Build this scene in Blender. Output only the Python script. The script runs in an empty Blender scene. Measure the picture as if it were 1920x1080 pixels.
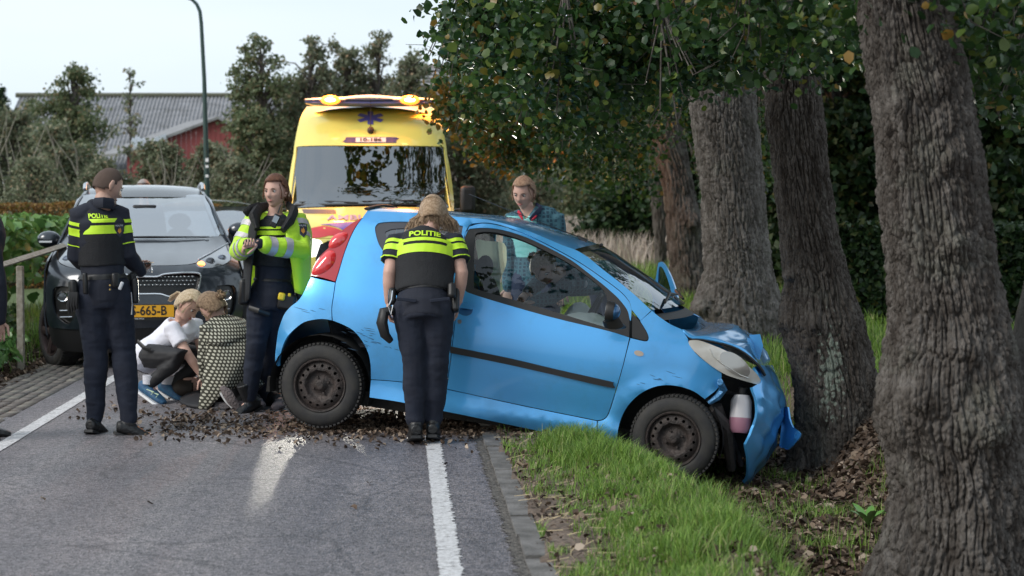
import bpy, bmesh, math, random
import numpy as np
from mathutils import Vector, Matrix, noise as mnoise
from mathutils.geometry import delaunay_2d_cdt
from mathutils.bvhtree import BVHTree
R = math.radians
random.seed(7); np.random.seed(7)
SC = bpy.context.scene
COL = SC.collection

# ------------------------------------------------------------------ camera
FPX = 3400.0; CAMH = 1.5; HOR = 385.0
PIT = math.atan((540 - HOR) / FPX)
cam_d = bpy.data.cameras.new('camera'); cam = bpy.data.objects.new('camera', cam_d); COL.objects.link(cam)
cam.location = (0, 0, CAMH); cam.rotation_euler = (R(90) - PIT, 0, 0)
cam_d.sensor_width = 36; cam_d.lens = FPX / 1920 * 36
cam_d.clip_start = 0.1; cam_d.clip_end = 1500
cam_d.dof.use_dof = True; cam_d.dof.focus_distance = 11.9; cam_d.dof.aperture_fstop = 3.4
SC.camera = cam

# ------------------------------------------------------------------ world, sun, exposure
SUN_EL, SUN_AZ = R(14), R(-120)
w = bpy.data.worlds.new('World'); SC.world = w; w.use_nodes = True
nt = w.node_tree; nt.nodes.clear()
out = nt.nodes.new('ShaderNodeOutputWorld'); bg = nt.nodes.new('ShaderNodeBackground')
sky = nt.nodes.new('ShaderNodeTexSky'); sky.sky_type = 'NISHITA'; sky.sun_disc = False
sky.sun_elevation = SUN_EL; sky.sun_rotation = R(240); sky.air_density = 1.0; sky.dust_density = 3.0; sky.ozone_density = 1.2
tc = nt.nodes.new('ShaderNodeTexCoord'); mp = nt.nodes.new('ShaderNodeMapping'); mp.inputs['Scale'].default_value = (1.2, 1.2, 5)
nz = nt.nodes.new('ShaderNodeTexNoise'); nz.inputs['Scale'].default_value = 1.6; nz.inputs['Detail'].default_value = 5
rp = nt.nodes.new('ShaderNodeValToRGB')
rp.color_ramp.elements[0].position = .3; rp.color_ramp.elements[0].color = (7.9, 9.3, 10.6, 1)
rp.color_ramp.elements[1].position = .7; rp.color_ramp.elements[1].color = (9.6, 10.7, 11.6, 1)
mx = nt.nodes.new('ShaderNodeMixRGB'); mx.inputs[0].default_value = .82
nt.links.new(tc.outputs['Generated'], mp.inputs[0]); nt.links.new(mp.outputs[0], nz.inputs['Vector'])
nt.links.new(nz.outputs['Fac'], rp.inputs[0]); nt.links.new(sky.outputs[0], mx.inputs[1]); nt.links.new(rp.outputs[0], mx.inputs[2])
nt.links.new(mx.outputs[0], bg.inputs[0]); bg.inputs[1].default_value = .072
nt.links.new(bg.outputs[0], out.inputs[0])
sd = bpy.data.lights.new('sun', 'SUN'); sd.energy = 1.5; sd.angle = R(25); sd.color = (1, .96, .9)
so = bpy.data.objects.new('sun', sd); COL.objects.link(so)
so.rotation_euler = Vector((math.sin(SUN_AZ) * math.cos(R(38)), math.cos(SUN_AZ) * math.cos(R(38)), math.sin(R(38)))).to_track_quat('Z', 'Y').to_euler()
vs = SC.view_settings; vs.view_transform = 'Standard'; vs.look = 'None'; vs.gamma = 1; vs.exposure = 0.62; vs.use_curve_mapping = False
SC.cycles.max_bounces = 6; SC.cycles.transparent_max_bounces = 12; SC.cycles.sample_clamp_indirect = 6

# ------------------------------------------------------------------ projection helpers (photograph pixels -> rays into the place)
CF = np.array([0, math.cos(PIT), -math.sin(PIT)]); CU = np.array([0, math.sin(PIT), math.cos(PIT)])
def ray(px, py):
    d = np.array([(px - 960.) , 0, 0]) + CU * (540. - py) + CF * FPX
    return d / d[1]
def P(px, py, Y): d = ray(px, py) * Y; return Vector((d[0], Y, CAMH + d[2]))
def G(px, py, z=0.):
    d = ray(px, py); t = (z - CAMH) / d[2]; return Vector((d[0] * t, t, z))
def proj(p):
    v = np.array([p[0], p[1], p[2] - CAMH]); f = v @ CF
    return 960 + v[0] / f * FPX, 540 - (v @ CU) / f * FPX
def V(*a): return Vector(a)

# ------------------------------------------------------------------ vector noise
def _h(i, j, k, s):
    n = (i * 374761393 + j * 668265263 + k * 2147483647 + s * 1274126177) & 0xffffffff
    n = ((n ^ (n >> 13)) * 1274126177) & 0xffffffff
    return ((n ^ (n >> 16)) & 0xffff) / 65535.0
def vn(x, y, z=0., s=0):
    x, y, z = np.broadcast_arrays(np.asarray(x, float), np.asarray(y, float), np.asarray(z, float))
    xi, yi, zi = np.floor(x).astype(np.int64), np.floor(y).astype(np.int64), np.floor(z).astype(np.int64)
    fx, fy, fz = x - xi, y - yi, z - zi
    fx, fy, fz = fx * fx * (3 - 2 * fx), fy * fy * (3 - 2 * fy), fz * fz * (3 - 2 * fz)
    r = 0
    for a in (0, 1):
        for b in (0, 1):
            for c in (0, 1):
                r = r + _h(xi + a, yi + b, zi + c, s) * (fx if a else 1 - fx) * (fy if b else 1 - fy) * (fz if c else 1 - fz)
    return r
def fbm(x, y, z=0., o=4, s=0):
    r = 0; a = .5
    for i in range(o):
        r = r + a * vn(np.asarray(x) * 2**i, np.asarray(y) * 2**i, np.asarray(z) * 2**i, s + i); a *= .5
    return r

# ------------------------------------------------------------------ objects
OFF = {}
def tag(o, label=None, cat=None, group=None, kind=None):
    if label: o['label'] = label
    if cat: o['category'] = cat
    if group: o['group'] = group
    if kind: o['kind'] = kind
    return o
def thing(name, label, cat, loc=(0, 0, 0), group=None):
    o = bpy.data.objects.new(name, None); COL.objects.link(o); o.location = loc; o.empty_display_size = .1
    OFF[o.name] = Vector(loc)
    return tag(o, label, cat, group)
def link(name, me, parent=None, off=None):
    o = bpy.data.objects.new(name, me); COL.objects.link(o)
    if parent is not None: o.parent = parent
    return o
def np_mesh(name, v, f, smooth=False):
    """v (n,3); f (m,k) all the same k, or list of lists"""
    me = bpy.data.meshes.new(name)
    if isinstance(f, np.ndarray):
        v = np.asarray(v, dtype=np.float32); k = f.shape[1]
        me.vertices.add(len(v)); me.vertices.foreach_set('co', v.ravel())
        me.loops.add(f.size); me.loops.foreach_set('vertex_index', f.astype(np.int32).ravel())
        me.polygons.add(len(f)); me.polygons.foreach_set('loop_start', np.arange(0, f.size, k, dtype=np.int32))
        me.update(calc_edges=True)
    else:
        me.from_pydata([tuple(p) for p in v], [], [tuple(q) for q in f]); me.update()
    if smooth: me.polygons.foreach_set('use_smooth', [True] * len(me.polygons))
    return me
def mk(name, v, f, mat, parent=None, smooth=True, ang=35, fix=False):
    off = OFF.get(parent.name, Vector()) if parent is not None else Vector()
    if parent is None: off = Vector()
    o3 = np.array(off)
    v = np.asarray([tuple(p) for p in v] if not isinstance(v, np.ndarray) else v, float) - o3
    me = np_mesh(name, v, f)
    if fix:
        bm = bmesh.new(); bm.from_mesh(me); bmesh.ops.remove_doubles(bm, verts=bm.verts, dist=1e-5)
        bmesh.ops.recalc_face_normals(bm, faces=bm.faces); bm.to_mesh(me); bm.free()
    if smooth:
        me.polygons.foreach_set('use_smooth', [True] * len(me.polygons))
        if ang: me.set_sharp_from_angle(angle=R(ang))
    if mat is not None: me.materials.append(mat)
    o = link(name, me, parent); OFF[o.name] = off
    return o
class MB:
    """collects shapes for one mesh object"""
    def __init__(s): s.v = []; s.f = []
    def add(s, v, f):
        n = len(s.v); s.v += [Vector(p) for p in v]; s.f += [[i + n for i in q] for q in f]; return s
    def box(s, c, sz, rot=None):
        c = Vector(c); M = rot if rot is not None else Matrix.Identity(3); h = Vector(sz) / 2
        vs = [c + M @ Vector((a * h.x, b * h.y, d * h.z)) for a in (-1, 1) for b in (-1, 1) for d in (-1, 1)]
        return s.add(vs, [(0, 1, 3, 2), (4, 6, 7, 5), (0, 4, 5, 1), (2, 3, 7, 6), (0, 2, 6, 4), (1, 5, 7, 3)])
    def tube(s, pts, rad, n=10, side=None, cap=True, round_=False):
        v, f = loft(pts, rad, n, side, cap, round_); return s.add(v, f)
    def ball(s, c, r, n=10, rot=None):
        c = Vector(c); r = Vector((r, r, r)) if not hasattr(r, '__len__') else Vector(r); M = rot if rot is not None else Matrix.Identity(3)
        v = [c + M @ Vector((0, 0, r.z))]; f = []
        m = max(4, n // 2 + 1)
        for i in range(1, m):
            t = math.pi * i / m
            for j in range(n):
                a = 2 * math.pi * j / n
                v.append(c + M @ Vector((r.x * math.sin(t) * math.cos(a), r.y * math.sin(t) * math.sin(a), r.z * math.cos(t))))
        v.append(c - M @ Vector((0, 0, r.z)))
        for j in range(n): f.append((0, 1 + j, 1 + (j + 1) % n))
        for i in range(m - 2):
            for j in range(n):
                a = 1 + i * n + j; b = 1 + i * n + (j + 1) % n; f.append((a, a + n, b + n, b))
        for j in range(n): f.append((len(v) - 1, 1 + (m - 2) * n + (j + 1) % n, 1 + (m - 2) * n + j))
        return s.add(v, f)
    def prism(s, poly, axis_pt, ax, ay, an, th):
        """2D poly in frame (origin, ax, ay), thickness th along an"""
        o = Vector(axis_pt); n = len(poly)
        v = [o + ax * p[0] + ay * p[1] for p in poly] + [o + ax * p[0] + ay * p[1] + an * th for p in poly]
        return s.add(v, [list(range(n))[::-1], list(range(n, 2 * n))] + [(i, (i + 1) % n, (i + 1) % n + n, i + n) for i in range(n)])
    def build(s, name, mat, parent=None, smooth=True, ang=40, bevel=0, fix=True):
        o = mk(name, s.v, s.f, mat, parent, smooth, ang, fix)
        if bevel:
            m = o.modifiers.new('bevel', 'BEVEL'); m.width = bevel; m.segments = 2; m.limit_method = 'ANGLE'
        return o
def loft(pts, rad, n=10, side=None, cap=True, round_=False):
    """tube through pts; rad scalars or (a,b): a along the side vector, b across"""
    pts = [Vector(p) for p in pts]
    rad = [r if hasattr(r, '__len__') else (r, r) for r in (rad if hasattr(rad, '__len__') and not isinstance(rad, tuple) else [rad] * len(pts))]
    if round_:
        d0 = (pts[0] - pts[1]).normalized(); d1 = (pts[-1] - pts[-2]).normalized()
        r0, r1 = rad[0], rad[-1]; q0, q1 = sum(r0) / 2, sum(r1) / 2
        pts = [pts[0] + d0 * q0 * .8, pts[0] + d0 * q0 * .5] + pts + [pts[-1] + d1 * q1 * .5, pts[-1] + d1 * q1 * .8]
        sc = lambda r, k: (r[0] * k, r[1] * k)
        rad = [sc(r0, .5), sc(r0, .85)] + list(rad) + [sc(r1, .85), sc(r1, .5)]
    v = []; f = []; prev = None
    for i, p in enumerate(pts):
        t = (pts[min(i + 1, len(pts) - 1)] - pts[max(i - 1, 0)])
        t = t.normalized() if t.length > 1e-9 else Vector((0, 0, 1))
        ref = Vector(side) if side is not None else (prev if prev is not None else (Vector((1, 0, 0)) if abs(t.x) < .9 else Vector((0, 1, 0))))
        a = ref - t * ref.dot(t)
        if a.length < 1e-4: a = t.orthogonal()
        a.normalize(); b = t.cross(a); prev = a
        for j in range(n):
            an = 2 * math.pi * j / n
            v.append(p + a * (rad[i][0] * math.cos(an)) + b * (rad[i][1] * math.sin(an)))
    for i in range(len(pts) - 1):
        for j in range(n):
            q = i * n + j; r = i * n + (j + 1) % n; f.append((q, r, r + n, q + n))
    if cap:
        f.append(tuple(range(n))[::-1]); f.append(tuple(range((len(pts) - 1) * n, len(pts) * n)))
    return v, f

def cr(pts, n=5, closed=True):
    """Catmull-Rom through pts; a point given twice in a row is a corner"""
    P_ = [np.array(p, float) for p in pts]; m = len(P_); out_ = []
    rng = range(m if closed else m - 1)
    for i in rng:
        p1, p2 = P_[i], P_[(i + 1) % m]
        if np.allclose(p1, p2): continue
        p0 = P_[(i - 1) % m] if (closed or i > 0) else p1
        p3 = P_[(i + 2) % m] if (closed or i + 2 < m) else p2
        if np.allclose(p0, p1): p0 = p1 - (p2 - p1)
        if np.allclose(p3, p2): p3 = p2 + (p2 - p1)
        for k in range(n):
            t = k / n
            out_.append(.5 * (2 * p1 + (p2 - p0) * t + (2 * p0 - 5 * p1 + 4 * p2 - p3) * t * t + (3 * p1 - p0 - 3 * p2 + p3) * t**3))
    if not closed: out_.append(P_[-1])
    return out_
def inside(pts, poly):
    pts = np.asarray(pts, float); poly = np.asarray(poly, float)
    x, y = pts[:, 0], pts[:, 1]; r = np.zeros(len(pts), bool); j = len(poly) - 1
    for i in range(len(poly)):
        xi, yi = poly[i]; xj, yj = poly[j]
        c = ((yi > y) != (yj > y)) & (x < (xj - xi) * (y - yi) / (yj - yi + 1e-12) + xi)
        r ^= c; j = i
    return r
def dist_poly(pts, poly):
    pts = np.asarray(pts, float); d = np.full(len(pts), 1e9)
    for i in range(len(poly)):
        a = np.array(poly[i]); b = np.array(poly[(i + 1) % len(poly)]); ab = b - a
        t = np.clip(((pts - a) @ ab) / (ab @ ab + 1e-12), 0, 1)
        d = np.minimum(d, np.linalg.norm(pts - (a + t[:, None] * ab), axis=1))
    return d
def resample(poly, g):
    o = []
    for i in range(len(poly)):
        a = np.array(poly[i], float); b = np.array(poly[(i + 1) % len(poly)], float); L = np.linalg.norm(b - a)
        if L < 1e-6: continue
        k = max(1, int(round(L / g)))
        for t in range(k): o.append(a + (b - a) * t / k)
    return o
def cdt(poly, holes=(), g=.05):
    poly = resample(poly, g); holes = [resample(h, g) for h in holes]
    lo = np.min(poly, 0); hi = np.max(poly, 0)
    gx, gy = np.meshgrid(np.arange(lo[0], hi[0], g), np.arange(lo[1], hi[1], g)); gp = np.c_[gx.ravel(), gy.ravel()]
    gp = gp + np.c_[np.zeros(len(gp)), ((gp[:, 0] / g).round() % 2) * g * .5]
    if len(gp):
        k = inside(gp, poly) & (dist_poly(gp, poly) > g * .45)
        for h in holes: k &= ~inside(gp, h) & (dist_poly(gp, h) > g * .45)
        gp = gp[k]
    vs_ = list(poly); ed = [(i, (i + 1) % len(poly)) for i in range(len(poly))]; loops = [list(range(len(poly)))]
    for h in holes:
        n = len(vs_); vs_ += h; ed += [(n + i, n + (i + 1) % len(h)) for i in range(len(h))]; loops.append(list(range(n, n + len(h))))
    vs_ += list(gp)
    r = delaunay_2d_cdt([Vector((p[0], p[1])) for p in vs_], ed, [], 1, 1e-6)
    vo, fo = r[0], r[2]
    vo = np.array([(p.x, p.y) for p in vo])
    ce = np.array([vo[list(q)].mean(0) for q in fo])
    k = inside(ce, poly)
    for h in holes: k &= ~inside(ce, h)
    fo = [tuple(q) for q, kk in zip(fo, k) if kk]
    return vo, fo
class Surf:
    """a curved surface f(u,v) -> world point; out = which way is outwards"""
    def __init__(s, f, outv, guess=(0, 0)): s.f = f; s.outv = Vector(outv); s.guess = guess
    def n(s, u, v):
        e = 2e-3; a = s.f(u + e, v) - s.f(u - e, v); b = s.f(u, v + e) - s.f(u, v - e); n = a.cross(b)
        if n.length < 1e-12: return s.outv.normalized()
        n.normalize(); return n if n.dot(s.outv) > 0 else -n
    def px(s, x, y, guess=None):
        u, v = guess or s.guess; e = 1e-3
        for _ in range(25):
            a, b = proj(s.f(u, v)); a1, b1 = proj(s.f(u + e, v)); a2, b2 = proj(s.f(u, v + e))
            J = np.array([[(a1 - a) / e, (a2 - a) / e], [(b1 - b) / e, (b2 - b) / e]]); r = np.array([x - a, y - b])
            if abs(np.linalg.det(J)) < 1e-3: break
            d = np.linalg.solve(J, r); L = np.linalg.norm(d)
            if L > .25: d *= .25 / L
            u += d[0]; v += d[1]
            if L < 1e-5: break
        return (u, v)
    def trace(s, pts, guess=None):
        o = []; g = guess
        for p in pts: g = s.px(p[0], p[1], g); o.append(g)
        return o
def panel(name, surf, uv, mat, parent, off=0., th=.015, g=.05, holes=(), ang=30):
    vo, fo = cdt(uv, holes, g)
    n0 = len(vo); nr = [surf.n(u, v) for u, v in vo]
    v3 = [surf.f(u, v) + n * off for (u, v), n in zip(vo, nr)]
    # orientation
    fs = []; cnt = {}
    for q in fo:
        a, b, c = (v3[i] for i in q[:3])
        if (b - a).cross(c - a).dot(nr[q[0]]) < 0: q = q[::-1]
        fs.append(q)
        for i in range(len(q)):
            e = (q[i], q[(i + 1) % len(q)]); cnt[e] = 1
    bd = [e for e in cnt if (e[1], e[0]) not in cnt]
    if th:
        idx = {}
        for e in bd:
            for i in e:
                if i not in idx: idx[i] = len(v3); v3.append(v3[i] - nr[i] * th)
        for a, b in bd: fs.append((b, a, idx[a], idx[b]))
    return mk(name, v3, fs, mat, parent, True, ang)

def text_mesh(s, size=1., extrude=0., bold=0.):
    cu = bpy.data.curves.new('text', 'FONT'); cu.body = s; cu.size = size; cu.extrude = extrude; cu.offset = bold; cu.align_x = 'CENTER'; cu.align_y = 'CENTER'; cu.resolution_u = 3
    o = bpy.data.objects.new('text', cu); COL.objects.link(o)
    dg = bpy.context.evaluated_depsgraph_get(); me = bpy.data.meshes.new_from_object(o.evaluated_get(dg))
    bpy.data.objects.remove(o)
    bm = bmesh.new(); bm.from_mesh(me); bmesh.ops.triangulate(bm, faces=bm.faces)
    v = [p.co.copy() for p in bm.verts]; f = [[q.index for q in p.verts] for p in bm.faces]; bm.free(); bpy.data.meshes.remove(me)
    return v, f
def decal(name, v2, f, o, ax, ay, mat, parent, tgt=None, lift=.003, kx=1., sub=True):
    """flat shape (x,y) laid in frame (o; ax, ay), optionally pressed onto a target mesh"""
    o = Vector(o); ax = Vector(ax).normalized(); ay = Vector(ay).normalized(); an = ax.cross(ay).normalized()
    if sub:
        bm = bmesh.new(); vv = [bm.verts.new((p[0], p[1], 0)) for p in v2]
        for q in f:
            try: bm.faces.new([vv[i] for i in q])
            except ValueError: pass
        L = max(max(p[0] for p in v2) - min(p[0] for p in v2), 1e-3) / 14
        for _ in range(3):
            lg = [e for e in bm.edges if e.calc_length() > L]
            if not lg: break
            bmesh.ops.subdivide_edges(bm, edges=lg, cuts=1); bmesh.ops.triangulate(bm, faces=bm.faces)
        bm.verts.index_update(); v2 = [p.co.copy() for p in bm.verts]; f = [[q.index for q in p.verts] for p in bm.faces]; bm.free()
    pts = [o + ax * (p[0] * kx) + ay * p[1] for p in v2]
    if tgt is not None:
        if isinstance(tgt, BVHTree): bv = tgt; w0 = Vector()
        else:
            bv = BVHTree.FromPolygons([p.co for p in tgt.data.vertices], [q.vertices[:] for q in tgt.data.polygons]); w0 = OFF.get(tgt.name, Vector())
        res = []
        for p in pts:
            h = bv.ray_cast(p - w0 + an * .5, -an, 1.2)
            res.append((h[0] + w0 + an * lift) if h[0] is not None else None)
        good = [r for r in res if r is not None]
        md = (sum(((r - o).dot(an) for r in good)) / len(good)) if good else 0
        pts = [r if r is not None else p + an * md for p, r in zip(pts, res)]
    return mk(name, pts, f, mat, parent, False)
def poly_decal(name, poly, *a, **k):
    from mathutils.geometry import tessellate_polygon
    f = tessellate_polygon([[Vector((p[0], p[1], 0)) for p in poly]])
    return decal(name, [Vector((p[0], p[1], 0)) for p in poly], [list(q) for q in f], *a, **k)

# ------------------------------------------------------------------ materials
_M = {}
def mat(name, col, rough=.6, metal=0., col2=None, ns=20., nd=4, bump=0., bs=60., coat=0., emit=None, es=0., spec=.5, island=0., coords='Object', ramp=(.35, .65), sheen=0., stretch=None):
    if name in _M: return _M[name]
    m = bpy.data.materials.new(name); m.use_nodes = True; n = m.node_tree.nodes; l = m.node_tree.links; b = n['Principled BSDF']
    b.inputs['Base Color'].default_value = (*col, 1); b.inputs['Roughness'].default_value = rough; b.inputs['Metallic'].default_value = metal
    b.inputs['Specular IOR Level'].default_value = spec; b.inputs['Coat Weight'].default_value = coat; b.inputs['Coat Roughness'].default_value = .06
    if sheen: b.inputs['Sheen Weight'].default_value = sheen
    src = None
    t = n.new('ShaderNodeTexCoord'); vec = t.outputs[coords] if coords != 'Position' else n.new('ShaderNodeNewGeometry').outputs['Position']
    if stretch:
        mpn = n.new('ShaderNodeMapping'); mpn.inputs['Scale'].default_value = stretch; l.new(vec, mpn.inputs[0]); vec = mpn.outputs[0]
    if col2 is not None:
        z = n.new('ShaderNodeTexNoise'); z.inputs['Scale'].default_value = ns; z.inputs['Detail'].default_value = nd; l.new(vec, z.inputs['Vector'])
        r = n.new('ShaderNodeValToRGB'); r.color_ramp.elements[0].position = ramp[0]; r.color_ramp.elements[1].position = ramp[1]
        r.color_ramp.elements[0].color = (*col, 1); r.color_ramp.elements[1].color = (*col2, 1)
        l.new(z.outputs['Fac'], r.inputs[0]); src = r.outputs[0]
    if island:
        g = n.new('ShaderNodeNewGeometry'); h = n.new('ShaderNodeHueSaturation')
        mr = n.new('ShaderNodeMapRange'); mr.inputs['To Min'].default_value = 1 - island; mr.inputs['To Max'].default_value = 1 + island
        l.new(g.outputs['Random Per Island'], mr.inputs['Value']); l.new(mr.outputs[0], h.inputs['Value'])
        if src is not None: l.new(src, h.inputs['Color'])
        else: h.inputs['Color'].default_value = (*col, 1)
        src = h.outputs[0]
    if src is not None: l.new(src, b.inputs['Base Color'])
    if bump:
        z = n.new('ShaderNodeTexNoise'); z.inputs['Scale'].default_value = bs; z.inputs['Detail'].default_value = 4; l.new(vec, z.inputs['Vector'])
        bp = n.new('ShaderNodeBump'); bp.inputs['Strength'].default_value = min(1, bump); bp.inputs['Distance'].default_value = .01 * max(1, bump); l.new(z.outputs['Fac'], bp.inputs['Height']); l.new(bp.outputs[0], b.inputs['Normal'])
    if emit: b.inputs['Emission Color'].default_value = (*emit, 1); b.inputs['Emission Strength'].default_value = es
    _M[name] = m; return m
def glassmat(name, tint=(.6, .65, .65), rough=.0, ior=1.5, boost=0.):
    if name in _M: return _M[name]
    m = bpy.data.materials.new(name); m.use_nodes = True; n = m.node_tree.nodes; l = m.node_tree.links; n.clear()
    o = n.new('ShaderNodeOutputMaterial'); t = n.new('ShaderNodeBsdfTransparent'); t.inputs[0].default_value = (*tint, 1)
    g = n.new('ShaderNodeBsdfGlossy'); g.inputs['Roughness'].default_value = rough; g.inputs[0].default_value = (.95, .97, 1, 1)
    f = n.new('ShaderNodeFresnel'); f.inputs[0].default_value = ior; a = n.new('ShaderNodeMath'); a.operation = 'ADD'; a.inputs[1].default_value = boost; a.use_clamp = True
    x = n.new('ShaderNodeMixShader'); l.new(f.outputs[0], a.inputs[0]); l.new(a.outputs[0], x.inputs[0]); l.new(t.outputs[0], x.inputs[1]); l.new(g.outputs[0], x.inputs[2]); l.new(x.outputs[0], o.inputs[0])
    _M[name] = m; return m
def leafmat(name, cols, rough=.45, trans=.25, spec=.5):
    if name in _M: return _M[name]
    m = bpy.data.materials.new(name); m.use_nodes = True; n = m.node_tree.nodes; l = m.node_tree.links; b = n['Principled BSDF']; o = n['Material Output']
    g = n.new('ShaderNodeNewGeometry'); r = n.new('ShaderNodeValToRGB'); r.color_ramp.interpolation = 'LINEAR'
    for i, (p, c) in enumerate(cols):
        e = r.color_ramp.elements[i] if i < 2 else r.color_ramp.elements.new(p)
        e.position = p; e.color = (*c, 1)
    l.new(g.outputs['Random Per Island'], r.inputs[0]); l.new(r.outputs[0], b.inputs['Base Color']); b.inputs['Roughness'].default_value = rough
    b.inputs['Specular IOR Level'].default_value = spec
    t = n.new('ShaderNodeBsdfTranslucent'); l.new(r.outputs[0], t.inputs[0]); x = n.new('ShaderNodeMixShader'); x.inputs[0].default_value = trans
    l.new(b.outputs[0], x.inputs[1]); l.new(t.outputs[0], x.inputs[2]); l.new(x.outputs[0], o.inputs[0])
    _M[name] = m; return m
BLACK = mat('black_plastic', (.012, .012, .013), .5, bump=.1, bs=200)
RUBBER = mat('rubber', (.018, .018, .02), .75, col2=(.035, .033, .03), ns=12, bump=.15, bs=150)
CHROME = mat('chrome', (.75, .76, .78), .12, 1.)
WHITE = mat('white_print', (.75, .76, .78), .5)
DARKVOID = mat('dark_cavity', (.008, .008, .008), .9)
STEEL = mat('grey_steel', (.3, .31, .33), .35, .9)
WOOD = mat('weathered_wood', (.22, .19, .15), .85, col2=(.34, .31, .26), ns=25, bump=.5, bs=60)
# ================================================================== GROUND, ROAD, VERGE
RD = .0615
def sr(X, Y): return X + RD * Y
def sstep(t): t = np.clip(t, 0, 1); return t * t * (3 - 2 * t)
def crest(Y): return np.interp(Y, [5, 7, 8.3, 9.3, 10.1, 10.7, 11.1, 12.6, 15, 17], [1.33, 1.35, 1.38, 1.36, 1.27, 1.13, 1.0, 1.0, 1.5, 1.9])
def tz(X, Y, fine=True):
    X = np.asarray(X, float); Y = np.asarray(Y, float); s = sr(X, Y)
    z = np.full(np.broadcast(X, Y).shape, -.03)
    c = crest(Y); dd = np.interp(Y, [5, 9, 10.8, 13, 16, 19], [.30, .28, .36, .36, .16, .0])
    right = .03 + .05 * sstep((s - .7) / 1.0) - (dd + .05) * sstep((s - c) / .5) + (dd + .12) * sstep((s - 2.62) / .75)
    z = np.where(s > .62, right, z)
    z = np.where((s > .5) & (s <= .62), .0, z)
    left = .0 + .10 * sstep((-3.4 - s) / .7)
    z = np.where(s < -3.36, left, z)
    if fine:
        k = np.where((s > .66) | (s < -3.4), 1., 0.)
        z = z + k * ((fbm(X * 3, Y * 3, 0, 3, 5) - .45) * .05 + (fbm(X * 14, Y * 14, 0, 2, 9) - .4) * .018) * np.where(Y < 40, 1, 0)
    return z
def axis(a, b, fa, fb, fine, coarse):
    """grid line positions: fine spacing between fa and fb, growing outside"""
    x = list(np.arange(fa, fb + fine, fine)); st = fine
    v = fb
    while v < b: st = min(coarse, st * 1.25); v += st; x.append(v)
    v = fa; st = fine; y = []
    while v > a: st = min(coarse, st * 1.25); v -= st; y.append(v)
    return np.array(y[::-1] + x)
SOIL = None
def soil_material():
    m = bpy.data.materials.new('soil'); m.use_nodes = True; n = m.node_tree.nodes; l = m.node_tree.links; b = n['Principled BSDF']
    g = n.new('ShaderNodeNewGeometry')
    def noise(sc, det): z = n.new('ShaderNodeTexNoise'); z.inputs['Scale'].default_value = sc; z.inputs['Detail'].default_value = det; l.new(g.outputs['Position'], z.inputs['Vector']); return z
    a = noise(2.2, 6); r = n.new('ShaderNodeValToRGB'); r.color_ramp.elements[0].position = .35; r.color_ramp.elements[1].position = .65
    r.color_ramp.elements[0].color = (.12, .088, .068, 1); r.color_ramp.elements[1].color = (.21, .165, .135, 1); l.new(a.outputs['Fac'], r.inputs[0])
    c = noise(38, 5); r2 = n.new('ShaderNodeValToRGB'); r2.color_ramp.elements[0].color = (.45, .45, .45, 1); r2.color_ramp.elements[1].color = (1.3, 1.25, 1.2, 1); r2.color_ramp.elements[0].position = .3; r2.color_ramp.elements[1].position = .7
    l.new(c.outputs['Fac'], r2.inputs[0]); mx_ = n.new('ShaderNodeMixRGB'); mx_.blend_type = 'MULTIPLY'; mx_.inputs[0].default_value = 1; l.new(r.outputs[0], mx_.inputs[1]); l.new(r2.outputs[0], mx_.inputs[2])
    # meadow colour away from the verge
    sx = n.new('ShaderNodeSeparateXYZ'); l.new(g.outputs['Position'], sx.inputs[0])
    mr = n.new('ShaderNodeMapRange'); mr.inputs['From Min'].default_value = 15; mr.inputs['From Max'].default_value = 18; l.new(sx.outputs['Y'], mr.inputs['Value'])
    m2 = n.new('ShaderNodeMixRGB'); l.new(mr.outputs[0], m2.inputs[0]); l.new(mx_.outputs[0], m2.inputs[1]); m2.inputs[2].default_value = (.075, .11, .035, 1)
    l.new(m2.outputs[0], b.inputs['Base Color']); b.inputs['Roughness'].default_value = .9
    bp = n.new('ShaderNodeBump'); bp.inputs['Distance'].default_value = .02; bp.inputs['Strength'].default_value = .8; l.new(c.outputs['Fac'], bp.inputs['Height']); l.new(bp.outputs[0], b.inputs['Normal'])
    return m
SOIL = soil_material()
xs = axis(-300, 300, -6, 5.0, .07, 25); ys = axis(-40, 900, 6.0, 19, .07, 30)
gx, gy = np.meshgrid(xs, ys); gz = tz(gx, gy)
nv = np.c_[gx.ravel(), gy.ravel(), gz.ravel()]; W_, H_ = len(xs), len(ys)
ii = (np.arange(H_ - 1)[:, None] * W_ + np.arange(W_ - 1)[None]).ravel()
ground = mk('ground', nv, np.c_[ii, ii + 1, ii + W_ + 1, ii + W_], SOIL, None, True, 0)
tag(ground, 'bare soil and grass verge running down into the ditch beside the trees', kind='structure')

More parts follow.
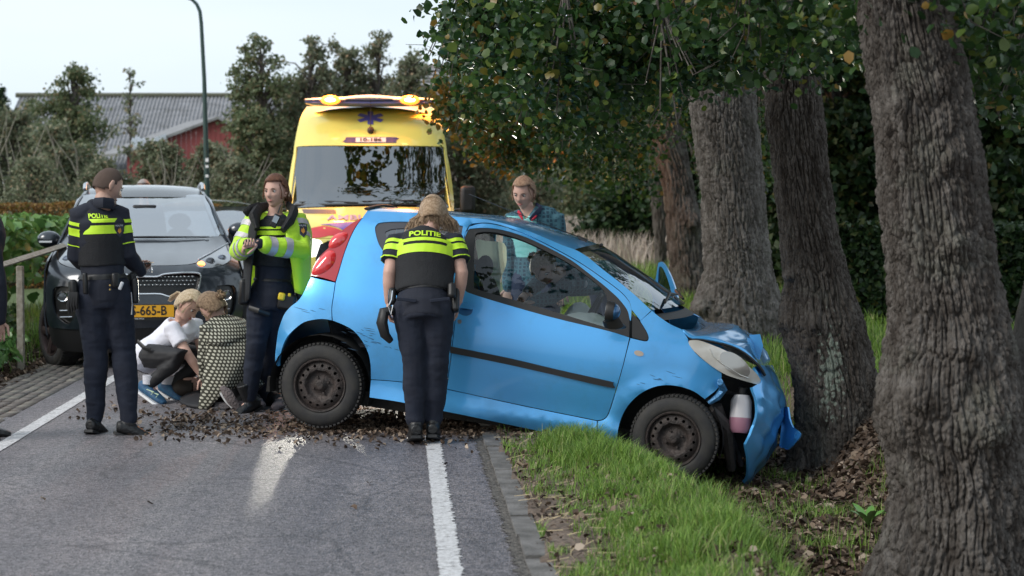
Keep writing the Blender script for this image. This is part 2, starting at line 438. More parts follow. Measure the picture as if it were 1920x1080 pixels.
def asphalt_material():
    m = bpy.data.materials.new('asphalt'); m.use_nodes = True; n = m.node_tree.nodes; l = m.node_tree.links; b = n['Principled BSDF']
    g = n.new('ShaderNodeNewGeometry')
    def noise(sc, det, out_='Fac', rough=.5):
        z = n.new('ShaderNodeTexNoise'); z.inputs['Scale'].default_value = sc; z.inputs['Detail'].default_value = det; z.inputs['Roughness'].default_value = rough; l.new(g.outputs['Position'], z.inputs['Vector']); return z.outputs[out_]
    def ramp(src, a, b_, c1, c2): r = n.new('ShaderNodeValToRGB'); r.color_ramp.elements[0].position = a; r.color_ramp.elements[1].position = b_; r.color_ramp.elements[0].color = (*c1, 1); r.color_ramp.elements[1].color = (*c2, 1); l.new(src, r.inputs[0]); return r.outputs[0]
    def mul(a, b_): x = n.new('ShaderNodeMixRGB'); x.blend_type = 'MULTIPLY'; x.inputs[0].default_value = 1; l.new(a, x.inputs[1]); l.new(b_, x.inputs[2]); return x.outputs[0]
    big = ramp(noise(.7, 5), .3, .7, (.118, .116, .126), (.168, .162, .172))
    vo = n.new('ShaderNodeTexVoronoi'); vo.inputs['Scale'].default_value = 95; l.new(g.outputs['Position'], vo.inputs['Vector'])
    sp = n.new('ShaderNodeSeparateColor'); l.new(vo.outputs['Color'], sp.inputs[0])
    grain = ramp(sp.outputs[0], .1, .95, (.45, .44, .44), (1.9, 1.8, 1.75))
    mid = ramp(noise(9, 6, rough=.7), .35, .65, (.82, .82, .84), (1.12, 1.1, 1.08))
    mp_ = n.new('ShaderNodeMapping'); mp_.inputs['Scale'].default_value = (2.6, .10, 1); mp_.inputs['Rotation'].default_value = (0, 0, -.06); l.new(g.outputs['Position'], mp_.inputs[0]); zt = n.new('ShaderNodeTexNoise'); zt.inputs['Scale'].default_value = 1.0; zt.inputs['Detail'].default_value = 6; l.new(mp_.outputs[0], zt.inputs['Vector'])
    wear = ramp(zt.outputs['Fac'], .34, .66, (.80, .80, .83), (1.14, 1.12, 1.10)); vc = n.new('ShaderNodeTexVoronoi'); vc.feature = 'DISTANCE_TO_EDGE'; vc.inputs['Scale'].default_value = .55
    wz = n.new('ShaderNodeTexNoise'); wz.inputs['Scale'].default_value = 3.5; wz.inputs['Detail'].default_value = 5; l.new(g.outputs['Position'], wz.inputs['Vector']); wm = n.new('ShaderNodeMixRGB'); wm.inputs[0].default_value = .16; l.new(g.outputs['Position'], wm.inputs[1]); l.new(wz.outputs['Color'], wm.inputs[2]); l.new(wm.outputs[0], vc.inputs['Vector'])
    crack = ramp(vc.outputs['Distance'], .0, .006, (.55, .55, .56), (1, 1, 1))
    l.new(mul(mul(mul(mul(big, grain), mid), wear), crack), b.inputs['Base Color'])
    b.inputs['Roughness'].default_value = .52; b.inputs['Specular IOR Level'].default_value = .55
    bp = n.new('ShaderNodeBump'); bp.inputs['Distance'].default_value = .006; bp.inputs['Strength'].default_value = 1; l.new(vo.outputs['Distance'], bp.inputs['Height']); l.new(bp.outputs[0], b.inputs['Normal'])
    return m
ASPH = asphalt_material()
def strip(name, s0, s1, y0, y1, z, m, step=.5, j0=0., j1=0., seed=0, parent=None):
    rng = np.random.RandomState(seed); n = max(2, int((y1 - y0) / step)); v = []; f = []
    for i in range(n + 1):
        y = y0 + (y1 - y0) * i / n; a = s0 + rng.uniform(-1, 1) * j0; b = s1 + rng.uniform(-1, 1) * j1
        v += [(a - RD * y, y, z), (b - RD * y, y, z)]
        if i: k = 2 * i; f.append((k - 2, k - 1, k + 1, k))
    return mk(name, v, f, m, parent, False)
road = strip('road', -2.80, .50, -30, 24, .0, ASPH, .12, .012, .015, 3); tag(road, 'grey asphalt road with white edge lines', kind='structure')
farroad = strip('road', -2.80, .50, 24, 170, .0, ASPH, 3); tag(farroad, 'grey asphalt road far behind the ambulance', kind='structure')
def paint_material():
    m = bpy.data.materials.new('road_paint'); m.use_nodes = True; n = m.node_tree.nodes; l = m.node_tree.links; b = n['Principled BSDF']; o = n['Material Output']
    g = n.new('ShaderNodeNewGeometry'); mpn = n.new('ShaderNodeMapping'); mpn.inputs['Scale'].default_value = (5, 26, 1); l.new(g.outputs['Position'], mpn.inputs[0])
    z = n.new('ShaderNodeTexNoise'); z.inputs['Scale'].default_value = 2.2; z.inputs['Detail'].default_value = 6; z.inputs['Roughness'].default_value = .65; l.new(mpn.outputs[0], z.inputs['Vector'])
    z2 = n.new('ShaderNodeTexNoise'); z2.inputs['Scale'].default_value = 60; z2.inputs['Detail'].default_value = 3; l.new(g.outputs['Position'], z2.inputs['Vector'])
    r = n.new('ShaderNodeValToRGB'); r.color_ramp.elements[0].position = .385; r.color_ramp.elements[1].position = .42; l.new(z.outputs['Fac'], r.inputs[0])
    r2 = n.new('ShaderNodeValToRGB'); r2.color_ramp.elements[0].position = .3; r2.color_ramp.elements[1].position = .6; r2.color_ramp.elements[0].color = (.42, .41, .41, 1); r2.color_ramp.elements[1].color = (.66, .65, .66, 1); l.new(z2.outputs['Fac'], r2.inputs[0])
    l.new(r2.outputs[0], b.inputs['Base Color']); b.inputs['Roughness'].default_value = .6
    t = n.new('ShaderNodeBsdfTransparent'); x = n.new('ShaderNodeMixShader'); l.new(r.outputs[0], x.inputs[0]); l.new(t.outputs[0], x.inputs[1]); l.new(b.outputs[0], x.inputs[2]); l.new(x.outputs[0], o.inputs[0])
    return m
PAINT = paint_material()
tag(strip('road_marking', .155, .25, 3, 60, .005, PAINT, .012, .006, .012, 5), 'worn white edge line right of the lane', kind='structure')
tag(strip('road_marking', -2.54, -2.44, 3, 60, .005, PAINT, .018, .004, .004, 6), 'worn white edge line left of the lane', kind='structure')
EDGE = mat('road_edge_grit', (.045, .042, .04), .95, col2=(.16, .145, .13), ns=38, nd=6, bump=1.5, bs=60, coords='Position')
tag(strip('road_edge_dirt', .475, .53, 5, 22, .004, EDGE, .02, .02, .01, 9), 'dark grit washed up along the broken asphalt edge', kind='structure')
# kerb stones, one by one
KERB = mat('kerb_concrete', (.10, .095, .09), .85, col2=(.19, .18, .175), ns=9, nd=6, bump=.7, bs=70, coords='Position')
kb = thing('kerb', 'flush row of worn concrete kerb stones along the road edge', 'kerb', (.1, 9, 0)); kb['kind'] = 'structure'; del kb['category']
rng = np.random.RandomState(4); me0 = None; y = 5.6
while y < 30:
    L = .5; m_ = MB(); m_.box((0, 0, 0), (.105, L - .012, .12))
    if me0 is None:
        o = m_.build('kerb_stone', KERB, kb, bevel=0); me0 = o.data
        # local mesh was shifted by the parent's place: undo
        for vtx in me0.vertices: vtx.co += OFF[kb.name]
    else: o = link('kerb_stone', me0, kb)
    yy = y + L / 2; o.location = Vector((.578 + rng.uniform(-.006, .006) - RD * yy, yy, -.042 + rng.uniform(-.006, .006))) - OFF[kb.name]
    o.rotation_euler = (rng.uniform(-.01, .01), rng.uniform(-.03, .03), math.atan(RD) + rng.uniform(-.012, .012)); y += L
# brick strip on the left
BRICK = mat('clinker_brick', (.085, .075, .07), .85, col2=(.17, .15, .135), ns=7, nd=5, bump=.5, bs=90, coords='Position')
BR2 = mat('clinker_brick_pale', (.13, .12, .105), .85, col2=(.2, .185, .16), ns=7, nd=5, bump=.5, bs=90, coords='Position')
bk = thing('brick_pavement', 'strip of worn clinker bricks between asphalt and left verge', 'pavement', (-3.9, 14.5, 0)); bk['kind'] = 'structure'; del bk['category']
bm0 = {}
for mm in (BRICK, BR2):
    m_ = MB(); m_.box((0, 0, 0), (.088, .19, .06)); me = np_mesh('brick', np.array([tuple(p) for p in m_.v]), np.array(m_.f)); me.materials.append(mm); bm0[mm.name] = me
cnt = 0
for row, s_ in enumerate(np.arange(-3.30, -2.80, .098)):
    for y in np.arange(11.6 + (row % 2) * .1, 21.4, .2):
        if cnt >= 295: break
        if y < 12.2 and s_ < -3.0: continue
        o = link('brick', bm0[(BRICK if rng.rand() < .6 else BR2).name], bk); cnt += 1
        o.location = Vector((s_ - RD * y, y, -.026 + rng.uniform(-.004, .004))) - OFF[bk.name]; o.rotation_euler = (rng.uniform(-.02, .02), rng.uniform(-.03, .03), math.atan(RD) + rng.uniform(-.02, .02))

# ================================================================== GRASS AND LITTER
def blades(name, X, Y, Z, h, wd, mat_, label, lean=.5, seed=0, cat='grass'):
    n = len(X); r = np.random.RandomState(seed); a = r.uniform(0, 2 * np.pi, n); b = a + r.uniform(-.6, .6, n)
    dx, dy = np.cos(a), np.sin(a); lx, ly = np.cos(b + np.pi / 2), np.sin(b + np.pi / 2); ln = h * r.uniform(.1, lean, n) * 1.2
    p = np.c_[X, Y, Z]; w = wd[:, None] * np.c_[dx, dy, np.zeros(n)]; L = np.c_[lx * ln, ly * ln, np.zeros(n)]; up = np.c_[np.zeros(n), np.zeros(n), h]
    v = np.empty((n, 7, 3)); v[:, 0] = p - w; v[:, 1] = p + w; v[:, 2] = p + up * .45 + L * .2 - w * .85; v[:, 3] = p + up * .45 + L * .2 + w * .85
    v[:, 4] = p + up * .8 + L * .6 - w * .5; v[:, 5] = p + up * .8 + L * .6 + w * .5; v[:, 6] = p + up * .97 + L * 1.05
    k = np.arange(n)[:, None] * 7
    f = np.concatenate([k + np.array([[0, 1, 3]]), k + np.array([[0, 3, 2]]), k + np.array([[2, 3, 5]]), k + np.array([[2, 5, 4]]), k + np.array([[4, 5, 6]])])
    o = mk(name, v.reshape(-1, 3), f, mat_, None, True, 0); tag(o, label, cat, kind='stuff'); return o
GRASS = leafmat('grass_blades', [(0, (.07, .13, .02)), (.4, (.14, .27, .04)), (.75, (.24, .40, .065)), (.92, (.33, .44, .10)), (1, (.46, .40, .22))], .5, .35)
DRY = leafmat('dry_grass', [(0, (.38, .29, .24)), (.5, (.52, .43, .37)), (.85, (.62, .54, .48)), (1, (.32, .32, .18))], .7, .3)
def verge_points(n, y0, y1, seed):
    r = np.random.RandomState(seed); Y = r.uniform(y0, y1, n); S = r.uniform(.62, 2.5, n); X = S - RD * Y
    c = crest(Y); d = fbm(X * 2.3, Y * 2.3, 0, 3, 21)
    # bare trodden soil by the kerb, thick grass on the crest, thin in the ditch
    dens = sstep((S - .66 - .34 * (d - .45) * 4 - .10) / .30) * np.where(S > c + .18, np.exp(-((S - c - .18) / .12)**2) + .02, 1)
    dens = np.maximum(dens, .35 * ((d > .52) & (S < 1.1)))
    dens *= np.where(d < .40, .22, 1) * np.where(fbm(X * 9, Y * 9, 0, 2, 61) < .33, .3, 1)
    dens *= np.where((Y > 11.35) & (S < 1.05), .1, 1)
    k = r.rand(n) < dens
    return X[k], Y[k], S[k], c[k]
X, Y, S, C_ = verge_points(200000, 6.6, 12.6, 11)
r = np.random.RandomState(12); n = len(X)
hh = (.045 + .085 * sstep((S - (C_ - .75)) / .8)) * r.uniform(.5, 1.35, n) * (.6 + .9 * fbm(X * 5, Y * 5, 0, 2, 33))
hh *= np.where(Y > 10.9, .72, 1) * (.45 + 1.1 * fbm(X * 2.2, Y * 2.2, 0, 3, 44))
blades('grass', X, Y, tz(X, Y) - .005, hh, np.full(n, .0021) * r.uniform(.7, 1.3, n), GRASS, 'long green grass along the crest of the road verge', .75, 13)
# grass beyond the car, under the trees
r = np.random.RandomState(14); n = 60000; Y = 12.9 + 17 * r.rand(n)**1.3; X = r.uniform(.2, 5.2, n); S = sr(X, Y); k = (S > 1.0) & (r.rand(n) < .25 + .9 * (fbm(X, Y, 0, 2, 3) > .42)); X, Y = X[k], Y[k]
blades('grass', X, Y, tz(X, Y), r.uniform(.08, .22, len(X)), .002 + .00018 * Y, GRASS, 'bright green grass beyond the crashed car under the trees', .6, 15)
# tufts in the leaf litter near the front tree
r = np.random.RandomState(16); cx = r.uniform(1.2, 3.6, 70); cy = r.uniform(6.8, 12.5, 70); X = (cx[:, None] + r.normal(0, .07, (70, 60))).ravel(); Y = (cy[:, None] + r.normal(0, .07, (70, 60))).ravel(); k = sr(X, Y) > 1.6; X, Y = X[k], Y[k]
blades('grass', X, Y, tz(X, Y), r.uniform(.04, .12, len(X)), np.full(len(X), .0022), GRASS, 'thin grass tufts coming through the leaf litter in the ditch', .9, 17)
# left verge grass
r = np.random.RandomState(18); n = 26000; Y = r.uniform(12, 24, n); S = -3.42 - 2.6 * r.rand(n); X = S - RD * Y; k = r.rand(n) < .15 + 1.1 * (fbm(X * 2, Y * 2, 0, 2, 5) > .48); X, Y = X[k], Y[k]
blades('grass', X, Y, tz(X, Y), r.uniform(.05, .25, len(X)), .002 + .0001 * Y, GRASS, 'rough green grass on the left roadside bank', .6, 19)
# pale dry meadow
r = np.random.RandomState(20); n = 90000; Y = 33 + 62 * r.rand(n)**.8; X = (r.uniform(820, 1500, n) - 960) / 3400 * Y; 
k = fbm(X * .5, Y * .5, 0, 2, 8) > .2; X, Y = X[k], Y[k]; n = len(X)
blades('dry_grass', X, Y, tz(X, Y), r.uniform(.55, 1.0, n) * (.8 + .4 * fbm(X * .4, Y * .2, 0, 2, 2)), .006 + .00022 * Y, DRY, 'tall pale dry grass of the meadow beyond the car', .35, 21)
r = np.random.RandomState(22); n = 22000; Y = 22 + 14 * r.rand(n); X = r.uniform(0, 6.2, n)
blades('grass', X, Y, tz(X, Y), r.uniform(.1, .42, n) * (.5 + fbm(X, Y, 0, 2, 3)), .002 + .00018 * Y, GRASS, 'green grass at the near edge of the meadow', .6, 23)

def leaf_verts(pos, nrm_rand, size, seed, up=.5, curl=.25, broad=True, wr=.42, jitter=None):
    """leaves as folded shapes; pos (n,3), size (n,)"""
    n = len(pos); r = np.random.RandomState(seed)
    d = r.normal(0, 1, (n, 3)); d[:, 2] -= up * 0; d /= np.linalg.norm(d, axis=1)[:, None]          # midrib direction
    q = r.normal(0, 1, (n, 3)); q[:, 2] += nrm_rand; nn = q - d * (q * d).sum(1)[:, None]; nn /= np.linalg.norm(nn, axis=1)[:, None] + 1e-9
    sd = np.cross(d, nn); s = size[:, None]; cu = (curl * r.uniform(.2, 1, n))[:, None]
    w1 = wr * r.uniform(.8, 1.15, n)[:, None]
    if broad:
        v = np.empty((n, 8, 3)); A = pos - d * s * .5
        v[:, 0] = A; v[:, 1] = A + d * s * .28 - sd * s * w1 + nn * s * cu * .5; v[:, 2] = A + d * s * .72 - sd * s * w1 * .82 + nn * s * cu * .45; v[:, 3] = A + d * s * 1.0 - nn * s * cu * .4
        v[:, 4] = A + d * s * .72 + sd * s * w1 * .82 + nn * s * cu * .45; v[:, 5] = A + d * s * .28 + sd * s * w1 + nn * s * cu * .5
        v[:, 6] = A + d * s * .3; v[:, 7] = A + d * s * .7 - nn * s * cu * .1
        k = np.arange(n)[:, None] * 8
        f = np.concatenate([k + np.array([[0, 6, 1, 1]]), k + np.array([[6, 7, 2, 1]]), k + np.array([[7, 3, 2, 2]]), k + np.array([[0, 5, 6, 6]]), k + np.array([[6, 5, 4, 7]]), k + np.array([[7, 4, 3, 3]])])
        tri = np.concatenate([f[:, [0, 1, 2]], f[:n * 6][np.r_[n:2 * n, 4 * n:5 * n]][:, [0, 2, 3]]])
        return v.reshape(-1, 3), tri
    v = np.empty((n, 4, 3)); A = pos - d * s * .5
    v[:, 0] = A; v[:, 1] = A + d * s * .45 - sd * s * w1 + nn * s * cu * .4; v[:, 2] = A + d * s; v[:, 3] = A + d * s * .45 + sd * s * w1 + nn * s * cu * .4
    k = np.arange(n)[:, None] * 4
    return v.reshape(-1, 3), np.concatenate([k + np.array([[0, 1, 2]]), k + np.array([[0, 2, 3]])])
LITTER = leafmat('fallen_leaves', [(0, (.03, .02, .015)), (.3, (.07, .046, .032)), (.65, (.14, .095, .068)), (.88, (.24, .18, .13)), (1, (.42, .34, .27))], .75, .05, .35)
def litter(name, X, Y, size, label, seed, dz=.006, curl=.9, z=None):
    zz = (tz(X, Y) if z is None else z) + dz
    r = np.random.RandomState(seed); p = np.c_[X, Y, zz + r.uniform(0, 1, len(X)) * size * .2]
    v, f = leaf_verts(p, 3.4, size, seed, curl=curl * .75, wr=.34); v[:, 2] = np.maximum(v[:, 2], np.repeat(zz - .004, 8))
    o = mk(name, v, f, LITTER, None, False); tag(o, label, 'leaves', kind='stuff'); return o
def on_road_z(X, Y): s = sr(X, Y); return np.where((s > -2.8) & (s < .5), 0., np.maximum(tz(X, Y), np.where((s > -3.36) & (s < -2.8), .004, -9)))
r = np.random.RandomState(30); n = 2600
py_ = r.normal(800, 15, n); px_ = r.uniform(240, 960, n); px_ = np.where(r.rand(n) < .7, np.interp(r.rand(n), [0, .25, 1], [300, 560, 900]), px_)
d_ = 1.5 * 3400 / (py_ - 385); X = (px_ - 960) / 3400 * d_; Y = d_ * 1.0
X2 = r.uniform(-3.2, .4, 420); Y2 = 12.6 + r.exponential(1.0, 420)
X3 = r.uniform(-2.5, .6, 14); Y3 = r.uniform(8, 11.5, 14)
X = np.r_[X, X2, X3]; Y = np.r_[Y, Y2, Y3]
litter('fallen_leaves', X, Y, r.uniform(.014, .052, len(X)), 'brown dead leaves scattered across the asphalt', 31, z=on_road_z(X, Y))
r = np.random.RandomState(32); n = 3000; X = r.normal(.15, .75, n); Y = r.normal(12.25, .42, n); k = (X > -1.2) & (Y > 11.75); X, Y = X[k], Y[k]
litter('fallen_leaves', X, Y, r.uniform(.012, .045, len(X)), 'dark heap of dead leaves under the crashed car', 33, z=on_road_z(X, Y))
r = np.random.RandomState(34); n = 34000; Y = 6.6 + 7 * r.rand(n); S = 1.35 + 4.0 * r.rand(n); X = S - RD * Y; k = S > crest(Y) + .15 * r.rand(n); X, Y = X[k], Y[k]
litter('fallen_leaves', X, Y, r.uniform(.02, .075, len(X)), 'brown leaf litter covering the ditch around the tree trunks', 35)
r = np.random.RandomState(36); n = 1900; Y = 6.6 + 5.4 * r.rand(n); S = r.uniform(.6, 1.9, n); X = S - RD * Y
litter('fallen_leaves', X, Y, r.uniform(.012, .05, n), 'dead leaves lying on the trodden soil beside the kerb', 37, dz=np.where(S > 1.0, .035, .010))
r = np.random.RandomState(38); n = 5500; Y = r.uniform(12.5, 20, n); S = -3.25 - 1.3 * np.abs(r.normal(0, .5, n)); X = S - RD * Y
litter('fallen_leaves', X, Y, r.uniform(.03, .08, n), 'dead leaves heaped along the left roadside bank', 39)
# straw and twigs on the soil
r = np.random.RandomState(40); n = 420; Y = 6.8 + 5 * r.rand(n); S = r.uniform(.62, 1.15, n); X = S - RD * Y; Z = tz(X, Y) + .012; a = r.uniform(0, np.pi, n); L = r.uniform(.02, .07, n)
v = np.empty((n, 4, 3)); dx = np.c_[np.cos(a) * L, np.sin(a) * L, r.uniform(-.1, .25, n) * L]; wv = np.c_[-np.sin(a), np.cos(a), np.zeros(n)] * .0028; p = np.c_[X, Y, Z]
v[:, 0] = p - dx - wv; v[:, 1] = p + dx - wv; v[:, 2] = p + dx + wv + [0, 0, .002]; v[:, 3] = p - dx + wv + [0, 0, .002]
STRAW = mat('straw', (.42, .33, .2), .8); o = mk('straw', v.reshape(-1, 3), (np.arange(n)[:, None] * 4 + np.arange(4)), STRAW, None, False); tag(o, 'pale straw bits on the trodden soil', 'straw', kind='stuff')
# ================================================================== TREES
def bark_material(name, c1, c2, lichen=None):
    m = bpy.data.materials.new(name); m.use_nodes = True; n = m.node_tree.nodes; l = m.node_tree.links; b = n['Principled BSDF']
    g = n.new('ShaderNodeNewGeometry'); mpn = n.new('ShaderNodeMapping'); mpn.inputs['Scale'].default_value = (1, 1, .25); l.new(g.outputs['Position'], mpn.inputs[0])
    def noise(sc, det, v=None, rough=.6): z = n.new('ShaderNodeTexNoise'); z.inputs['Scale'].default_value = sc; z.inputs['Detail'].default_value = det; z.inputs['Roughness'].default_value = rough; l.new(v or mpn.outputs[0], z.inputs['Vector']); return z.outputs['Fac']
    r = n.new('ShaderNodeValToRGB'); r.color_ramp.elements[0].position = .36; r.color_ramp.elements[1].position = .66; r.color_ramp.elements[0].color = (*c1, 1); r.color_ramp.elements[1].color = (*c2, 1)
    l.new(noise(16, 6), r.inputs[0]); src = r.outputs[0]
    z2 = noise(3.0, 5, g.outputs['Position']); r2 = n.new('ShaderNodeValToRGB'); r2.color_ramp.elements[0].position = .54; r2.color_ramp.elements[1].position = .66; l.new(z2, r2.inputs[0])
    x = n.new('ShaderNodeMixRGB'); sc_ = n.new('ShaderNodeMath'); sc_.operation = 'MULTIPLY'; sc_.inputs[1].default_value = .45; l.new(r2.outputs[0], sc_.inputs[0]); l.new(sc_.outputs[0], x.inputs[0]); l.new(src, x.inputs[1]); x.inputs[2].default_value = (.19, .19, .16, 1); src = x.outputs[0]
    if lichen:
        # pale green lichen where it grows on this trunk
        vd = n.new('ShaderNodeVectorMath'); vd.operation = 'SUBTRACT'; vd.inputs[1].default_value = lichen; l.new(g.outputs['Position'], vd.inputs[0])
        vs_ = n.new('ShaderNodeVectorMath'); vs_.operation = 'MULTIPLY'; vs_.inputs[1].default_value = (7.5, 1.2, 2.1); l.new(vd.outputs[0], vs_.inputs[0])
        ln = n.new('ShaderNodeVectorMath'); ln.operation = 'LENGTH'; l.new(vs_.outputs[0], ln.inputs[0])
        vz = n.new('ShaderNodeTexVoronoi'); vz.inputs['Scale'].default_value = 26; l.new(g.outputs['Position'], vz.inputs['Vector'])
        nz_ = noise(22, 4, g.outputs['Position'])
        a1 = n.new('ShaderNodeMath'); a1.operation = 'MULTIPLY_ADD'; a1.inputs[1].default_value = 1.1; l.new(vz.outputs['Distance'], a1.inputs[0]); l.new(ln.outputs['Value'], a1.inputs[2])
        a2 = n.new('ShaderNodeMath'); a2.operation = 'MULTIPLY_ADD'; a2.inputs[1].default_value = 1.3; l.new(nz_, a2.inputs[0]); l.new(a1.outputs[0], a2.inputs[2])
        r3 = n.new('ShaderNodeValToRGB'); r3.color_ramp.elements[0].position = .60; r3.color_ramp.elements[1].position = .66; r3.color_ramp.elements[0].color = (1, 1, 1, 1); r3.color_ramp.elements[1].color = (0, 0, 0, 1)
        dv = n.new('ShaderNodeMath'); dv.operation = 'DIVIDE'; dv.inputs[1].default_value = 2.6; l.new(a2.outputs[0], dv.inputs[0]); l.new(dv.outputs[0], r3.inputs[0])
        x3 = n.new('ShaderNodeMixRGB'); l.new(r3.outputs[0], x3.inputs[0]); l.new(src, x3.inputs[1]); x3.inputs[2].default_value = (.24, .27, .225, 1); src = x3.outputs[0]
    l.new(src, b.inputs['Base Color']); b.inputs['Roughness'].default_value = .88; b.inputs['Specular IOR Level'].default_value = .25
    bp = n.new('ShaderNodeBump'); bp.inputs['Distance'].default_value = .012; bp.inputs['Strength'].default_value = .9; vb = n.new('ShaderNodeTexVoronoi'); vb.feature = 'DISTANCE_TO_EDGE'; vb.inputs['Scale'].default_value = 55; l.new(mpn.outputs[0], vb.inputs['Vector']); cl = n.new('ShaderNodeMath'); cl.operation = 'MINIMUM'; cl.inputs[1].default_value = .16; l.new(vb.outputs['Distance'], cl.inputs[0])
    ad = n.new('ShaderNodeMath'); ad.operation = 'MULTIPLY_ADD'; ad.inputs[1].default_value = 3.0; l.new(cl.outputs[0], ad.inputs[0]); l.new(noise(60, 6, rough=.75), ad.inputs[2]); l.new(ad.outputs[0], bp.inputs['Height']); l.new(bp.outputs[0], b.inputs['Normal'])
    return m
BARK = bark_material('bark', (.060, .050, .043), (.155, .140, .128))
def vor(u, w, nu, s):
    # F2-F1 of a cell pattern, periodic in u with nu cells
    iu, iw = np.floor(u).astype(np.int64), np.floor(w).astype(np.int64); f1 = np.full(u.shape, 9.); f2 = np.full(u.shape, 9.); idn = np.zeros(u.shape)
    for a in (-1, 0, 1):
        for b in (-1, 0, 1):
            cu, cw = iu + a, iw + b; cm = np.mod(cu, nu); hx, hy, hv = _h(cm, cw, 0, s), _h(cm, cw, 1, s), _h(cm, cw, 2, s)
            d = np.hypot(cu + .15 + .7 * hx - u, cw + .1 + .8 * hy - w); nw = d < f1; f2 = np.where(nw, f1, np.minimum(f2, d)); idn = np.where(nw, hv, idn); f1 = np.where(nw, d, f1)
    return f2 - f1, idn
def trunk(rows, d, na, nz_, base_flare=.25, burls=(), amp=.02, seed=0, top=6.5, mat_=BARK, parent=None, freq=15, lean=0., zb=None):
    """rows: (py, xl, xr) outline seen at depth d; the trunk stands there with that real width all round"""
    rows = sorted(rows); cz = []
    for py, xl, xr in rows:
        a = P(xl, py, d); b = P(xr, py, d); cz.append((a.z, (a.x + b.x) / 2, (b.x - a.x) / 2))
    cz.sort(); Z = np.array([c[0] for c in cz]); Cx = np.array([c[1] for c in cz]); Rr = np.array([c[2] for c in cz])
    zb = Z[0] - .15 if zb is None else zb
    if zb < Z[0]: Z = np.r_[zb, Z]; Cx = np.r_[Cx[0], Cx]; Rr = np.r_[Rr[0] * 1.12, Rr]
    if top > Z[-1]:
        k = (Cx[-1] - Cx[-3]) / (Z[-1] - Z[-3] + 1e-6); k = max(-.15, min(.15, k)); Z = np.r_[Z, top]; Cx = np.r_[Cx, Cx[-1] + k * (top - Z[-2])]; Rr = np.r_[Rr, Rr[-1] * .62]
    zz = np.linspace(Z[0], Z[-1], 400); cx = np.interp(zz, Z, Cx); rr = np.interp(zz, Z, Rr)
    ker = np.hanning(15); ker /= ker.sum(); cx = np.convolve(np.pad(cx, 7, 'edge'), ker, 'valid'); rr = np.convolve(np.pad(rr, 7, 'edge'), ker, 'valid')
    ztop_vis = 3.1 if d < 14 else 3.1 + (d - 14) * .12
    zs = np.r_[np.linspace(Z[0], ztop_vis, nz_), np.linspace(ztop_vis, top, max(8, nz_ // 8))[1:]]
    th = np.linspace(0, 2 * np.pi, na, endpoint=False)
    T, ZZ = np.meshgrid(th, zs); CX = np.interp(ZZ, zz, cx); RR = np.interp(ZZ, zz, rr)
    flare = base_flare * np.exp(-(ZZ - Z[0]) / .35); lob = .5 + .5 * np.sin(T * 5 + seed + ZZ * .8) ; RR = RR * (1 + flare * (lob - .35)) 
    RR = RR * (1 + .05 * (fbm(np.cos(T) * 1.5 + seed, np.sin(T) * 1.5, ZZ * 1.2, 3, seed) - .45) * 2)
    x0, y0 = np.cos(T) * RR, np.sin(T) * RR; Rm_ = float(np.mean(Rr)); nu = int(2 * np.pi * Rm_ * freq * 1.9)
    wu = (fbm(x0 * 4, y0 * 4, ZZ * 1.6, 3, seed + 3) - .44) * 2.2 + (fbm(x0 * 18, y0 * 18, ZZ * 6, 2, seed + 5) - .4) * .9
    ww = (fbm(x0 * 9, y0 * 9, ZZ * 5, 2, seed + 4) - .4) * 1.4
    U = T / (2 * np.pi) * nu + wu; W_ = ZZ * freq * .30 + ww
    e1, id1 = vor(U, W_, nu, seed + 1); plate = np.clip(e1 / .30, 0, 1)**.7
    e2, id2 = vor(U * 2.0, W_ * 5.0, nu * 2, seed + 2); fine = np.clip(e2 / .35, 0, 1)
    n1 = fbm(x0 * 5, y0 * 5, ZZ * 1.5, 3, seed + 8) - .44
    D = amp * (1.35 * (plate - .72) + .45 * (id1 - .5) + .45 * (fine - .7) + .8 * (vn(x0 * 60, y0 * 60, ZZ * 38, seed + 7) - .5) + .5 * (vn(x0 * 110, y0 * 110, ZZ * 80, seed + 6) - .5) + 2.4 * n1)
    RR = RR + D; Xp = CX + np.cos(T) * RR; Yp = d + np.sin(T) * RR; Zp = ZZ
    for (bx, by, br, bh) in burls:
        c = P(bx, by, d - .3); dd2 = ((Xp - c.x)**2 + (Zp - c.z)**2); g_ = np.exp(-dd2 / br**2) * (Yp < d) ; ring = np.sin(np.sqrt(dd2) / br * 5) * .18
        Yp = Yp - g_ * bh * (1 + ring); Xp = Xp + g_ * bh * .5 * np.sign(Xp - CX) * (np.abs(Xp - CX) / RR)
    v = np.c_[Xp.ravel(), Yp.ravel(), Zp.ravel()]; nr = len(zs)
    i = np.arange(nr - 1)[:, None] * na + np.arange(na)[None]; j = np.arange(nr - 1)[:, None] * na + (np.arange(na)[None] + 1) % na
    f = np.c_[i.ravel(), j.ravel(), (j + na).ravel(), (i + na).ravel()]
    return mk('trunk', v, f, mat_, parent, True, 0), Vector((np.interp(top, zz, cx), d, top)), float(np.interp(top, zz, rr))
def limbs(p0, r0, n, spread, up, seed, mat_, parent, long_=3.5):
    r = random.Random(seed); tips = []
    for i in range(n):
        a = 2 * math.pi * (i + r.random() * .6) / n; p = Vector(p0) - Vector((0, 0, .25)); pts = [p.copy()]; d = Vector((math.cos(a) * spread, math.sin(a) * spread, up)).normalized(); rad = [r0 * .6]
        for k in range(6):
            d = (d + Vector((r.uniform(-.25, .25), r.uniform(-.25, .25), r.uniform(-.2, .15)))).normalized(); p = p + d * long_ / 6; pts.append(p.copy()); rad.append(r0 * .6 * (1 - (k + 1) / 6.6))
            if k > 1: tips.append(p.copy())
        m = MB(); m.tube(pts, rad, 7); m.build('limb', mat_, parent)
    return tips
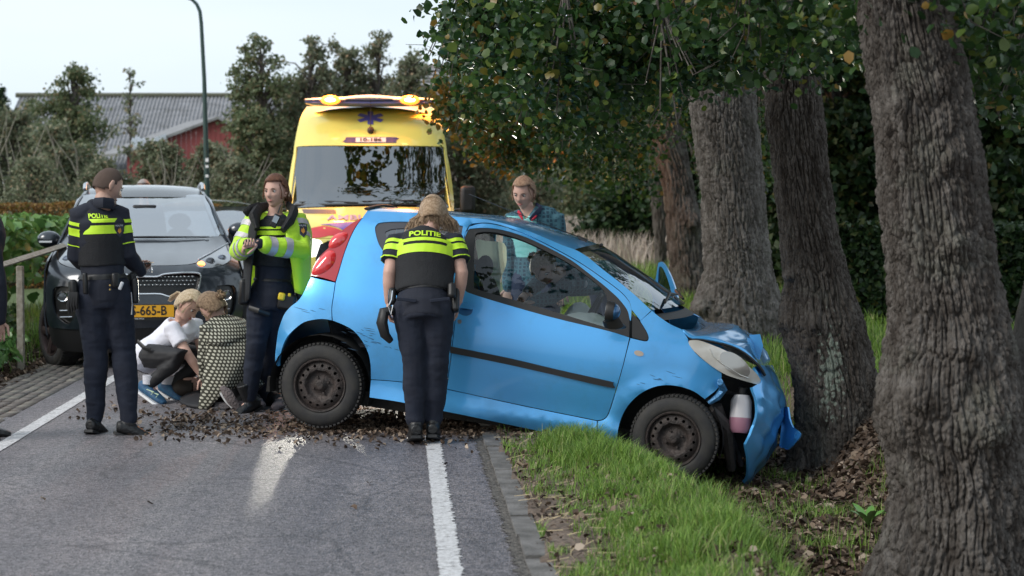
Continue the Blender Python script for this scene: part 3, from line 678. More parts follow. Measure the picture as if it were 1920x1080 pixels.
LEAF = leafmat('leaf_green', [(0, (.014, .04, .012)), (.4, (.026, .068, .018)), (.78, (.05, .11, .024)), (.93, (.12, .17, .03)), (1, (.26, .15, .03))], .38, .38, .5)
LEAF_DK = leafmat('leaf_dark', [(0, (.010, .026, .010)), (.5, (.02, .045, .014)), (.9, (.035, .07, .02)), (1, (.1, .1, .03))], .5, .22, .4)
LEAF_GR = leafmat('leaf_grey_green', [(0, (.11, .135, .08)), (.4, (.17, .20, .12)), (.75, (.23, .25, .165)), (.93, (.30, .26, .17)), (1, (.38, .25, .15))], .6, .35, .35)
LEAF_OL = leafmat('leaf_olive', [(0, (.09, .125, .06)), (.4, (.14, .18, .09)), (.8, (.20, .23, .13)), (1, (.30, .22, .12))], .55, .35, .35)
LEAF_OR = leafmat('leaf_orange', [(0, (.14, .07, .025)), (.4, (.22, .12, .035)), (.75, (.28, .17, .05)), (1, (.12, .13, .03))], .55, .25, .35)
LEAF_BR = leafmat('leaf_bright', [(0, (.06, .14, .04)), (.5, (.10, .23, .06)), (1, (.18, .33, .10))], .4, .3, .5)
def clump_leaves(centers, radii, per, size, seed, squash=.75, hang=0.):
    """leaves on twigs inside clumps: centres (n,3), radii (n,), per leaves each"""
    r = np.random.RandomState(seed); C = []; 
    for c, q in zip(centers, radii):
        k = max(3, int(per * (q / np.mean(radii))**2)); nt_ = max(2, k // 9)
        tw = r.normal(0, 1, (nt_, 3)); tw /= np.linalg.norm(tw, axis=1)[:, None]; tw *= (r.rand(nt_)**.5)[:, None] * q * np.array([1, 1, squash]); tw[:, 2] -= hang * np.abs(tw[:, 2])
        idx = r.randint(0, nt_, k); t = r.rand(k)[:, None]
        C.append(np.asarray(c) + tw[idx] * (.6 + .5 * t) + r.normal(0, 1, (k, 3)) * q * .24)
    C = np.concatenate(C); sz = size * r.uniform(.6, 1.25, len(C)); return C, sz
def crown_obj(centers, radii, per, size, seed, mat_, parent, broad=False, squash=.75, curl=.3, wr=.42, name='crown', hang=0., up=.6, zmin=None):
    C, sz = clump_leaves(centers, radii, per, size, seed, squash, hang)
    if zmin is not None: k = C[:, 2] > zmin; C, sz = C[k], sz[k]
    v, f = leaf_verts(C, up, sz, seed + 1, curl=curl, broad=broad, wr=wr); return mk(name, v, f, mat_, parent, False)

# --- the row of thick trunks on the right
T1 = [(0, 1612, 1775), (100, 1620, 1800), (200, 1642, 1820), (300, 1646, 1838), (400, 1652, 1850), (500, 1667, 1862), (600, 1668, 1885), (690, 1652, 1902), (750, 1643, 1912), (800, 1645, 1915), (850, 1668, 1908), (900, 1674, 1918), (1000, 1662, 1935), (1080, 1632, 1955)]
T2 = [(90, 1433, 1527), (134, 1435, 1533), (208, 1436, 1541), (304, 1450, 1551), (430, 1462, 1570), (534, 1472, 1596), (600, 1464, 1618), (640, 1472, 1628), (690, 1488, 1640), (740, 1496, 1646), (800, 1498, 1650), (860, 1490, 1665)]
T3 = [(100, 1290, 1416), (208, 1297, 1414), (356, 1315, 1428), (504, 1326, 1445), (578, 1303, 1470), (640, 1311, 1478), (685, 1308, 1486)]
T4 = [(100, 1196, 1262), (208, 1206, 1272), (356, 1244, 1303), (490, 1256, 1318), (560, 1262, 1332), (600, 1262, 1338)]
T5 = [(200, 1205, 1225), (410, 1224, 1246), (520, 1231, 1250), (560, 1232, 1252)]
ROW = 'thick roadside trees in a row'
BARK_LIT = bark_material('bark_lit', (.10, .088, .078), (.25, .23, .215))  # bark made paler: brighter light on the third trunk put into its colour
LICH = bark_material('bark_with_lichen', (.055, .045, .038), (.145, .128, .115), lichen=tuple(P(1562, 700, 12.0)))
tree_specs = [
    (T1, 8.1, 520, 480, .5, [(1795, 455, .055, .05), (1790, 290, .05, .03), (1700, 195, .06, .04), (1730, 740, .11, .05), (1850, 800, .12, .05), (1810, 655, .09, .04)], .024, 3, BARK, 17, 'nearest thick gnarled tree trunk with swollen base at the right edge'),
    (T2, 12.35, 320, 380, .45, [(1492, 520, .04, .06), (1470, 612, .06, .05), (1530, 610, .05, .04), (1500, 300, .05, .03)], .021, 11, LICH, 16, 'thick tree trunk with pale lichen that the blue car has hit'),
    (T3, 17.2, 250, 300, .3, [(1318, 575, .1, .1), (1385, 630, .09, .1), (1350, 640, .08, .05)], .026, 17, BARK_LIT, 13, 'widest straight furrowed trunk just right of the open car door'),
    (T4, 24.5, 120, 170, .3, [(1300, 415, .16, .12)], .03, 23, BARK, 10, 'leaning trunk behind the open car door, with a dark knot'),
    (T5, 33, 60, 90, .2, [], .03, 29, BARK, 10, 'thin dark trunk at the far end of the row beside the meadow'),
]
roots = []
for (rows, d, na, nzz, fl, bu, amp, sd_, mt, fq, lab) in tree_specs:
    b = P((rows[-1][1] + rows[-1][2]) / 2, rows[-1][0], d)
    t = thing('tree', lab, 'tree', (b.x, d, float(tz(b.x, d, False))), ROW)
    tr, tp, r0 = trunk(rows, d, na, nzz, fl, bu, amp, sd_, 6.2, mt, t, fq)
    tips = limbs(tp, r0, 5, 1., .75, sd_, BARK, t, 3.6); roots.append((t, tp, tips, d))
# a second stem growing out of the first tree's foot, at the frame's edge
t1 = roots[0][0]; m = MB()
m.tube([P(1905, 1100, 8.35), P(1915, 900, 8.4), P(1925, 760, 8.45), P(1945, 600, 8.5), P(1985, 400, 8.6)], [.20, .15, .12, .10, .08], 24)
side = m.build('side_stem', BARK, t1)
# low boughs and their leaves: hand-placed clumps (px, py, depth, radius) where the photograph shows foliage
low = {
 0: [(1640,20,8.6,.45),(1760,10,8.0,.4),(1880,30,8.3,.5),(1850,90,8.6,.35),(1905,110,9.2,.4),(1700,-20,8.5,.4),(1590,-30,9.,.5),(1550,20,9.6,.45),(1490,40,9.8,.45),(1850,150,9.6,.3),(1900,180,9.4,.3),(1420,10,9.4,.4),(1350,-20,9.6,.5),(1790,110,9.3,.22)],
 1: [(1000,60,11,.45),(1080,40,11.2,.45),(1150,50,11.4,.45),(1050,120,10.8,.36),(1110,130,11.4,.38),(1180,110,11.2,.36),(1250,60,11.2,.45),(1230,130,11.6,.30),(960,100,11.6,.35),(1320,50,11.5,.42),(1400,50,11.6,.42),(1290,120,12,.28),(1340,110,11.8,.25),(1465,70,11.2,.3),(940,40,11.5,.4),(900,0,11.4,.35),(1000,160,11.9,.26),(1500,100,11.5,.25),(1260,160,10.8,.10),(1060,170,11.5,.2),(1150,170,11.8,.2)],
 2: [(900,80,14.5,.42),(950,130,15,.45),(870,40,14.2,.32),(1000,190,15,.42),(930,190,15.5,.40),(1060,210,15,.42),(1110,200,15.5,.42),(1160,190,15,.4),(1080,160,14,.45),(1190,150,15.,.42),(1000,120,14,.5),(1220,200,16,.26),(1130,250,16.,.30),(880,120,15.5,.3),(1240,110,16,.5),(1350,130,15.2,.3),(1400,100,15,.35),(830,85,14.8,.10),(850,110,15,.16)],
 3: [(870,190,19,.42),(900,240,19.5,.42),(850,150,19,.30),(950,270,20,.42),(1000,250,20,.5),(1050,270,20.5,.42),(1100,290,21,.4),(960,210,20,.55),(1150,270,21,.5),(1180,320,22,.42),(1100,230,21,.6),(900,200,20,.5),(1170,230,22,.6),(840,210,19.5,.26),(1200,260,22.5,.5),(930,300,20.5,.2),(1020,310,21,.2),(1280,200,21.,.5),(1440,250,20,.5),(1450,330,21,.45)],
 4: [(1000,250,27,.7),(1080,300,28,.7),(1150,330,29,.7),(1200,330,30,.6),(900,230,28,.7),(1050,220,28,.9),(1170,270,28,1.),(1010,320,29,.5),(950,290,28,.5),(1300,300,28,.8)],
}
for k, (t, tp, tips, d) in enumerate(roots):
    r = random.Random(50 + k); cs = []; rs = []
    for (px_, py_, dd, rr_) in low[k]: cs.append(tuple(P(px_, py_, dd))); rs.append(rr_)
    nlow = len(cs)
    lv = {0: 300, 1: 330, 2: 290, 3: 260, 4: 190}[k]; sz = {0: .054, 1: .056, 2: .060, 3: .066, 4: .09}[k]
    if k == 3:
        au = [i for i, q in enumerate(low[3]) if q[0] < 985]; AUT_LIT = leafmat('leaf_autumn_beacon_lit', [(0, (.10, .085, .015)), (.4, (.20, .13, .02)), (.75, (.32, .17, .03)), (1, (.05, .09, .02))], .45, .4)  # autumn tint with the beacons' amber glow also put into the leaf colour
        crown_obj([cs[i] for i in au], [rs[i] for i in au], 150, sz, 260, AUT_LIT, t, broad=True, squash=.8, name='beacon_lit_autumn_foliage', up=1.0)
    crown_obj(cs, rs, lv, sz, 60 + k, LEAF, t, broad=True, squash=.8, curl=.3, wr=.44, name='low_foliage', up=1.0)
    # boughs carrying them
    m = MB()
    for c in cs:
        if r.random() < .45: continue
        c = Vector(c); a = min(tips + [tp], key=lambda q: (q - c - Vector((0, 0, .8))).length * r.uniform(.7, 1.3)); mid = a.lerp(c, .55) + Vector((r.uniform(-.35, .35), r.uniform(-.3, .3), r.uniform(.1, .5))); e = c + (c - mid) * .12
        pts = [a, a.lerp(mid, .5) + Vector((0, 0, .25)), mid, mid.lerp(c, .6) + Vector((r.uniform(-.05, .05), 0, .05)), c, e]; m.tube(pts, [.032, .024, .016, .010, .006, .003], 5)
        for q in range(7):
            w_ = Vector((r.uniform(-1, 1), r.uniform(-1, 1), r.uniform(-.9, .5))).normalized() * .32; m.tube([mid.lerp(c, .8), c + w_ * .5, c + w_], [.006, .004, .002], 4)
    m.build('bough', BARK, t)
    # high crown, mostly above the frame: shades the place and shows in the reflections
    cs = []; rs = []
    for q in range(90):
        a = r.uniform(0, 2 * math.pi); e = r.random()**.5 * 3.1; z = r.uniform(3.6, 8.5); 
        p = Vector((tp.x + math.cos(a) * e * 1.0, d + math.sin(a) * e, z)); qx, qy = proj(p)
        if qy > 10 and qx < 1500: p.z += 1.2
        if qx < 880 and qy > -20: continue
        if k < 2 and p.x < tp.x - .9 and q % 3: continue
        cs.append(tuple(p)); rs.append(r.uniform(.4, .75))
    if k in (2, 3):
        for q in range(60): cs.append((r.uniform(-2.3, 1.2), r.uniform(15.5, 23), r.uniform(4.9, 7.2))); rs.append(r.uniform(.25, .5))
    crown_obj(cs, rs, 85 if k < 3 else 70, .13, 80 + k, LEAF, t, broad=False, squash=.7, wr=.45, name='crown', up=1.0)

# --- generic far trees and bushes
def far_tree(kind, label, px, top, base, d, wpx, mt, n=26, per=120, size=.10, seed=0, shape='oval', group=None, stem=True, z0=None, cat='tree', twigs=0):
    n = int(n * 2.6); per = int(per * (.8 if shape in ('oval', 'spire') else 1.))
    r = random.Random(seed); c0 = P(px, base, d); ztop = P(px, top, d).z; zb = 0. if z0 is None else z0; hw = wpx / 3400 * d / 2 * (1.5 if shape in ('oval', 'spire') and wpx > 70 else 1); ztop += .18 if shape in ('oval', 'spire') else 0
    t = thing(kind, label, cat, (c0.x, d, zb), group); zc0 = max(zb + .1, P(px, base, d).z) if shape != 'bush' else zb
    if stem:
        m = MB(); m.tube([Vector((c0.x, d, zb - .1)), Vector((c0.x + r.uniform(-.1, .1), d, (zb + ztop) / 2)), Vector((c0.x, d, ztop - (ztop - zb) * .08))], [max(.05, hw * .09), hw * .05, .01], 7)
        m.build('trunk', BARK, t)
    cs = []; rs = []
    leaders = [(0., 1.)] + [(r.uniform(-.85, .85), r.uniform(.5, .96)) for _ in range(6)]
    for i in range(n):
        f = (i + .5) / n
        if shape in ('oval', 'spire'):
            lx_, lt = leaders[0] if r.random() < .34 else r.choice(leaders); zt_ = zc0 + (ztop - zc0) * lt; f = r.random()**.85; z = zc0 + (zt_ - zc0) * f; w_ = hw * .62 * (1.05 - f)**.6 * r.uniform(.5, 1.25)
            a = r.uniform(0, 2 * math.pi); q = max(.2, hw * r.uniform(.2, .46) * (1.2 - .65 * f)); cs.append((c0.x + lx_ * hw * (.55 + .3 * f) + math.cos(a) * w_, d + math.sin(a) * w_, min(z, ztop - q * .5))); rs.append(q); continue
        z = zc0 + (ztop - zc0) * f
        if shape == 'oval': w_ = hw * math.sin(math.pi * min(1, .18 + .80 * f))**.7
        elif shape == 'spire': w_ = hw * (1 - f)**.75 + .12
        else: w_ = hw * math.sqrt(max(.03, 1 - f**2.2))
        a = r.uniform(0, 2 * math.pi); e = w_ * r.random()**.45; q = max(.2, hw * r.uniform(.22, .5) * (1.15 - .55 * f)); cs.append((c0.x + math.cos(a) * e, d + math.sin(a) * e * .8, min(z, ztop - q * .5))); rs.append(q)
    if stem:
        m = MB()
        for c in cs: m.tube([Vector((c0.x, d, max(zb, c[2] - hw * .5))), Vector(c) * .5 + Vector((c0.x, d, c[2] - hw * .1)) * .5, Vector(c)], [.03, .018, .006], 4)
        m.build('branches', BARK, t)
    crown_obj(cs, rs, per, size, seed + 5, mt, t, squash=.85, wr=.38)
    if twigs:
        m = MB()
        for i in range(twigs):
            a = Vector((c0.x + r.uniform(-1, 1) * hw, d - hw * .5, zb + (ztop - zb) * r.uniform(.1, .6))); b = a + Vector((r.uniform(-.5, .5), r.uniform(-.3, .1), r.uniform(.5, 1))) * (ztop - zb) * .5
            m.tube([a, (a + b) / 2 + Vector((r.uniform(-.1, .1), 0, 0)), b], [.016, .012, .005], 4)
        m.build('twigs', mat('pale_twig', (.26, .24, .2), .8), t)
    return t
# ================================================================== BACKGROUND
# left bushes in front of the barn
far_tree('bush', 'grey-green brushwood bush at the far left under the barn gable', 25, 205, 380, 44, 150, LEAF_GR, 34, 150, .10, 101, 'bush', twigs=16, cat='bush')
far_tree('bush', 'wide grey brushwood bush between the left tree and the lamp post', 100, 235, 380, 42, 170, LEAF_GR, 34, 150, .10, 102, 'bush', twigs=24, cat='bush')
far_tree('tree', 'round olive tree standing alone before the corrugated barn roof', 138, 133, 300, 52, 105, LEAF_OL, 30, 150, .11, 103, 'oval')
far_tree('bush', 'low green bush at the foot of the lone olive tree', 165, 275, 380, 43, 120, LEAF_OL, 26, 150, .09, 104, 'bush', cat='bush')
far_tree('tree', 'dark evergreen showing at the left edge of the barn roof', 5, 168, 260, 60, 50, LEAF_DK, 16, 120, .11, 105, 'bush')
far_tree('bush', 'small dark green shrub growing at the left end of the roof', 58, 186, 230, 58, 44, LEAF_OL, 12, 110, .10, 106, 'bush', cat='bush')
far_tree('bush', 'pale yellowish bush below the white skylights', 300, 268, 380, 41, 170, LEAF_GR, 44, 190, .09, 107, 'bush', twigs=26, cat='bush')
far_tree('bush', 'brushwood bush with bare twigs around the foot of the lamp post', 395, 270, 380, 40, 160, LEAF_GR, 44, 190, .09, 108, 'bush', twigs=30, cat='bush')
far_tree('bush', 'low grey hedge bush behind the officer with cropped hair', 205, 300, 385, 38, 160, LEAF_GR, 30, 150, .08, 109, 'bush', cat='bush')
far_tree('bush', 'low grey hedge bush at the left edge behind the clipped hedge', 60, 300, 385, 37, 190, LEAF_GR, 34, 150, .08, 110, 'bush', cat='bush')
far_tree('bush', 'low grey hedge bush right of the parked dark car roof', 440, 300, 385, 38, 150, LEAF_GR, 30, 150, .08, 111, 'bush', cat='bush')
far_tree('sapling', 'thin bare-topped sapling rising above the barn ridge', 245, 140, 300, 50, 55, LEAF_GR, 12, 16, .11, 112, 'oval')
far_tree('tree', 'tall slender grey-green tree left of the ambulance', 492, 78, 330, 46, 96, LEAF_OL, 40, 120, .10, 113, 'spire')
far_tree('bush', 'olive thicket below the slender tree left of the ambulance', 480, 205, 385, 45, 130, LEAF_OL, 40, 170, .10, 114, 'bush', cat='bush')
far_tree('tree', 'brownish tree behind the left beacon of the ambulance', 583, 82, 320, 47, 105, LEAF_GR, 40, 120, .10, 115, 'oval')
far_tree('tree', 'second brownish tree right of the left beacon', 652, 92, 320, 48, 80, LEAF_GR, 34, 110, .10, 116, 'oval')
far_tree('tree', 'tallest pale tree directly above the ambulance roof', 712, 74, 320, 48, 100, LEAF_GR, 40, 110, .10, 117, 'oval')
far_tree('tree', 'bushy tree above the right beacon of the ambulance', 775, 112, 330, 47, 105, LEAF_GR, 38, 130, .10, 118, 'oval')
far_tree('bush', 'brown thicket behind the ambulance roof, left half', 560, 165, 390, 49, 150, LEAF_GR, 44, 190, .10, 119, 'bush', cat='bush')
far_tree('bush', 'brown thicket behind the ambulance roof, right half', 700, 160, 390, 50, 220, LEAF_GR, 54, 190, .10, 120, 'bush', cat='bush')
far_tree('bush', 'grey-green thicket right of the ambulance body', 865, 175, 415, 50, 170, LEAF_GR, 60, 210, .10, 121, 'bush', cat='bush')
far_tree('bush', 'grey-green thicket behind the standing paramedic', 960, 225, 415, 60, 190, LEAF_GR, 54, 200, .11, 122, 'bush', cat='bush')
far_tree('bush', 'dark thicket at the back of the dry meadow', 1070, 235, 415, 96, 190, LEAF_OL, 54, 200, .17, 123, 'bush', cat='bush')
far_tree('bush', 'dark thicket behind the meadow beside the leaning trunk', 1180, 225, 415, 95, 190, LEAF_OL, 54, 200, .17, 124, 'bush', cat='bush')
far_tree('bush', 'dark thicket in the gap between the two widest trunks', 1300, 200, 420, 94, 200, LEAF_DK, 50, 190, .17, 125, 'bush', cat='bush')
# right-hand woods
wood = [(1240,-60,470,38,230,126,'dark leafy tree behind the leaning trunk'),(1440,-60,500,30,230,127,'dark leafy tree behind the widest trunk'),(1560,-60,470,27,230,128,'dark leafy tree seen between the two nearest trunks'),
        (1640,-60,470,36,260,129,'taller dark tree deeper in the wood behind the nearest trunk'),(1860,-60,470,26,260,130,'dark leafy tree at the right edge of the frame'),(1960,-60,500,33,300,131,'dark tree mostly beyond the right edge'),(1770,-60,470,40,300,132,'dark tree hidden behind the nearest trunk'),(1500,-60,450,45,300,133,'farthest dark tree of the wood behind the lichen trunk'),(1380,-60,450,50,300,134,'farthest dark tree of the wood behind the widest trunk')]
for (px_, top, base, d, wpx, sd_, lab) in wood:
    far_tree('tree', lab, px_, top - 120, base, d, wpx, LEAF_DK, 70, 190, .15, sd_, 'bush', group='trees of the dark wood on the right')
# ivy hedge on the right
def leaf_block(name, label, cat, x0, x1, y0, y1, z0, z1, n, size, mt, seed, top_mat=None, kind=None, wob=.25):
    r = np.random.RandomState(seed); t = thing(name, label, cat, ((x0 + x1) / 2, (y0 + y1) / 2, z0))
    # solid dim core keeps daylight out of the hedge
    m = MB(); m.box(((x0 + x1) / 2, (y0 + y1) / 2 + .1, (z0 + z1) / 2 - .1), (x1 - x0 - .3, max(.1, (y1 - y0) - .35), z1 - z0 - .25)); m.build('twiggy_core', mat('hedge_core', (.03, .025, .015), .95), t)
    X = r.uniform(x0, x1, n); Y = r.uniform(y0, y1, n); Z = r.uniform(z0, z1, n); sel = r.rand(n)
    Y = np.where(sel < .6, y0 + r.exponential(.07, n) + (fbm(X * 2.2, Z * 2.2, 0, 3, seed) - .45) * wob, Y); Z = np.where(sel > .6, z1 - r.exponential(.05, n) + (fbm(X * 2, Y * 2, 0, 3, seed + 1) - .45) * wob * 1.1, Z)
    v, f = leaf_verts(np.c_[X, Y, Z], .8, size * r.uniform(.6, 1.3, n), seed, broad=False, wr=.42); mk('foliage', v, f, mt, t, False); return t
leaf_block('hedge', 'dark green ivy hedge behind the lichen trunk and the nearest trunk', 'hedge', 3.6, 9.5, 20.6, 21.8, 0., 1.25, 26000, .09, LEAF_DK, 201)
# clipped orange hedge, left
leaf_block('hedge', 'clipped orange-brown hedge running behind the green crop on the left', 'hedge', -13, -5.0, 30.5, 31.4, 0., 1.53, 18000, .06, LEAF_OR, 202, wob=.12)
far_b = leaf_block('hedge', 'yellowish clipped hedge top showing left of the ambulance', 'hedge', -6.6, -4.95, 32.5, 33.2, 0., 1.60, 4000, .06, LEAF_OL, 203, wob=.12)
mat_weeds = leafmat('weed_leaves', [(0, (.05, .09, .03)), (.5, (.09, .16, .05)), (.85, (.14, .22, .07)), (1, (.25, .22, .12))], .6, .3)
# leafy crop / nettles on the left bank
r = np.random.RandomState(210); n = 9000; Y = r.uniform(16.5, 25, n); X = -8 + 3.4 * r.rand(n) - (Y - 17) * .14; S = sr(X, Y); k = S < -4.3 - .02 * (Y - 16); X, Y = X[k], Y[k]; n = len(X)
top = 1.22 + .25 * fbm(X * 1.2, Y * 1.2, 0, 2, 8); Z = top - np.abs(r.exponential(.22, n)); Z = np.clip(Z, .1, 2)
v, f = leaf_verts(np.c_[X, Y, Z], 1.4, r.uniform(.09, .2, n), 211, curl=.3, wr=.4); o = mk('leafy_crop', v, f, LEAF_BR, None, False); tag(o, 'dense broad-leaved green crop behind the wooden rail', 'crop', kind='stuff')
r = np.random.RandomState(212); n = 15000; Y = r.uniform(14.2, 18.5, n); S = -3.85 - 1.5 * r.rand(n); X = S - RD * Y; Z = r.rand(n)**1.3 * (.35 + .55 * sstep((-3.9 - S) / .8)) + .05
v, f = leaf_verts(np.c_[X, Y, Z + tz(X, Y, False)], .8, r.uniform(.03, .09, n), 213, curl=.4, broad=False, wr=.33); o = mk('weeds', v, f, mat_weeds, None, False); tag(o, 'tangled weeds on the bank below the wooden rail', 'weeds', kind='stuff')
r = np.random.RandomState(214); n = 900; cx = r.uniform(-5.0, -4.6, 9); cy = r.uniform(14.6, 17, 9); q = r.randint(0, 9, n); X = cx[q] + r.normal(0, .14, n); Y = cy[q] + r.normal(0, .14, n); Z = r.uniform(.1, .34, n)
v, f = leaf_verts(np.c_[X, Y, Z], 1., r.uniform(.07, .15, n), 215, curl=.4, wr=.28); o = mk('weeds', v, f, LEAF_BR, None, False); tag(o, 'fresh green docks low on the left bank beside the car wheel', 'weeds', kind='stuff')
# broad-leaved plant in the ditch
t = thing('plant', 'small bright green broad-leaved plant beside the nearest trunk', 'plant', tuple(G(1628, 985, -.2)))
for a in range(7):
    an = a * .9 + .3; b = Vector(t.location); d_ = Vector((math.cos(an), math.sin(an), 0)); L = .12 + .02 * (a % 3); sdv = d_.cross(Vector((0, 0, 1)))
    v = []; 
    for k in range(5): tt = k / 4; c = b + d_ * L * tt * .8 + Vector((0, 0, L * (tt * 1.1 - .5 * tt * tt))); ww = .024 * math.sin(math.pi * (.12 + .83 * tt)); v += [c - sdv * ww + Vector((0, 0, .006)), c, c + sdv * ww + Vector((0, 0, .006))]
    mk('leaf', v, [(3 * k + j, 3 * k + j + 1, 3 * k + j + 4, 3 * k + j + 3) for k in range(4) for j in range(2)], mat('young_leaf', (.11, .25, .05), .4), t)
# wooden rail
t = thing('rail_fence', 'weathered wooden rail on posts left of the dark car', 'fence', tuple(P(40, 700, 15.6)))
m = MB(); a, b = P(-60, 517, 15.2), P(118, 461, 17.4); m.tube([a, b], [(.028, .052), (.028, .052)], 4, side=(0, 0, 1)); m.build('rail', WOOD, t, smooth=False)
for (px_, py_, d) in ((-20, 505, 15.6), (34, 488, 16.4), (92, 470, 17.2)):
    c = P(px_, py_, d); m = MB(); m.box((c.x, d + .06, .45), (.06, .06, 1.0)); m.build('post', WOOD, t, smooth=False, bevel=.006)
# barn with corrugated roof
BROOF = mat('fibre_cement', (.15, .148, .15), .85, col2=(.33, .33, .35), ns=1.6, nd=6, coords='Position', stretch=(1, 3, 3), ramp=(.3, .7))
D0 = 86.; a = P(38, 181, D0); b = P(835, 181, D0)
t = thing('barn', 'long low barn with grey corrugated roof behind the bushes', 'barn', (a.x, D0, 0))
L = b.x - a.x; sl = Vector((.55, -8.0, -3.9)); ncols = int(L / .178); off_r = Vector(t.location)
v = []; f = []; nper = 6
for i in range(ncols * nper + 1):
    u = i / nper * .178; hh_ = .045 * math.cos(2 * math.pi * i / nper)
    for k in range(5): q = k / 4; p = a + Vector((u, 0, 0)) + sl * q + Vector((0, -.4 * hh_, hh_ - .02 * math.sin(q * 3))); v.append(p)
for i in range(ncols * nper):
    for k in range(4): j = i * 5 + k; f.append((j, j + 5, j + 6, j + 1))
roof = mk('corrugated_roof', v, f, BROOF, t, True, 0)
m = MB(); m.tube([a + Vector((-.2, 0, .06)), b + Vector((.2, 0, .06))], .13, 6); m.build('ridge_cap', mat('mossy_ridge', (.10, .10, .07), .9), t)
m = MB(); m.box((a.x + L / 2 + .3, D0 - 3.2, 1.2), (L - .6, 6.2, 2.4)); m.build('wall', mat('barn_wall', (.2, .17, .15), .9), t)
e = a + sl; m = MB(); m.add([a, a + sl, a + sl * Vector((1, -1, 1)).to_tuple()[0] if False else a + Vector((.3, 8, -3.9))], [(0, 1, 2)]); m.build('gable', mat('barn_gable', (.25, .2, .18), .9), t, fix=False)
# lean-to with red gable
D1 = 70.; ap = P(412, 222, D1); RED = mat('red_boarding', (.27, .05, .05), .8, col2=(.17, .045, .045), ns=30, stretch=(6, 6, .3))
t = thing('shed', 'small shed with red boarded gable and grey sheet roof before the barn', 'shed', (ap.x, D1, 0))
gl, gr_ = P(238, 287, D1), P(470, 262, D1)
v = [gl, ap, gr_, Vector((gr_.x, D1, 0)), Vector((gl.x, D1, 0))]
k = 0
xs_ = np.linspace(gl.x, gr_.x, 26)
for x0, x1 in zip(xs_[:-1], xs_[1:]):
    zt = lambda x: (gl.z + (ap.z - gl.z) * (x - gl.x) / (ap.x - gl.x)) if x < ap.x else (ap.z + (gr_.z - ap.z) * (x - ap.x) / (gr_.x - ap.x))
    x1_ = x1 - .012; mk('board', [(x0, D1, 0), (x1_, D1, 0), (x1_, D1, zt(x1_)), (x0, D1, zt(x0)), (x0, D1 + .03, 0), (x1_, D1 + .03, 0), (x1_, D1 + .03, zt(x1_)), (x0, D1 + .03, zt(x0))], [(0, 1, 2, 3), (4, 7, 6, 5), (0, 3, 7, 4), (1, 5, 6, 2), (3, 2, 6, 7)], RED, t, False)
bk_ = Vector((-2.9, 9.0, .2)); 
up_ = Vector((0, 0, .08)); m = MB(); m.add([gl - Vector((.3, .25, .1)) + up_, ap - Vector((0, .25, 0)) + up_, ap + bk_ + up_, gl + bk_ - Vector((.3, 0, .1)) + up_], [(0, 1, 2, 3)]); m.add([gr_ + Vector((.3, -.25, -.1)) + up_, ap - Vector((0, .25, 0)) + up_, ap + bk_ + up_, gr_ + bk_ + up_], [(3, 2, 1, 0)])
sr_ = m.build('roof', mat('sheet_roof', (.17, .165, .17), .8, col2=(.27, .27, .28), ns=3, coords='Position'), t, smooth=False, fix=False); md = sr_.modifiers.new('thick', 'SOLIDIFY'); md.thickness = .1
# white roof-light sheets lying at the lower roof edge
for i, (x0, y0, x1, y1) in enumerate([(238,284,258,275),(250,276,272,265),(262,283,290,268),(278,274,302,262),(290,266,312,258),(246,268,262,262)]):
    p0, p1 = P(x0, y0, 69.2), P(x1, y1, 69.8); m = MB(); m.tube([p0, p1], [(.16, .03), (.16, .03)], 4, side=(0, 0, 1)); m.build('roof_light', mat('white_sheet', (.7, .72, .75), .4), sr_, smooth=False)
# small tiled roof far right of the barn, above the right beacon
D2 = 78.; t = thing('house', 'pale roofed farm building showing above the right beacon', 'building', (P(805, 180, D2).x, D2, 0))
m = MB(); m.box((P(812, 150, D2).x, D2 + 2, 3.6), (2.6, 4, 7.2)); m.build('wall', mat('farm_wall', (.35, .3, .28), .9), t, smooth=False)
for i in range(5):
    m = MB(); m.box((P(812, 130 + i * 7, D2).x, D2 - .12, P(812, 130 + i * 7, D2).z), (2.8, .12, .09)); m.build('slat', mat('pale_slat', (.5, .5, .53), .7), t, smooth=False)
m = MB(); m.box((P(812, 126, D2).x, D2 + 2, P(812, 126, D2).z + .03), (3.0, 4.4, .16)); m.build('roof', mat('farm_roof', (.33, .3, .31), .8), t, smooth=False)
# pale greenhouse glints low behind the meadow at the ambulance's right
D3 = 100.; t = thing('greenhouse', 'pale glass greenhouse glimpsed through leaves beside the ambulance mirror', 'greenhouse', (P(915, 400, D3).x, D3, 0))
for i in range(7):
    m = MB(); p = P(880 + i * 11, 376, D3); m.box((p.x, D3, 1.6), (.3, .05, 1.3)); m.build('pane', mat('pale_glass', (.62, .68, .75), .2), t, smooth=False)
m = MB(); m.box((P(915, 400, D3).x, D3 + .3, .5), (2.6, .3, 1.0)); m.build('base_wall', mat('farm_wall2', (.3, .3, .3), .9), t, smooth=False)
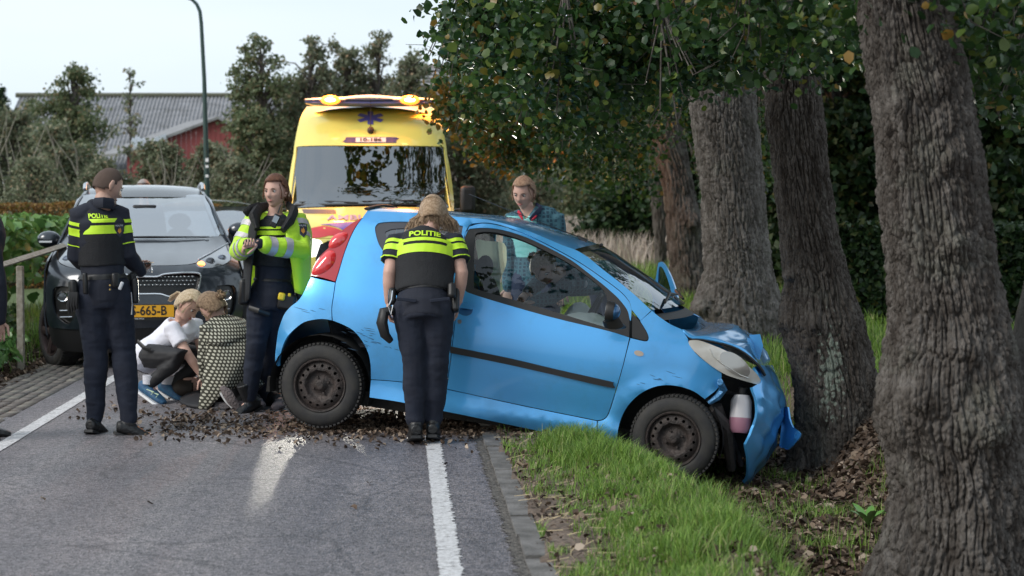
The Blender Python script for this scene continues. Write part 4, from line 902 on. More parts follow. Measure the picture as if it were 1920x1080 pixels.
# lamp post
LP = mat('lamp_post_green', (.035, .07, .065), .4, .3); d = 36.
pts = [P(391, 420, d), P(388, 345, d), P(383, 150, d), P(377.5, 45, d), P(375, 22, d), P(369, 8, d), P(360, -1, d), P(345, -6, d), P(322, -9, d)]
t = thing('lamp_post', 'slim dark green street lamp rising behind the dark car', 'lamp post', (pts[0].x, d, 0)); pts[0].z = 0
m = MB(); m.tube(pts, [.06, .055, .042, .038, .036, .034, .032, .03, .03], 12); m.build('pole', LP, t)
m = MB(); m.ball(P(305, -11, d), (.3, .12, .07), 12); m.build('lamp_head', STEEL, t)
for (y_, h_) in ((300, 7), (312, 5), (330, 5)):
    c = P(388, y_, d - .058); m = MB(); m.prism([(-.03, -h_ / 3400 * d / 2), (.03, -h_ / 3400 * d / 2), (.03, h_ / 3400 * d / 2), (-.03, h_ / 3400 * d / 2)], c, Vector((1, 0, 0)), Vector((0, 0, 1)), Vector((0, -1, 0)), .004); m.build('sticker', WHITE, t, smooth=False)
# ================================================================== THE CRASHED BLUE HATCHBACK
YAW, DIP = R(10), R(7.2)
E1 = Vector((math.cos(DIP) * math.cos(YAW), -math.cos(DIP) * math.sin(YAW), -math.sin(DIP))); E2 = Vector((math.sin(YAW), math.cos(YAW), 0)); E3 = E1.cross(E2)
_w = P(599, 723, 11.9); CO = _w - E2 * (-.79) - E3 * .28
def C(x, y, z): return CO + E1 * x + E2 * y + E3 * z
def smooth_fn(xs, ys, k=9):
    g = np.linspace(xs[0] - .3, xs[-1] + .3, 500); v = np.interp(g, xs, ys); ker = np.hanning(k * 2 + 1); ker /= ker.sum(); v = np.convolve(np.pad(v, k, 'edge'), ker, 'valid')
    return lambda x: float(np.interp(x, g, v))
_hz = smooth_fn([.05, .14, .20, .235, .27, .31, .36, .45, .56, .66, .76, .85, .93, 1.03, 1.15, 1.27, 1.36, 1.42, 1.46], [.68, .725, .775, .797, .802, .787, .786, .798, .809, .812, .808, .794, .768, .728, .681, .632, .590, .553, .50], 6)
_tx = smooth_fn([-.56, -.5, -.44, -.36, -.25, -.1, .2, 1.9, 2.2, 2.4, 2.55, 2.7, 2.8, 2.9, 2.97, 3.02], [.36, .25, .15, .085, .04, .012, 0, 0, .008, .025, .055, .12, .20, .33, .48, .65], 6)
def hw(x, z):
    w_ = _hz(z) - _tx(x)
    for cx in (0., 2.32):
        rr = math.hypot(x - cx, z - .27); w_ += .016 * math.exp(-((rr - .36) / .04)**2) * (1 if z < .75 else 0)
    return w_
SIDE = Surf(lambda x, z: C(x, -hw(x, z), z), -E2, (1.2, .6))
FAR = Surf(lambda x, z: C(x, hw(x, z), z), E2, (1.2, .6))
def car_paint(name, col, dark, metal=.45, rough=.32, coat=1., dirt=None):
    m = mat(name, col, rough, metal, coat=coat, spec=.5); n = m.node_tree.nodes; l = m.node_tree.links; b = n['Principled BSDF']
    g = n.new('ShaderNodeNewGeometry'); z = n.new('ShaderNodeTexNoise'); z.inputs['Scale'].default_value = 2.3; z.inputs['Detail'].default_value = 7; z.inputs['Roughness'].default_value = .7; l.new(g.outputs['Position'], z.inputs['Vector'])
    r = n.new('ShaderNodeValToRGB'); r.color_ramp.elements[0].position = .52; r.color_ramp.elements[1].position = .78; r.color_ramp.elements[0].color = (*col, 1); r.color_ramp.elements[1].color = (*dark, 1); l.new(z.outputs['Fac'], r.inputs[0]); l.new(r.outputs[0], b.inputs['Base Color'])
    mr = n.new('ShaderNodeMapRange'); mr.inputs['To Min'].default_value = rough - .06; mr.inputs['To Max'].default_value = rough + .2; l.new(z.outputs['Fac'], mr.inputs['Value']); l.new(mr.outputs[0], b.inputs['Roughness'])
    b.inputs['Coat Roughness'].default_value = .09
    return m
BLUE = car_paint('blue_paint', (.08, .39, .80), (.075, .31, .60), .55, .28)
GL = glassmat('side_glass', (.80, .86, .84), .0, 1.5, .0); WGL = glassmat('windscreen_glass', (.42, .50, .48), 0, 1.5, .12); DGL = glassmat('quarter_glass', (.25, .27, .3), 0, 1.5, .15)
car = thing('crashed_car', 'blue three-door hatchback nose-down in the ditch with crumpled bonnet', 'car', tuple(C(1.2, 0, 0)))
tr = SIDE.trace
def both(name, uv, m, **k):
    a = panel(name, SIDE, uv, m, car, **k); b = panel(name, FAR, uv, m, car, **k); return a, b
arch_r = [(524.5, 684), (525.5, 671), (529, 652), (538, 632), (552, 617), (570, 604), (591, 599), (607, 598), (622, 600.5)]
rb = [(583, 520), (583, 520), (578, 530), (569, 550), (558, 565), (545, 575), (534, 588), (527, 604), (521.5, 622), (518, 648), (516, 669), (517, 680), (520, 686), (524.5, 686), (524.5, 684)] + arch_r[1:] + [(622, 600.5), (621.5, 590), (621.5, 575), (624.5, 555), (628, 530), (628, 530)]
rb_uv = tr(cr(rb, 3)); bump_r = both('rear_bumper', rb_uv, BLUE)
roofline = [(688, 396), (700, 396), (726, 397), (790, 400), (860, 407), (915, 412), (979, 429), (1015, 443), (1055, 460), (1078, 468)]
wsnear = [(1078, 468), (1102, 482), (1130, 505), (1160, 528), (1190, 553), (1222, 581)]
shut = [(880, 425), (897, 420), (915, 419.5), (943, 425), (979, 437.5), (1015, 454), (1055, 475), (1085, 492), (1105, 505), (1125, 519), (1150, 537), (1168, 552), (1180, 567), (1184, 581)]
drear = [(869, 455), (864, 500), (858, 570), (852, 620), (845, 680), (838, 728)]
qp = [(629.5, 530), (629.5, 530), (626, 555), (623, 575), (623, 590), (624, 601), (624, 601), (644, 609), (663, 620), (679, 639), (690.5, 662), (695, 685), (695.5, 711), (695.5, 711), (752, 715.5), (836, 728), (836, 728)] + [(x - 1.6, y) for x, y in drear[::-1][1:]] + [(x - 1.2 if i == 0 else x, y - 1.8) for i, (x, y) in enumerate(shut)] + [(1185, 581), (1185, 581), (1201, 601), (1201, 601), (1221, 582), (1221, 582)] + wsnear[::-1][1:] + roofline[::-1][1:] + [(688, 396), (679, 409), (668.5, 424), (657.5, 445), (646, 475), (637, 505)]
qwin = [(703, 430), (706, 421.5), (713, 417.5), (738, 415.5), (777, 415.8), (820, 417), (851, 420), (868, 423.5), (868, 423.5), (864, 450), (860, 480), (856, 512), (856, 512), (820, 508), (770, 498), (728, 479), (716, 467), (708, 452)]
qw_uv = tr(cr(qwin, 3)); qp_uv = tr(cr(qp, 3)); quarter = both('quarter_panel', qp_uv, BLUE, holes=[qw_uv])
# frosted dark border plus pane
inner = [(722, 437), (728, 431), (742, 428), (777, 427), (820, 428), (851, 431), (858, 434), (855, 450), (852, 475), (848, 500), (820, 497), (775, 487), (742, 470), (730, 455)]
both('window_surround', qw_uv, mat('tinted_border', (.05, .05, .06), .25, coat=.5), off=-.006, th=.004, holes=[tr(cr(inner, 3))])
for nm, sf in (('quarter_window', SIDE), ('quarter_window', FAR)): panel(nm, sf, qw_uv, DGL, car, off=-.012, th=0)
# sill, fender
both('sill', tr(cr([(695.5, 712.5), (695.5, 712.5), (752, 717), (837, 730.5), (975.5, 760.5), (1119, 789.5), (1119, 789.5), (1117, 832), (1117, 832), (1029, 812), (953, 796), (873, 779), (833, 771), (752, 754), (693, 745), (693, 745)], 3)), BLUE)
arch_f = [(1321.4, 748.3), (1301.5, 734), (1275.6, 725), (1249.6, 722), (1223.7, 726.3), (1198, 740), (1177, 761), (1164, 786), (1158, 811), (1157, 838)]
fen = [(1222.5, 583), (1222.5, 583), (1236, 594), (1257, 608), (1277, 617), (1277, 617), (1289, 634), (1291, 643), (1303, 661), (1325.6, 680.5), (1353, 699.5), (1353, 699.5), (1352, 712), (1345, 729), (1321.4, 748.3), (1321.4, 748.3)] + arch_f[1:] + [(1157, 838), (1119, 832), (1119, 832), (1121, 790), (1121, 790), (1132, 787), (1141.5, 776), (1154.5, 736), (1168.5, 687), (1172.5, 671), (1182, 634), (1182, 634), (1208, 640), (1215, 638), (1216, 631), (1211.5, 620), (1200.5, 602), (1200.5, 602)]
fender = panel('front_wing', SIDE, tr(cr(fen, 3)), BLUE, car); panel('front_wing', FAR, tr(cr(fen, 3)), BLUE, car)
def on(surf, uv, name, m, par, **k): return panel(name, surf, uv, m, par, **k)
both('mirror_triangle', tr(cr([(1185.5, 587), (1185.5, 587), (1199, 602), (1210.5, 620), (1215, 631), (1214, 636), (1208, 638.5), (1185, 632.5), (1185, 632.5)], 3)), BLACK)
ind = panel('side_indicator', SIDE, tr([(1198 + 9 * math.cos(a), 662.6 + 5.2 * math.sin(a) + 1.5 * math.cos(a)) for a in np.linspace(0, 2 * math.pi, 18, endpoint=False)]), mat('indicator_lens', (.45, .36, .28), .15, coat=1), car, off=.008, th=.01, g=.01)
# near door (closed)
dlow = [(876, 548), (876, 548), (915.5, 561), (1026.7, 593), (1138, 620), (1180, 633), (1180, 633), (1171, 671), (1167, 687), (1153, 735.5), (1140, 775), (1131, 785.5), (1119.5, 788), (1119.5, 788), (975.5, 759), (838, 729), (838, 729), (845, 680), (852, 620), (858, 570), (863, 535), (863, 535)]
door = panel('door', SIDE, tr(cr(dlow, 3)), BLUE, car)
blk_o = [(871, 449), (873, 437), (880, 429.5), (884, 428.5), (910, 427), (943, 431), (985, 444), (1028, 464), (1070, 487), (1102, 511), (1130, 533), (1145, 546), (1160, 560), (1176, 581)]
frame_b = panel('door_frame', SIDE, tr(cr([shut[0]] + shut + [shut[-1], (1183, 600), (1181, 600)] + [(1181, 600)] + blk_o[::-1] + [(871, 449), (870, 449)] + [(870, 449)], 3)), BLUE, door, off=.0)
glass_o = [(890, 450), (891, 440), (896, 436), (915, 434), (943, 438), (985, 452), (1027, 472), (1068, 494), (1099, 516), (1124, 536), (1136, 552), (1139, 575), (1138, 613), (1138, 613), (1121, 609), (1026.7, 580.5), (915.5, 548.5), (888, 540), (888, 540), (888, 480)]
g_uv = tr(cr(glass_o, 3))
ring = blk_o + [(1180, 600), (1179.5, 632), (1179.5, 632), (1138, 619.5), (1026.7, 592.5), (915.5, 560.5), (876, 547.5), (864, 535), (864, 535), (868, 495)]
panel('window_frame', SIDE, tr(cr(ring, 3)), BLACK, door, off=-.003, th=.02, holes=[g_uv])
panel('window', SIDE, g_uv, GL, door, off=-.012, th=0, g=.08)
panel('rub_strip', SIDE, tr(cr([(845, 649.5), (845, 649.5), (953, 671), (1042, 692), (1142, 714.4), (1149, 717), (1150, 722), (1144, 726), (1042, 703), (953, 683), (845, 661), (845, 661)], 3)), BLACK, door, off=.016, th=.02)
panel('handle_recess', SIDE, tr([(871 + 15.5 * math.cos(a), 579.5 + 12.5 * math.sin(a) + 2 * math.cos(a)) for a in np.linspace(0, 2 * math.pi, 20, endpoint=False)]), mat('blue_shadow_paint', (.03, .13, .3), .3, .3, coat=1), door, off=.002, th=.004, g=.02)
panel('handle', SIDE, tr(cr([(858, 573), (866, 569), (880, 572), (887, 577), (884, 582), (872, 580), (860, 579)], 3)), BLUE, door, off=.028, th=.014, g=.02)
panel('lock', SIDE, tr([(861.7 + 4 * math.cos(a), 603 + 4 * math.sin(a)) for a in np.linspace(0, 2 * math.pi, 12, endpoint=False)]), STEEL, door, off=.004, th=.005, g=.02)
# tail light: red lens with two raised lamps
TL = mat('red_lens', (.42, .006, .012), .12, coat=1, spec=.7); TL2 = mat('red_lens_bright', (.75, .03, .035), .08, coat=1, spec=.8)
tl = [(679, 409), (679, 409), (667, 415), (653, 424), (640, 434), (628, 445), (618, 463), (609, 472), (597, 485), (588, 500), (583.5, 517), (583.5, 517), (605, 521), (628.5, 528), (628.5, 528), (636, 505), (645, 475), (656.5, 445), (667.5, 424)]
tlu = tr(cr(tl, 3)); tla = panel('tail_light', SIDE, tlu, TL, car, off=.004); panel('tail_light', FAR, tlu, TL, car, off=.004)
for el in ([(617, 464), (620, 450), (630, 440), (644, 436), (652, 438), (650, 448), (640, 459), (628, 465)], [(585, 514), (590, 499), (602, 483), (615, 471), (627, 472), (630, 483), (624, 498), (610, 510), (595, 516)]):
    uv = tr(cr(el, 3)); c = np.mean(uv, 0)
    vo, fo = cdt(uv, [], .02); e = np.maximum(0, dist_poly(vo, uv)); v3 = [SIDE.f(u, v) + SIDE.n(u, v) * (.006 + .028 * min(1, q / .05)**.5) for (u, v), q in zip(vo, e)]
    mk('lamp', v3, fo, TL2, tla, True, 0, True)
# roof: from the traced roof edge on the near side and its silhouette on the centre line
ed = tr(cr(roofline, 3, False)); ed.sort(); ex = [p[0] for p in ed]; ez = [p[1] for p in ed]
CEN = Surf(lambda x, z: C(x, 0, z), -E2, (1., 1.4))
sil = [(688, 393.5), (726, 392.5), (789, 393.5), (849, 398.5), (930, 409), (971, 418.5), (1027, 431), (1096, 455), (1118, 466)]
st = CEN.trace(cr(sil, 3, False)); st.sort(); sx = [p[0] for p in st]; sz_ = [p[1] for p in st]
ws_uv = tr(cr(wsnear, 3, False)); wx = [p[0] for p in ws_uv]; wz = [p[1] for p in ws_uv]
xr0, xr1 = ex[0], ex[-1]
def roofpt(q, t):
    """q 0..1 along, t -1..1 across"""
    x = xr0 + (xr1 - xr0) * q; ze = np.interp(x, ex, ez); ye = hw(x, ze); b = (1 - t * t) ; xx = x + (.055 * q - .05 * (1 - q)) * b
    zc = max(np.interp(x, sx, sz_), ze + .02); k = (1 - abs(t)**2.2)**.8
    return C(xx, t * ye, ze + (zc - ze) * k)
def grid(name, fn, nu, nv_, m, par, ang=30, u0=0., u1=1., v0=-1., v1=1., flip=False):
    v = [fn(u0 + (u1 - u0) * i / nu, v0 + (v1 - v0) * j / nv_) for i in range(nu + 1) for j in range(nv_ + 1)]
    f = [(i * (nv_ + 1) + j, (i + 1) * (nv_ + 1) + j, (i + 1) * (nv_ + 1) + j + 1, i * (nv_ + 1) + j + 1) for i in range(nu) for j in range(nv_)]
    if flip: f = [q[::-1] for q in f]
    return mk(name, v, f, m, par, True, ang)
grid('roof', roofpt, 24, 24, BLUE, car)
# windscreen between the two A-pillars
def wspt(q, t):
    i = q * (len(wx) - 1); x = np.interp(i, range(len(wx)), wx); z = np.interp(i, range(len(wz)), wz); y = hw(x, z) - .004; b = 1 - t * t
    return C(x + (.06 + .09 * q) * b, t * y, z + (.028 - .01 * q) * b)
grid('windscreen', wspt, 12, 14, WGL, car)
grid('windscreen_border', lambda q, t: wspt(q * .10, t) + E3 * .003, 2, 14, mat('ceramic_black', (.01, .01, .01), .15), car)
grid('cowl', lambda q, t: wspt(1, t) + E1 * (.07 * q) - E3 * (.03 + .03 * q), 2, 14, BLACK, car)
for t0, t1 in ((-.72, .02), (-.02, .6)):
    m = MB(); m.tube([wspt(.985, t0) + E3 * .03, wspt(.90, (t0 + t1) / 2) + E3 * .035, wspt(.93, t1) + E3 * .03], [.009, .012, .006], 6); m.build('wiper', BLACK, car)
# rubber trim above the screen and aerial
an_ = roofpt(.965, -.10); m = MB(); m.tube([an_, an_ + E3 * .03 - E1 * .06], [.022, .010], 8); m.tube([an_ + E3 * .028 - E1 * .05, P(1010, 416, 12.3), P(880, 364, 12.6)], [.0035, .003, .0025], 6); m.build('aerial', BLACK, car)
for t in (.02, .1): m = MB(); m.ball(wspt(.06, t) + E3 * .012, .012, 6); m.build('sensor', BLACK, car)
# tailgate
rear_px = [(688, 396), (679, 409), (667, 417), (653, 426), (640, 436), (628, 447), (618, 464), (597, 486), (584, 517), (578, 530), (569, 550), (558, 565), (545, 575), (534, 588), (527, 604), (521.5, 622), (518, 648), (516, 669), (519, 686)]
ru = tr(cr(rear_px, 2, False))
def rearpt(q, t):
    i = q * (len(ru) - 1); x = np.interp(i, range(len(ru)), [p[0] for p in ru]); z = np.interp(i, range(len(ru)), [p[1] for p in ru]); b = (1 - abs(t)**2.5)
    return C(x - (.05 + .03 * q) * b, t * (hw(x, z) - .003), z)
grid('tailgate', rearpt, 20, 12, BLUE, car, flip=True, u0=.42, u1=1)
grid('rear_window', rearpt, 8, 12, mat('rear_glass', (.01, .012, .014), .05, coat=1), car, flip=True, u0=0, u1=.42)
m = MB(); m.tube([C(xr0 - .02, y, np.interp(xr0, ex, ez) - .005 + .04 * (1 - (y / .6)**2)) for y in np.linspace(-.45, .45, 9)], [(.018, .010)] * 9, 8, side=tuple(E1)); m.build('spoiler', BLACK, car)
# crumpled bonnet
near = tr(cr([(1280, 617), (1294, 631), (1312, 632), (1348, 639), (1376, 647), (1400, 661), (1425, 684), (1434, 700)], 3, False)); near = [p for p in near]
HPL = Surf(lambda x, z: C(x, -.12, z), -E2, (2.6, .8)); top_ = HPL.trace(cr([(1298, 617), (1337, 618), (1360, 616), (1378, 614.3), (1392, 626), (1405, 634), (1414.5, 641), (1417, 656), (1424, 680), (1433, 700)], 3, False))
def bon(q, t):
    i = q * (len(near) - 1); x = np.interp(i, range(len(near)), [p[0] for p in near]); z = np.interp(i, range(len(near)), [p[1] for p in near]); y = max(.12, hw(x, z))
    j = q * (len(top_) - 1); xc = np.interp(j, range(len(top_)), [p[0] for p in top_]); zc = np.interp(j, range(len(top_)), [p[1] for p in top_])
    k = 1 - abs(t)**1.7
    fold = (.05 * abs(((q * 2.3 + t * .8) % 1) - .5) - .012) * k * (1 if q > .2 else 0) + .035 * (abs(((t * 1.9 - q * 1.2) % 1) - .5) - .25) * q * k
    if q > .45: fold += .03 * (vn(q * 9, t * 5, 0, 3) - .5)
    return C(x + (xc - x) * k, t * y, z + (zc - z) * k + fold * (1 - k * .3) * (0 if abs(t) > .98 else 1))
bo = grid('bonnet', bon, 16, 18, BLUE, car, 18)
md = bo.modifiers.new('thick', 'SOLIDIFY'); md.thickness = .012; md.offset = -1
m = MB(); m.tube([bon(q, -1) - E3 * .014 + E2 * .01 for q in np.linspace(0, 1, 14)], .011, 6); m.build('bonnet_seal', BLACK, car)
# right-hand buckle piece standing up at the bonnet's front
m = MB(); m.prism([(0, 0), (.07, .015), (.10, -.06), (.09, -.16), (.03, -.10)], P(1405, 628, 12.1), E1, E3, E2, .02); m.build('bonnet_fold', BLUE, bo)
# headlight
hl = [(1291, 641), (1298, 638.5), (1312, 639.5), (1340, 649.5), (1367, 662), (1395, 681.7), (1414.5, 698.3), (1424.5, 714), (1425, 719), (1419, 720.6), (1403.3, 716.4), (1375.6, 708), (1353.3, 699), (1325.6, 680.3), (1303.3, 660.8), (1293.6, 649)]
hu = tr(cr(hl, 3)); HLM = mat('hazy_headlight', (.52, .49, .44), .22, .25, col2=(.66, .64, .60), ns=9, coat=.9)
hlo = panel('headlight', SIDE, hu, HLM, car, off=.012, th=.03, g=.03); panel('headlight', FAR, hu, HLM, car, off=.012, th=.03)
el = [(1376 + 29 * math.cos(a) * .92 - 13 * math.sin(a) * .55, 683 + 29 * math.cos(a) * .62 + 17 * math.sin(a) * .9) for a in np.linspace(0, 2 * math.pi, 24, endpoint=False)]
panel('reflector', SIDE, tr(el), mat('headlight_bowl', (.40, .385, .36), .12, .5, coat=1), hlo, off=.0155, th=.004, g=.03)
m = MB(); m.tube([SIDE.f(*SIDE.px(x, y)) + SIDE.n(*SIDE.px(x, y)) * .016 for x, y in [(1330, 655), (1336, 668), (1352, 682), (1366, 690), (1386, 703), (1400, 708)]], .0035, 5); m.build('bowl_rim', mat('bowl_rim', (.7, .68, .64), .1, .5), hlo)
# torn front bumper
_lf = smooth_fn([-.05, .05, .15, .27, .5, .6, .72, .8], [.22, .29, .345, .385, .41, .375, .29, .2], 4)
def bumpf(a, z):
    x = 2.60 + _lf(z) * math.sin(min(max(a, 0), 2) * math.pi / 2)**.85 if 0 < a < 2 else 2.60 - max(0, -a) * .3
    if a > .12: x += (.026 * abs(((z * 6.3 + a * 2.7) % 1) - .5) + .02 * abs(((z * 2.9 - a * 3.9) % 1) - .5) + .012 * (vn(a * 14, z * 18, 0, 4) - .5)) * min(1, (a - .12) * 3)
    y = -.80 * (1 if a <= 1 else -1) * abs(math.cos(min(max(a, 0), 2) * math.pi / 2))**.9 + (.0 if a < 0 else 0)
    return C(x, y, z)
BF = Surf(bumpf, E1 - E2, (.6, .5))
inn = [(1414.5, 688), (1427, 711), (1425.6, 719), (1411, 726), (1417, 745.6), (1420, 762), (1418.6, 784.4), (1409, 812), (1398, 834)]
iu = BF.trace(cr(inn, 2, False), (.6, .7)); zb_ = .06
poly = iu + [(.55, .02), (.75, -.02), (1.1, .0), (1.7, .05), (1.95, .2), (1.95, .6), (1.5, .70), (1.1, .74), (.75, iu[0][1] + .0)]
fb = panel('front_bumper', BF, poly, BLUE, car, g=.028, th=.02, ang=14)
frag = [(1464, 768), (1472, 765), (1479.7, 763.6), (1482.5, 784), (1489.4, 802), (1501, 813.6), (1495, 826), (1481, 843), (1472, 840), (1464, 836), (1468, 800)]
FP = Surf(lambda u, v: C(3.0 + u, -.15 - .22 * math.sin(u * 9) - 1.2 * u * 0 + .25 * (v - .3)**2, v), E1 - E2, (.05, .3))
frg = panel('bumper_fragment', FP, FP.trace(cr(frag, 2), (.05, .3)), BLUE, car, g=.03, th=.012)
m = MB(); m.ball(P(1472, 800, 12.05), (.05, .05, .09), 10); m.build('fog_light_hole', DARKVOID, fb)
# washer bottle, wing edge, struts, dark engine bay
WB = mat('washer_bottle', (.55, .54, .56), .35, col2=(.45, .44, .47), ns=6); c1, c2 = P(1391, 741, 11.6), P(1387, 812, 11.56)
m = MB(); m.tube([c1, c1.lerp(c2, .15), c1.lerp(c2, .6)], [(.05, .05), (.068, .06), (.072, .06)], 12, round_=False); m.build('washer_bottle', WB, car)
m = MB(); m.tube([c1.lerp(c2, .6), c1.lerp(c2, .9), c2], [(.0725, .0605), (.068, .058), (.05, .045)], 12); m.build('washer_fluid', mat('pink_fluid', (.33, .16, .22), .3), car)
m = MB(); m.tube([c1 + E3 * .01, c1 + E3 * .05], [.03, .03], 10); m.build('bottle_cap', BLACK, car)
m = MB(); m.tube([P(1350, 716, 11.45), P(1356, 730, 11.5), P(1345, 745, 11.5), P(1328, 756, 11.5)], [(.02, .03), (.028, .03), (.024, .03), (.016, .02)], 8); m.build('torn_wing_edge', mat('torn_blue', (.04, .16, .33), .35, .3, bump=2, bs=25), car)
m = MB(); m.tube([P(1345, 760, 11.6), P(1375, 830, 11.7), P(1390, 872, 11.8)], [.03, .02, .02], 8); m.tube([P(1330, 770, 11.55), P(1362, 800, 11.6), P(1372, 880, 11.7)], [.045, .05, .03], 8); m.tube([P(1360, 735, 11.7), P(1400, 742, 11.8), P(1420, 740, 11.9)], [.012, .01, .01], 6); m.build('bumper_bracket', mat('grimy_plastic', (.03, .028, .028), .7, col2=(.07, .06, .06), ns=15), car)
m = MB(); m.box(C(2.55, .02, .42), (.62, .84, .5), Matrix((E1, E2, E3)).transposed()); m.build('engine_bay', mat('engine_bay', (.012, .012, .013), .8, bump=2, bs=14), car)
Rm = Matrix((E1, E2, E3)).transposed()
m = MB(); m.box(C(1.1, 0, .22), (3.0, 1.30, .10), Rm); m.build('underbody', mat('underbody', (.014, .013, .012), .85, bump=2, bs=10), car)
for cx in (0., 2.32):
    for sgn in (-1, 1):
        pts = [(math.cos(a), math.sin(a)) for a in np.linspace(-.25, math.pi + .25, 16)]
        v = [C(cx + .345 * p[0], sgn * yy, .27 + .345 * p[1]) for yy in (.785 if cx == 0 else .77, .52) for p in pts]; n = len(pts)
        f = [(i, i + 1, i + 1 + n, i + n) for i in range(n - 1)] + [tuple(range(n, 2 * n))]
        mk('wheel_arch_liner', v, f, mat('arch_liner', (.012, .012, .012), .85), car, True, 40)
# interior: seats, dash, airbags, steering wheel
SEAT = mat('seat_cloth', (.03, .032, .038), .9, col2=(.06, .06, .07), ns=30)
for y in (-.34, .34):
    m = MB(); m.tube([C(1.0, y, .42), C(1.15, y, .45), C(1.45, y, .47)], [(.22, .09), (.23, .10), (.2, .08)], 12, side=tuple(E2), round_=True); m.build('seat_base', SEAT, car)
    m = MB(); m.tube([C(1.02, y, .5), C(.92, y, .75), C(.84, y, .98)], [(.21, .08), (.22, .09), (.17, .06)], 12, side=tuple(E2), round_=True); m.build('seat_back', SEAT, car)
    m = MB(); m.ball(C(.79, y, 1.13), (.06, .13, .09), 12, Rm); m.build('headrest', SEAT, car)
m = MB(); m.tube([C(.02, 0, .5), C(.2, 0, .55)], [(.62, .1), (.62, .12)], 12, side=tuple(E2), round_=True); m.tube([C(.0, 0, .6), C(-.15, 0, .95)], [(.6, .07), (.56, .06)], 12, side=tuple(E2), round_=True); m.build('rear_bench', SEAT, car)
m = MB(); m.tube([C(1.95, -.44, .80), C(1.93, 0, .85), C(1.95, .44, .80)], [(.22, .11)] * 3, 10, side=tuple(E1), round_=True); m.build('dashboard', mat('dash', (.03, .03, .032), .7), car)
m = MB(); ang_ = np.linspace(0, 2 * math.pi, 25); m.tube([C(1.58 + .06 * math.sin(a), .35 + .18 * math.cos(a), .88 + .17 * math.sin(a)) for a in ang_], .014, 6, cap=False); m.build('steering_wheel', BLACK, car)
AIR = mat('airbag_cloth', (.78, .80, .80), .8, col2=(.82, .83, .82), ns=8, bump=1.2, bs=12)
m = MB(); m.ball(C(1.66, -.36, .80), (.22, .25, .16), 18, Rm); ab = m.build('airbag', AIR, car)
for vtx in ab.data.vertices: vtx.co += Vector((0, 0, .03)) * (vn(vtx.co.x * 9, vtx.co.y * 9, vtx.co.z * 9) - .5) * 2
m = MB(); m.ball(C(1.5, .36, .78), (.12, .22, .2), 16, Rm); m.build('airbag', AIR, car)
sheet = cr([(892, 452), (912, 452), (945, 456), (950, 480), (948, 500), (938, 525), (936, 548), (902, 541), (899, 500)], 3)
CP = Surf(lambda x, z: C(x, .50 + .05 * math.sin(x * 14) + .03 * math.sin(z * 17), z), -E2, (.9, .9))
panel('field_glow_sheet', CP, CP.trace(sheet, (.9, .9)), leafmat('translucent_field_glow', [(0, (.78, .88, .66)), (1, (.80, .88, .70))], .7, .75), car, g=.04, th=0)  # translucent sheet added in place of the bright field seen through the car
# door mirror
m = MB(); c = P(1143, 584, 11.3); mz = Matrix((E1, E2, E3)).transposed()
m.ball(c + E1 * .03, (.038, .05, .052), 16, mz); mi = m.build('door_mirror', mat('mirror_cap', (.02, .10, .24), .3, .3, coat=1), door)
m = MB(); m.tube([c - E1 * .022, c - E1 * .008, c + E1 * .03], [(.05, .062), (.054, .066), (.05, .062)], 18, side=tuple(E2)); m.build('mirror_shell', BLACK, mi)
m = MB(); m.tube([c - E1 * .0235, c - E1 * .020], [(.044, .056)] * 2, 18, side=tuple(E2)); m.build('mirror_glass', mat('mirror_glass', (.6, .62, .64), .03, 1.), mi)
m = MB(); m.tube([c - E3 * .045 + E1 * .01, c - E3 * .085 + E1 * .035 + E2 * .02, c - E3 * .09 + E1 * .05 + E2 * .10], [(.055, .022), (.07, .028), (.06, .02)], 10, side=tuple(E1)); m.build('mirror_foot', BLACK, mi)
# open far door: window frame seen beyond the windscreen
od = Surf(lambda u, v: P(0, 0, 1) * 0 + Vector((1.2 + u, 14.0 - .35 * u, v)), (0, -1, 0), (0, 1.))
out_ = cr([(1233, 500), (1236, 493), (1240, 491), (1247, 498), (1258, 519), (1267, 545), (1274, 575), (1282, 640), (1282, 640), (1215, 640), (1215, 640), (1222, 575)], 3)
inn_ = cr([(1235, 505), (1239, 500), (1245, 507), (1254, 530), (1261, 560), (1263, 575), (1263, 575), (1232, 575), (1232, 575), (1233, 540)], 3)
fd = panel('open_door', od, od.trace(out_, (0, 1.)), BLUE, car, th=.04, holes=[od.trace(inn_, (0, 1.))]); panel('window', od, od.trace(inn_, (0, 1.)), DGL, fd, off=-.01, th=0)
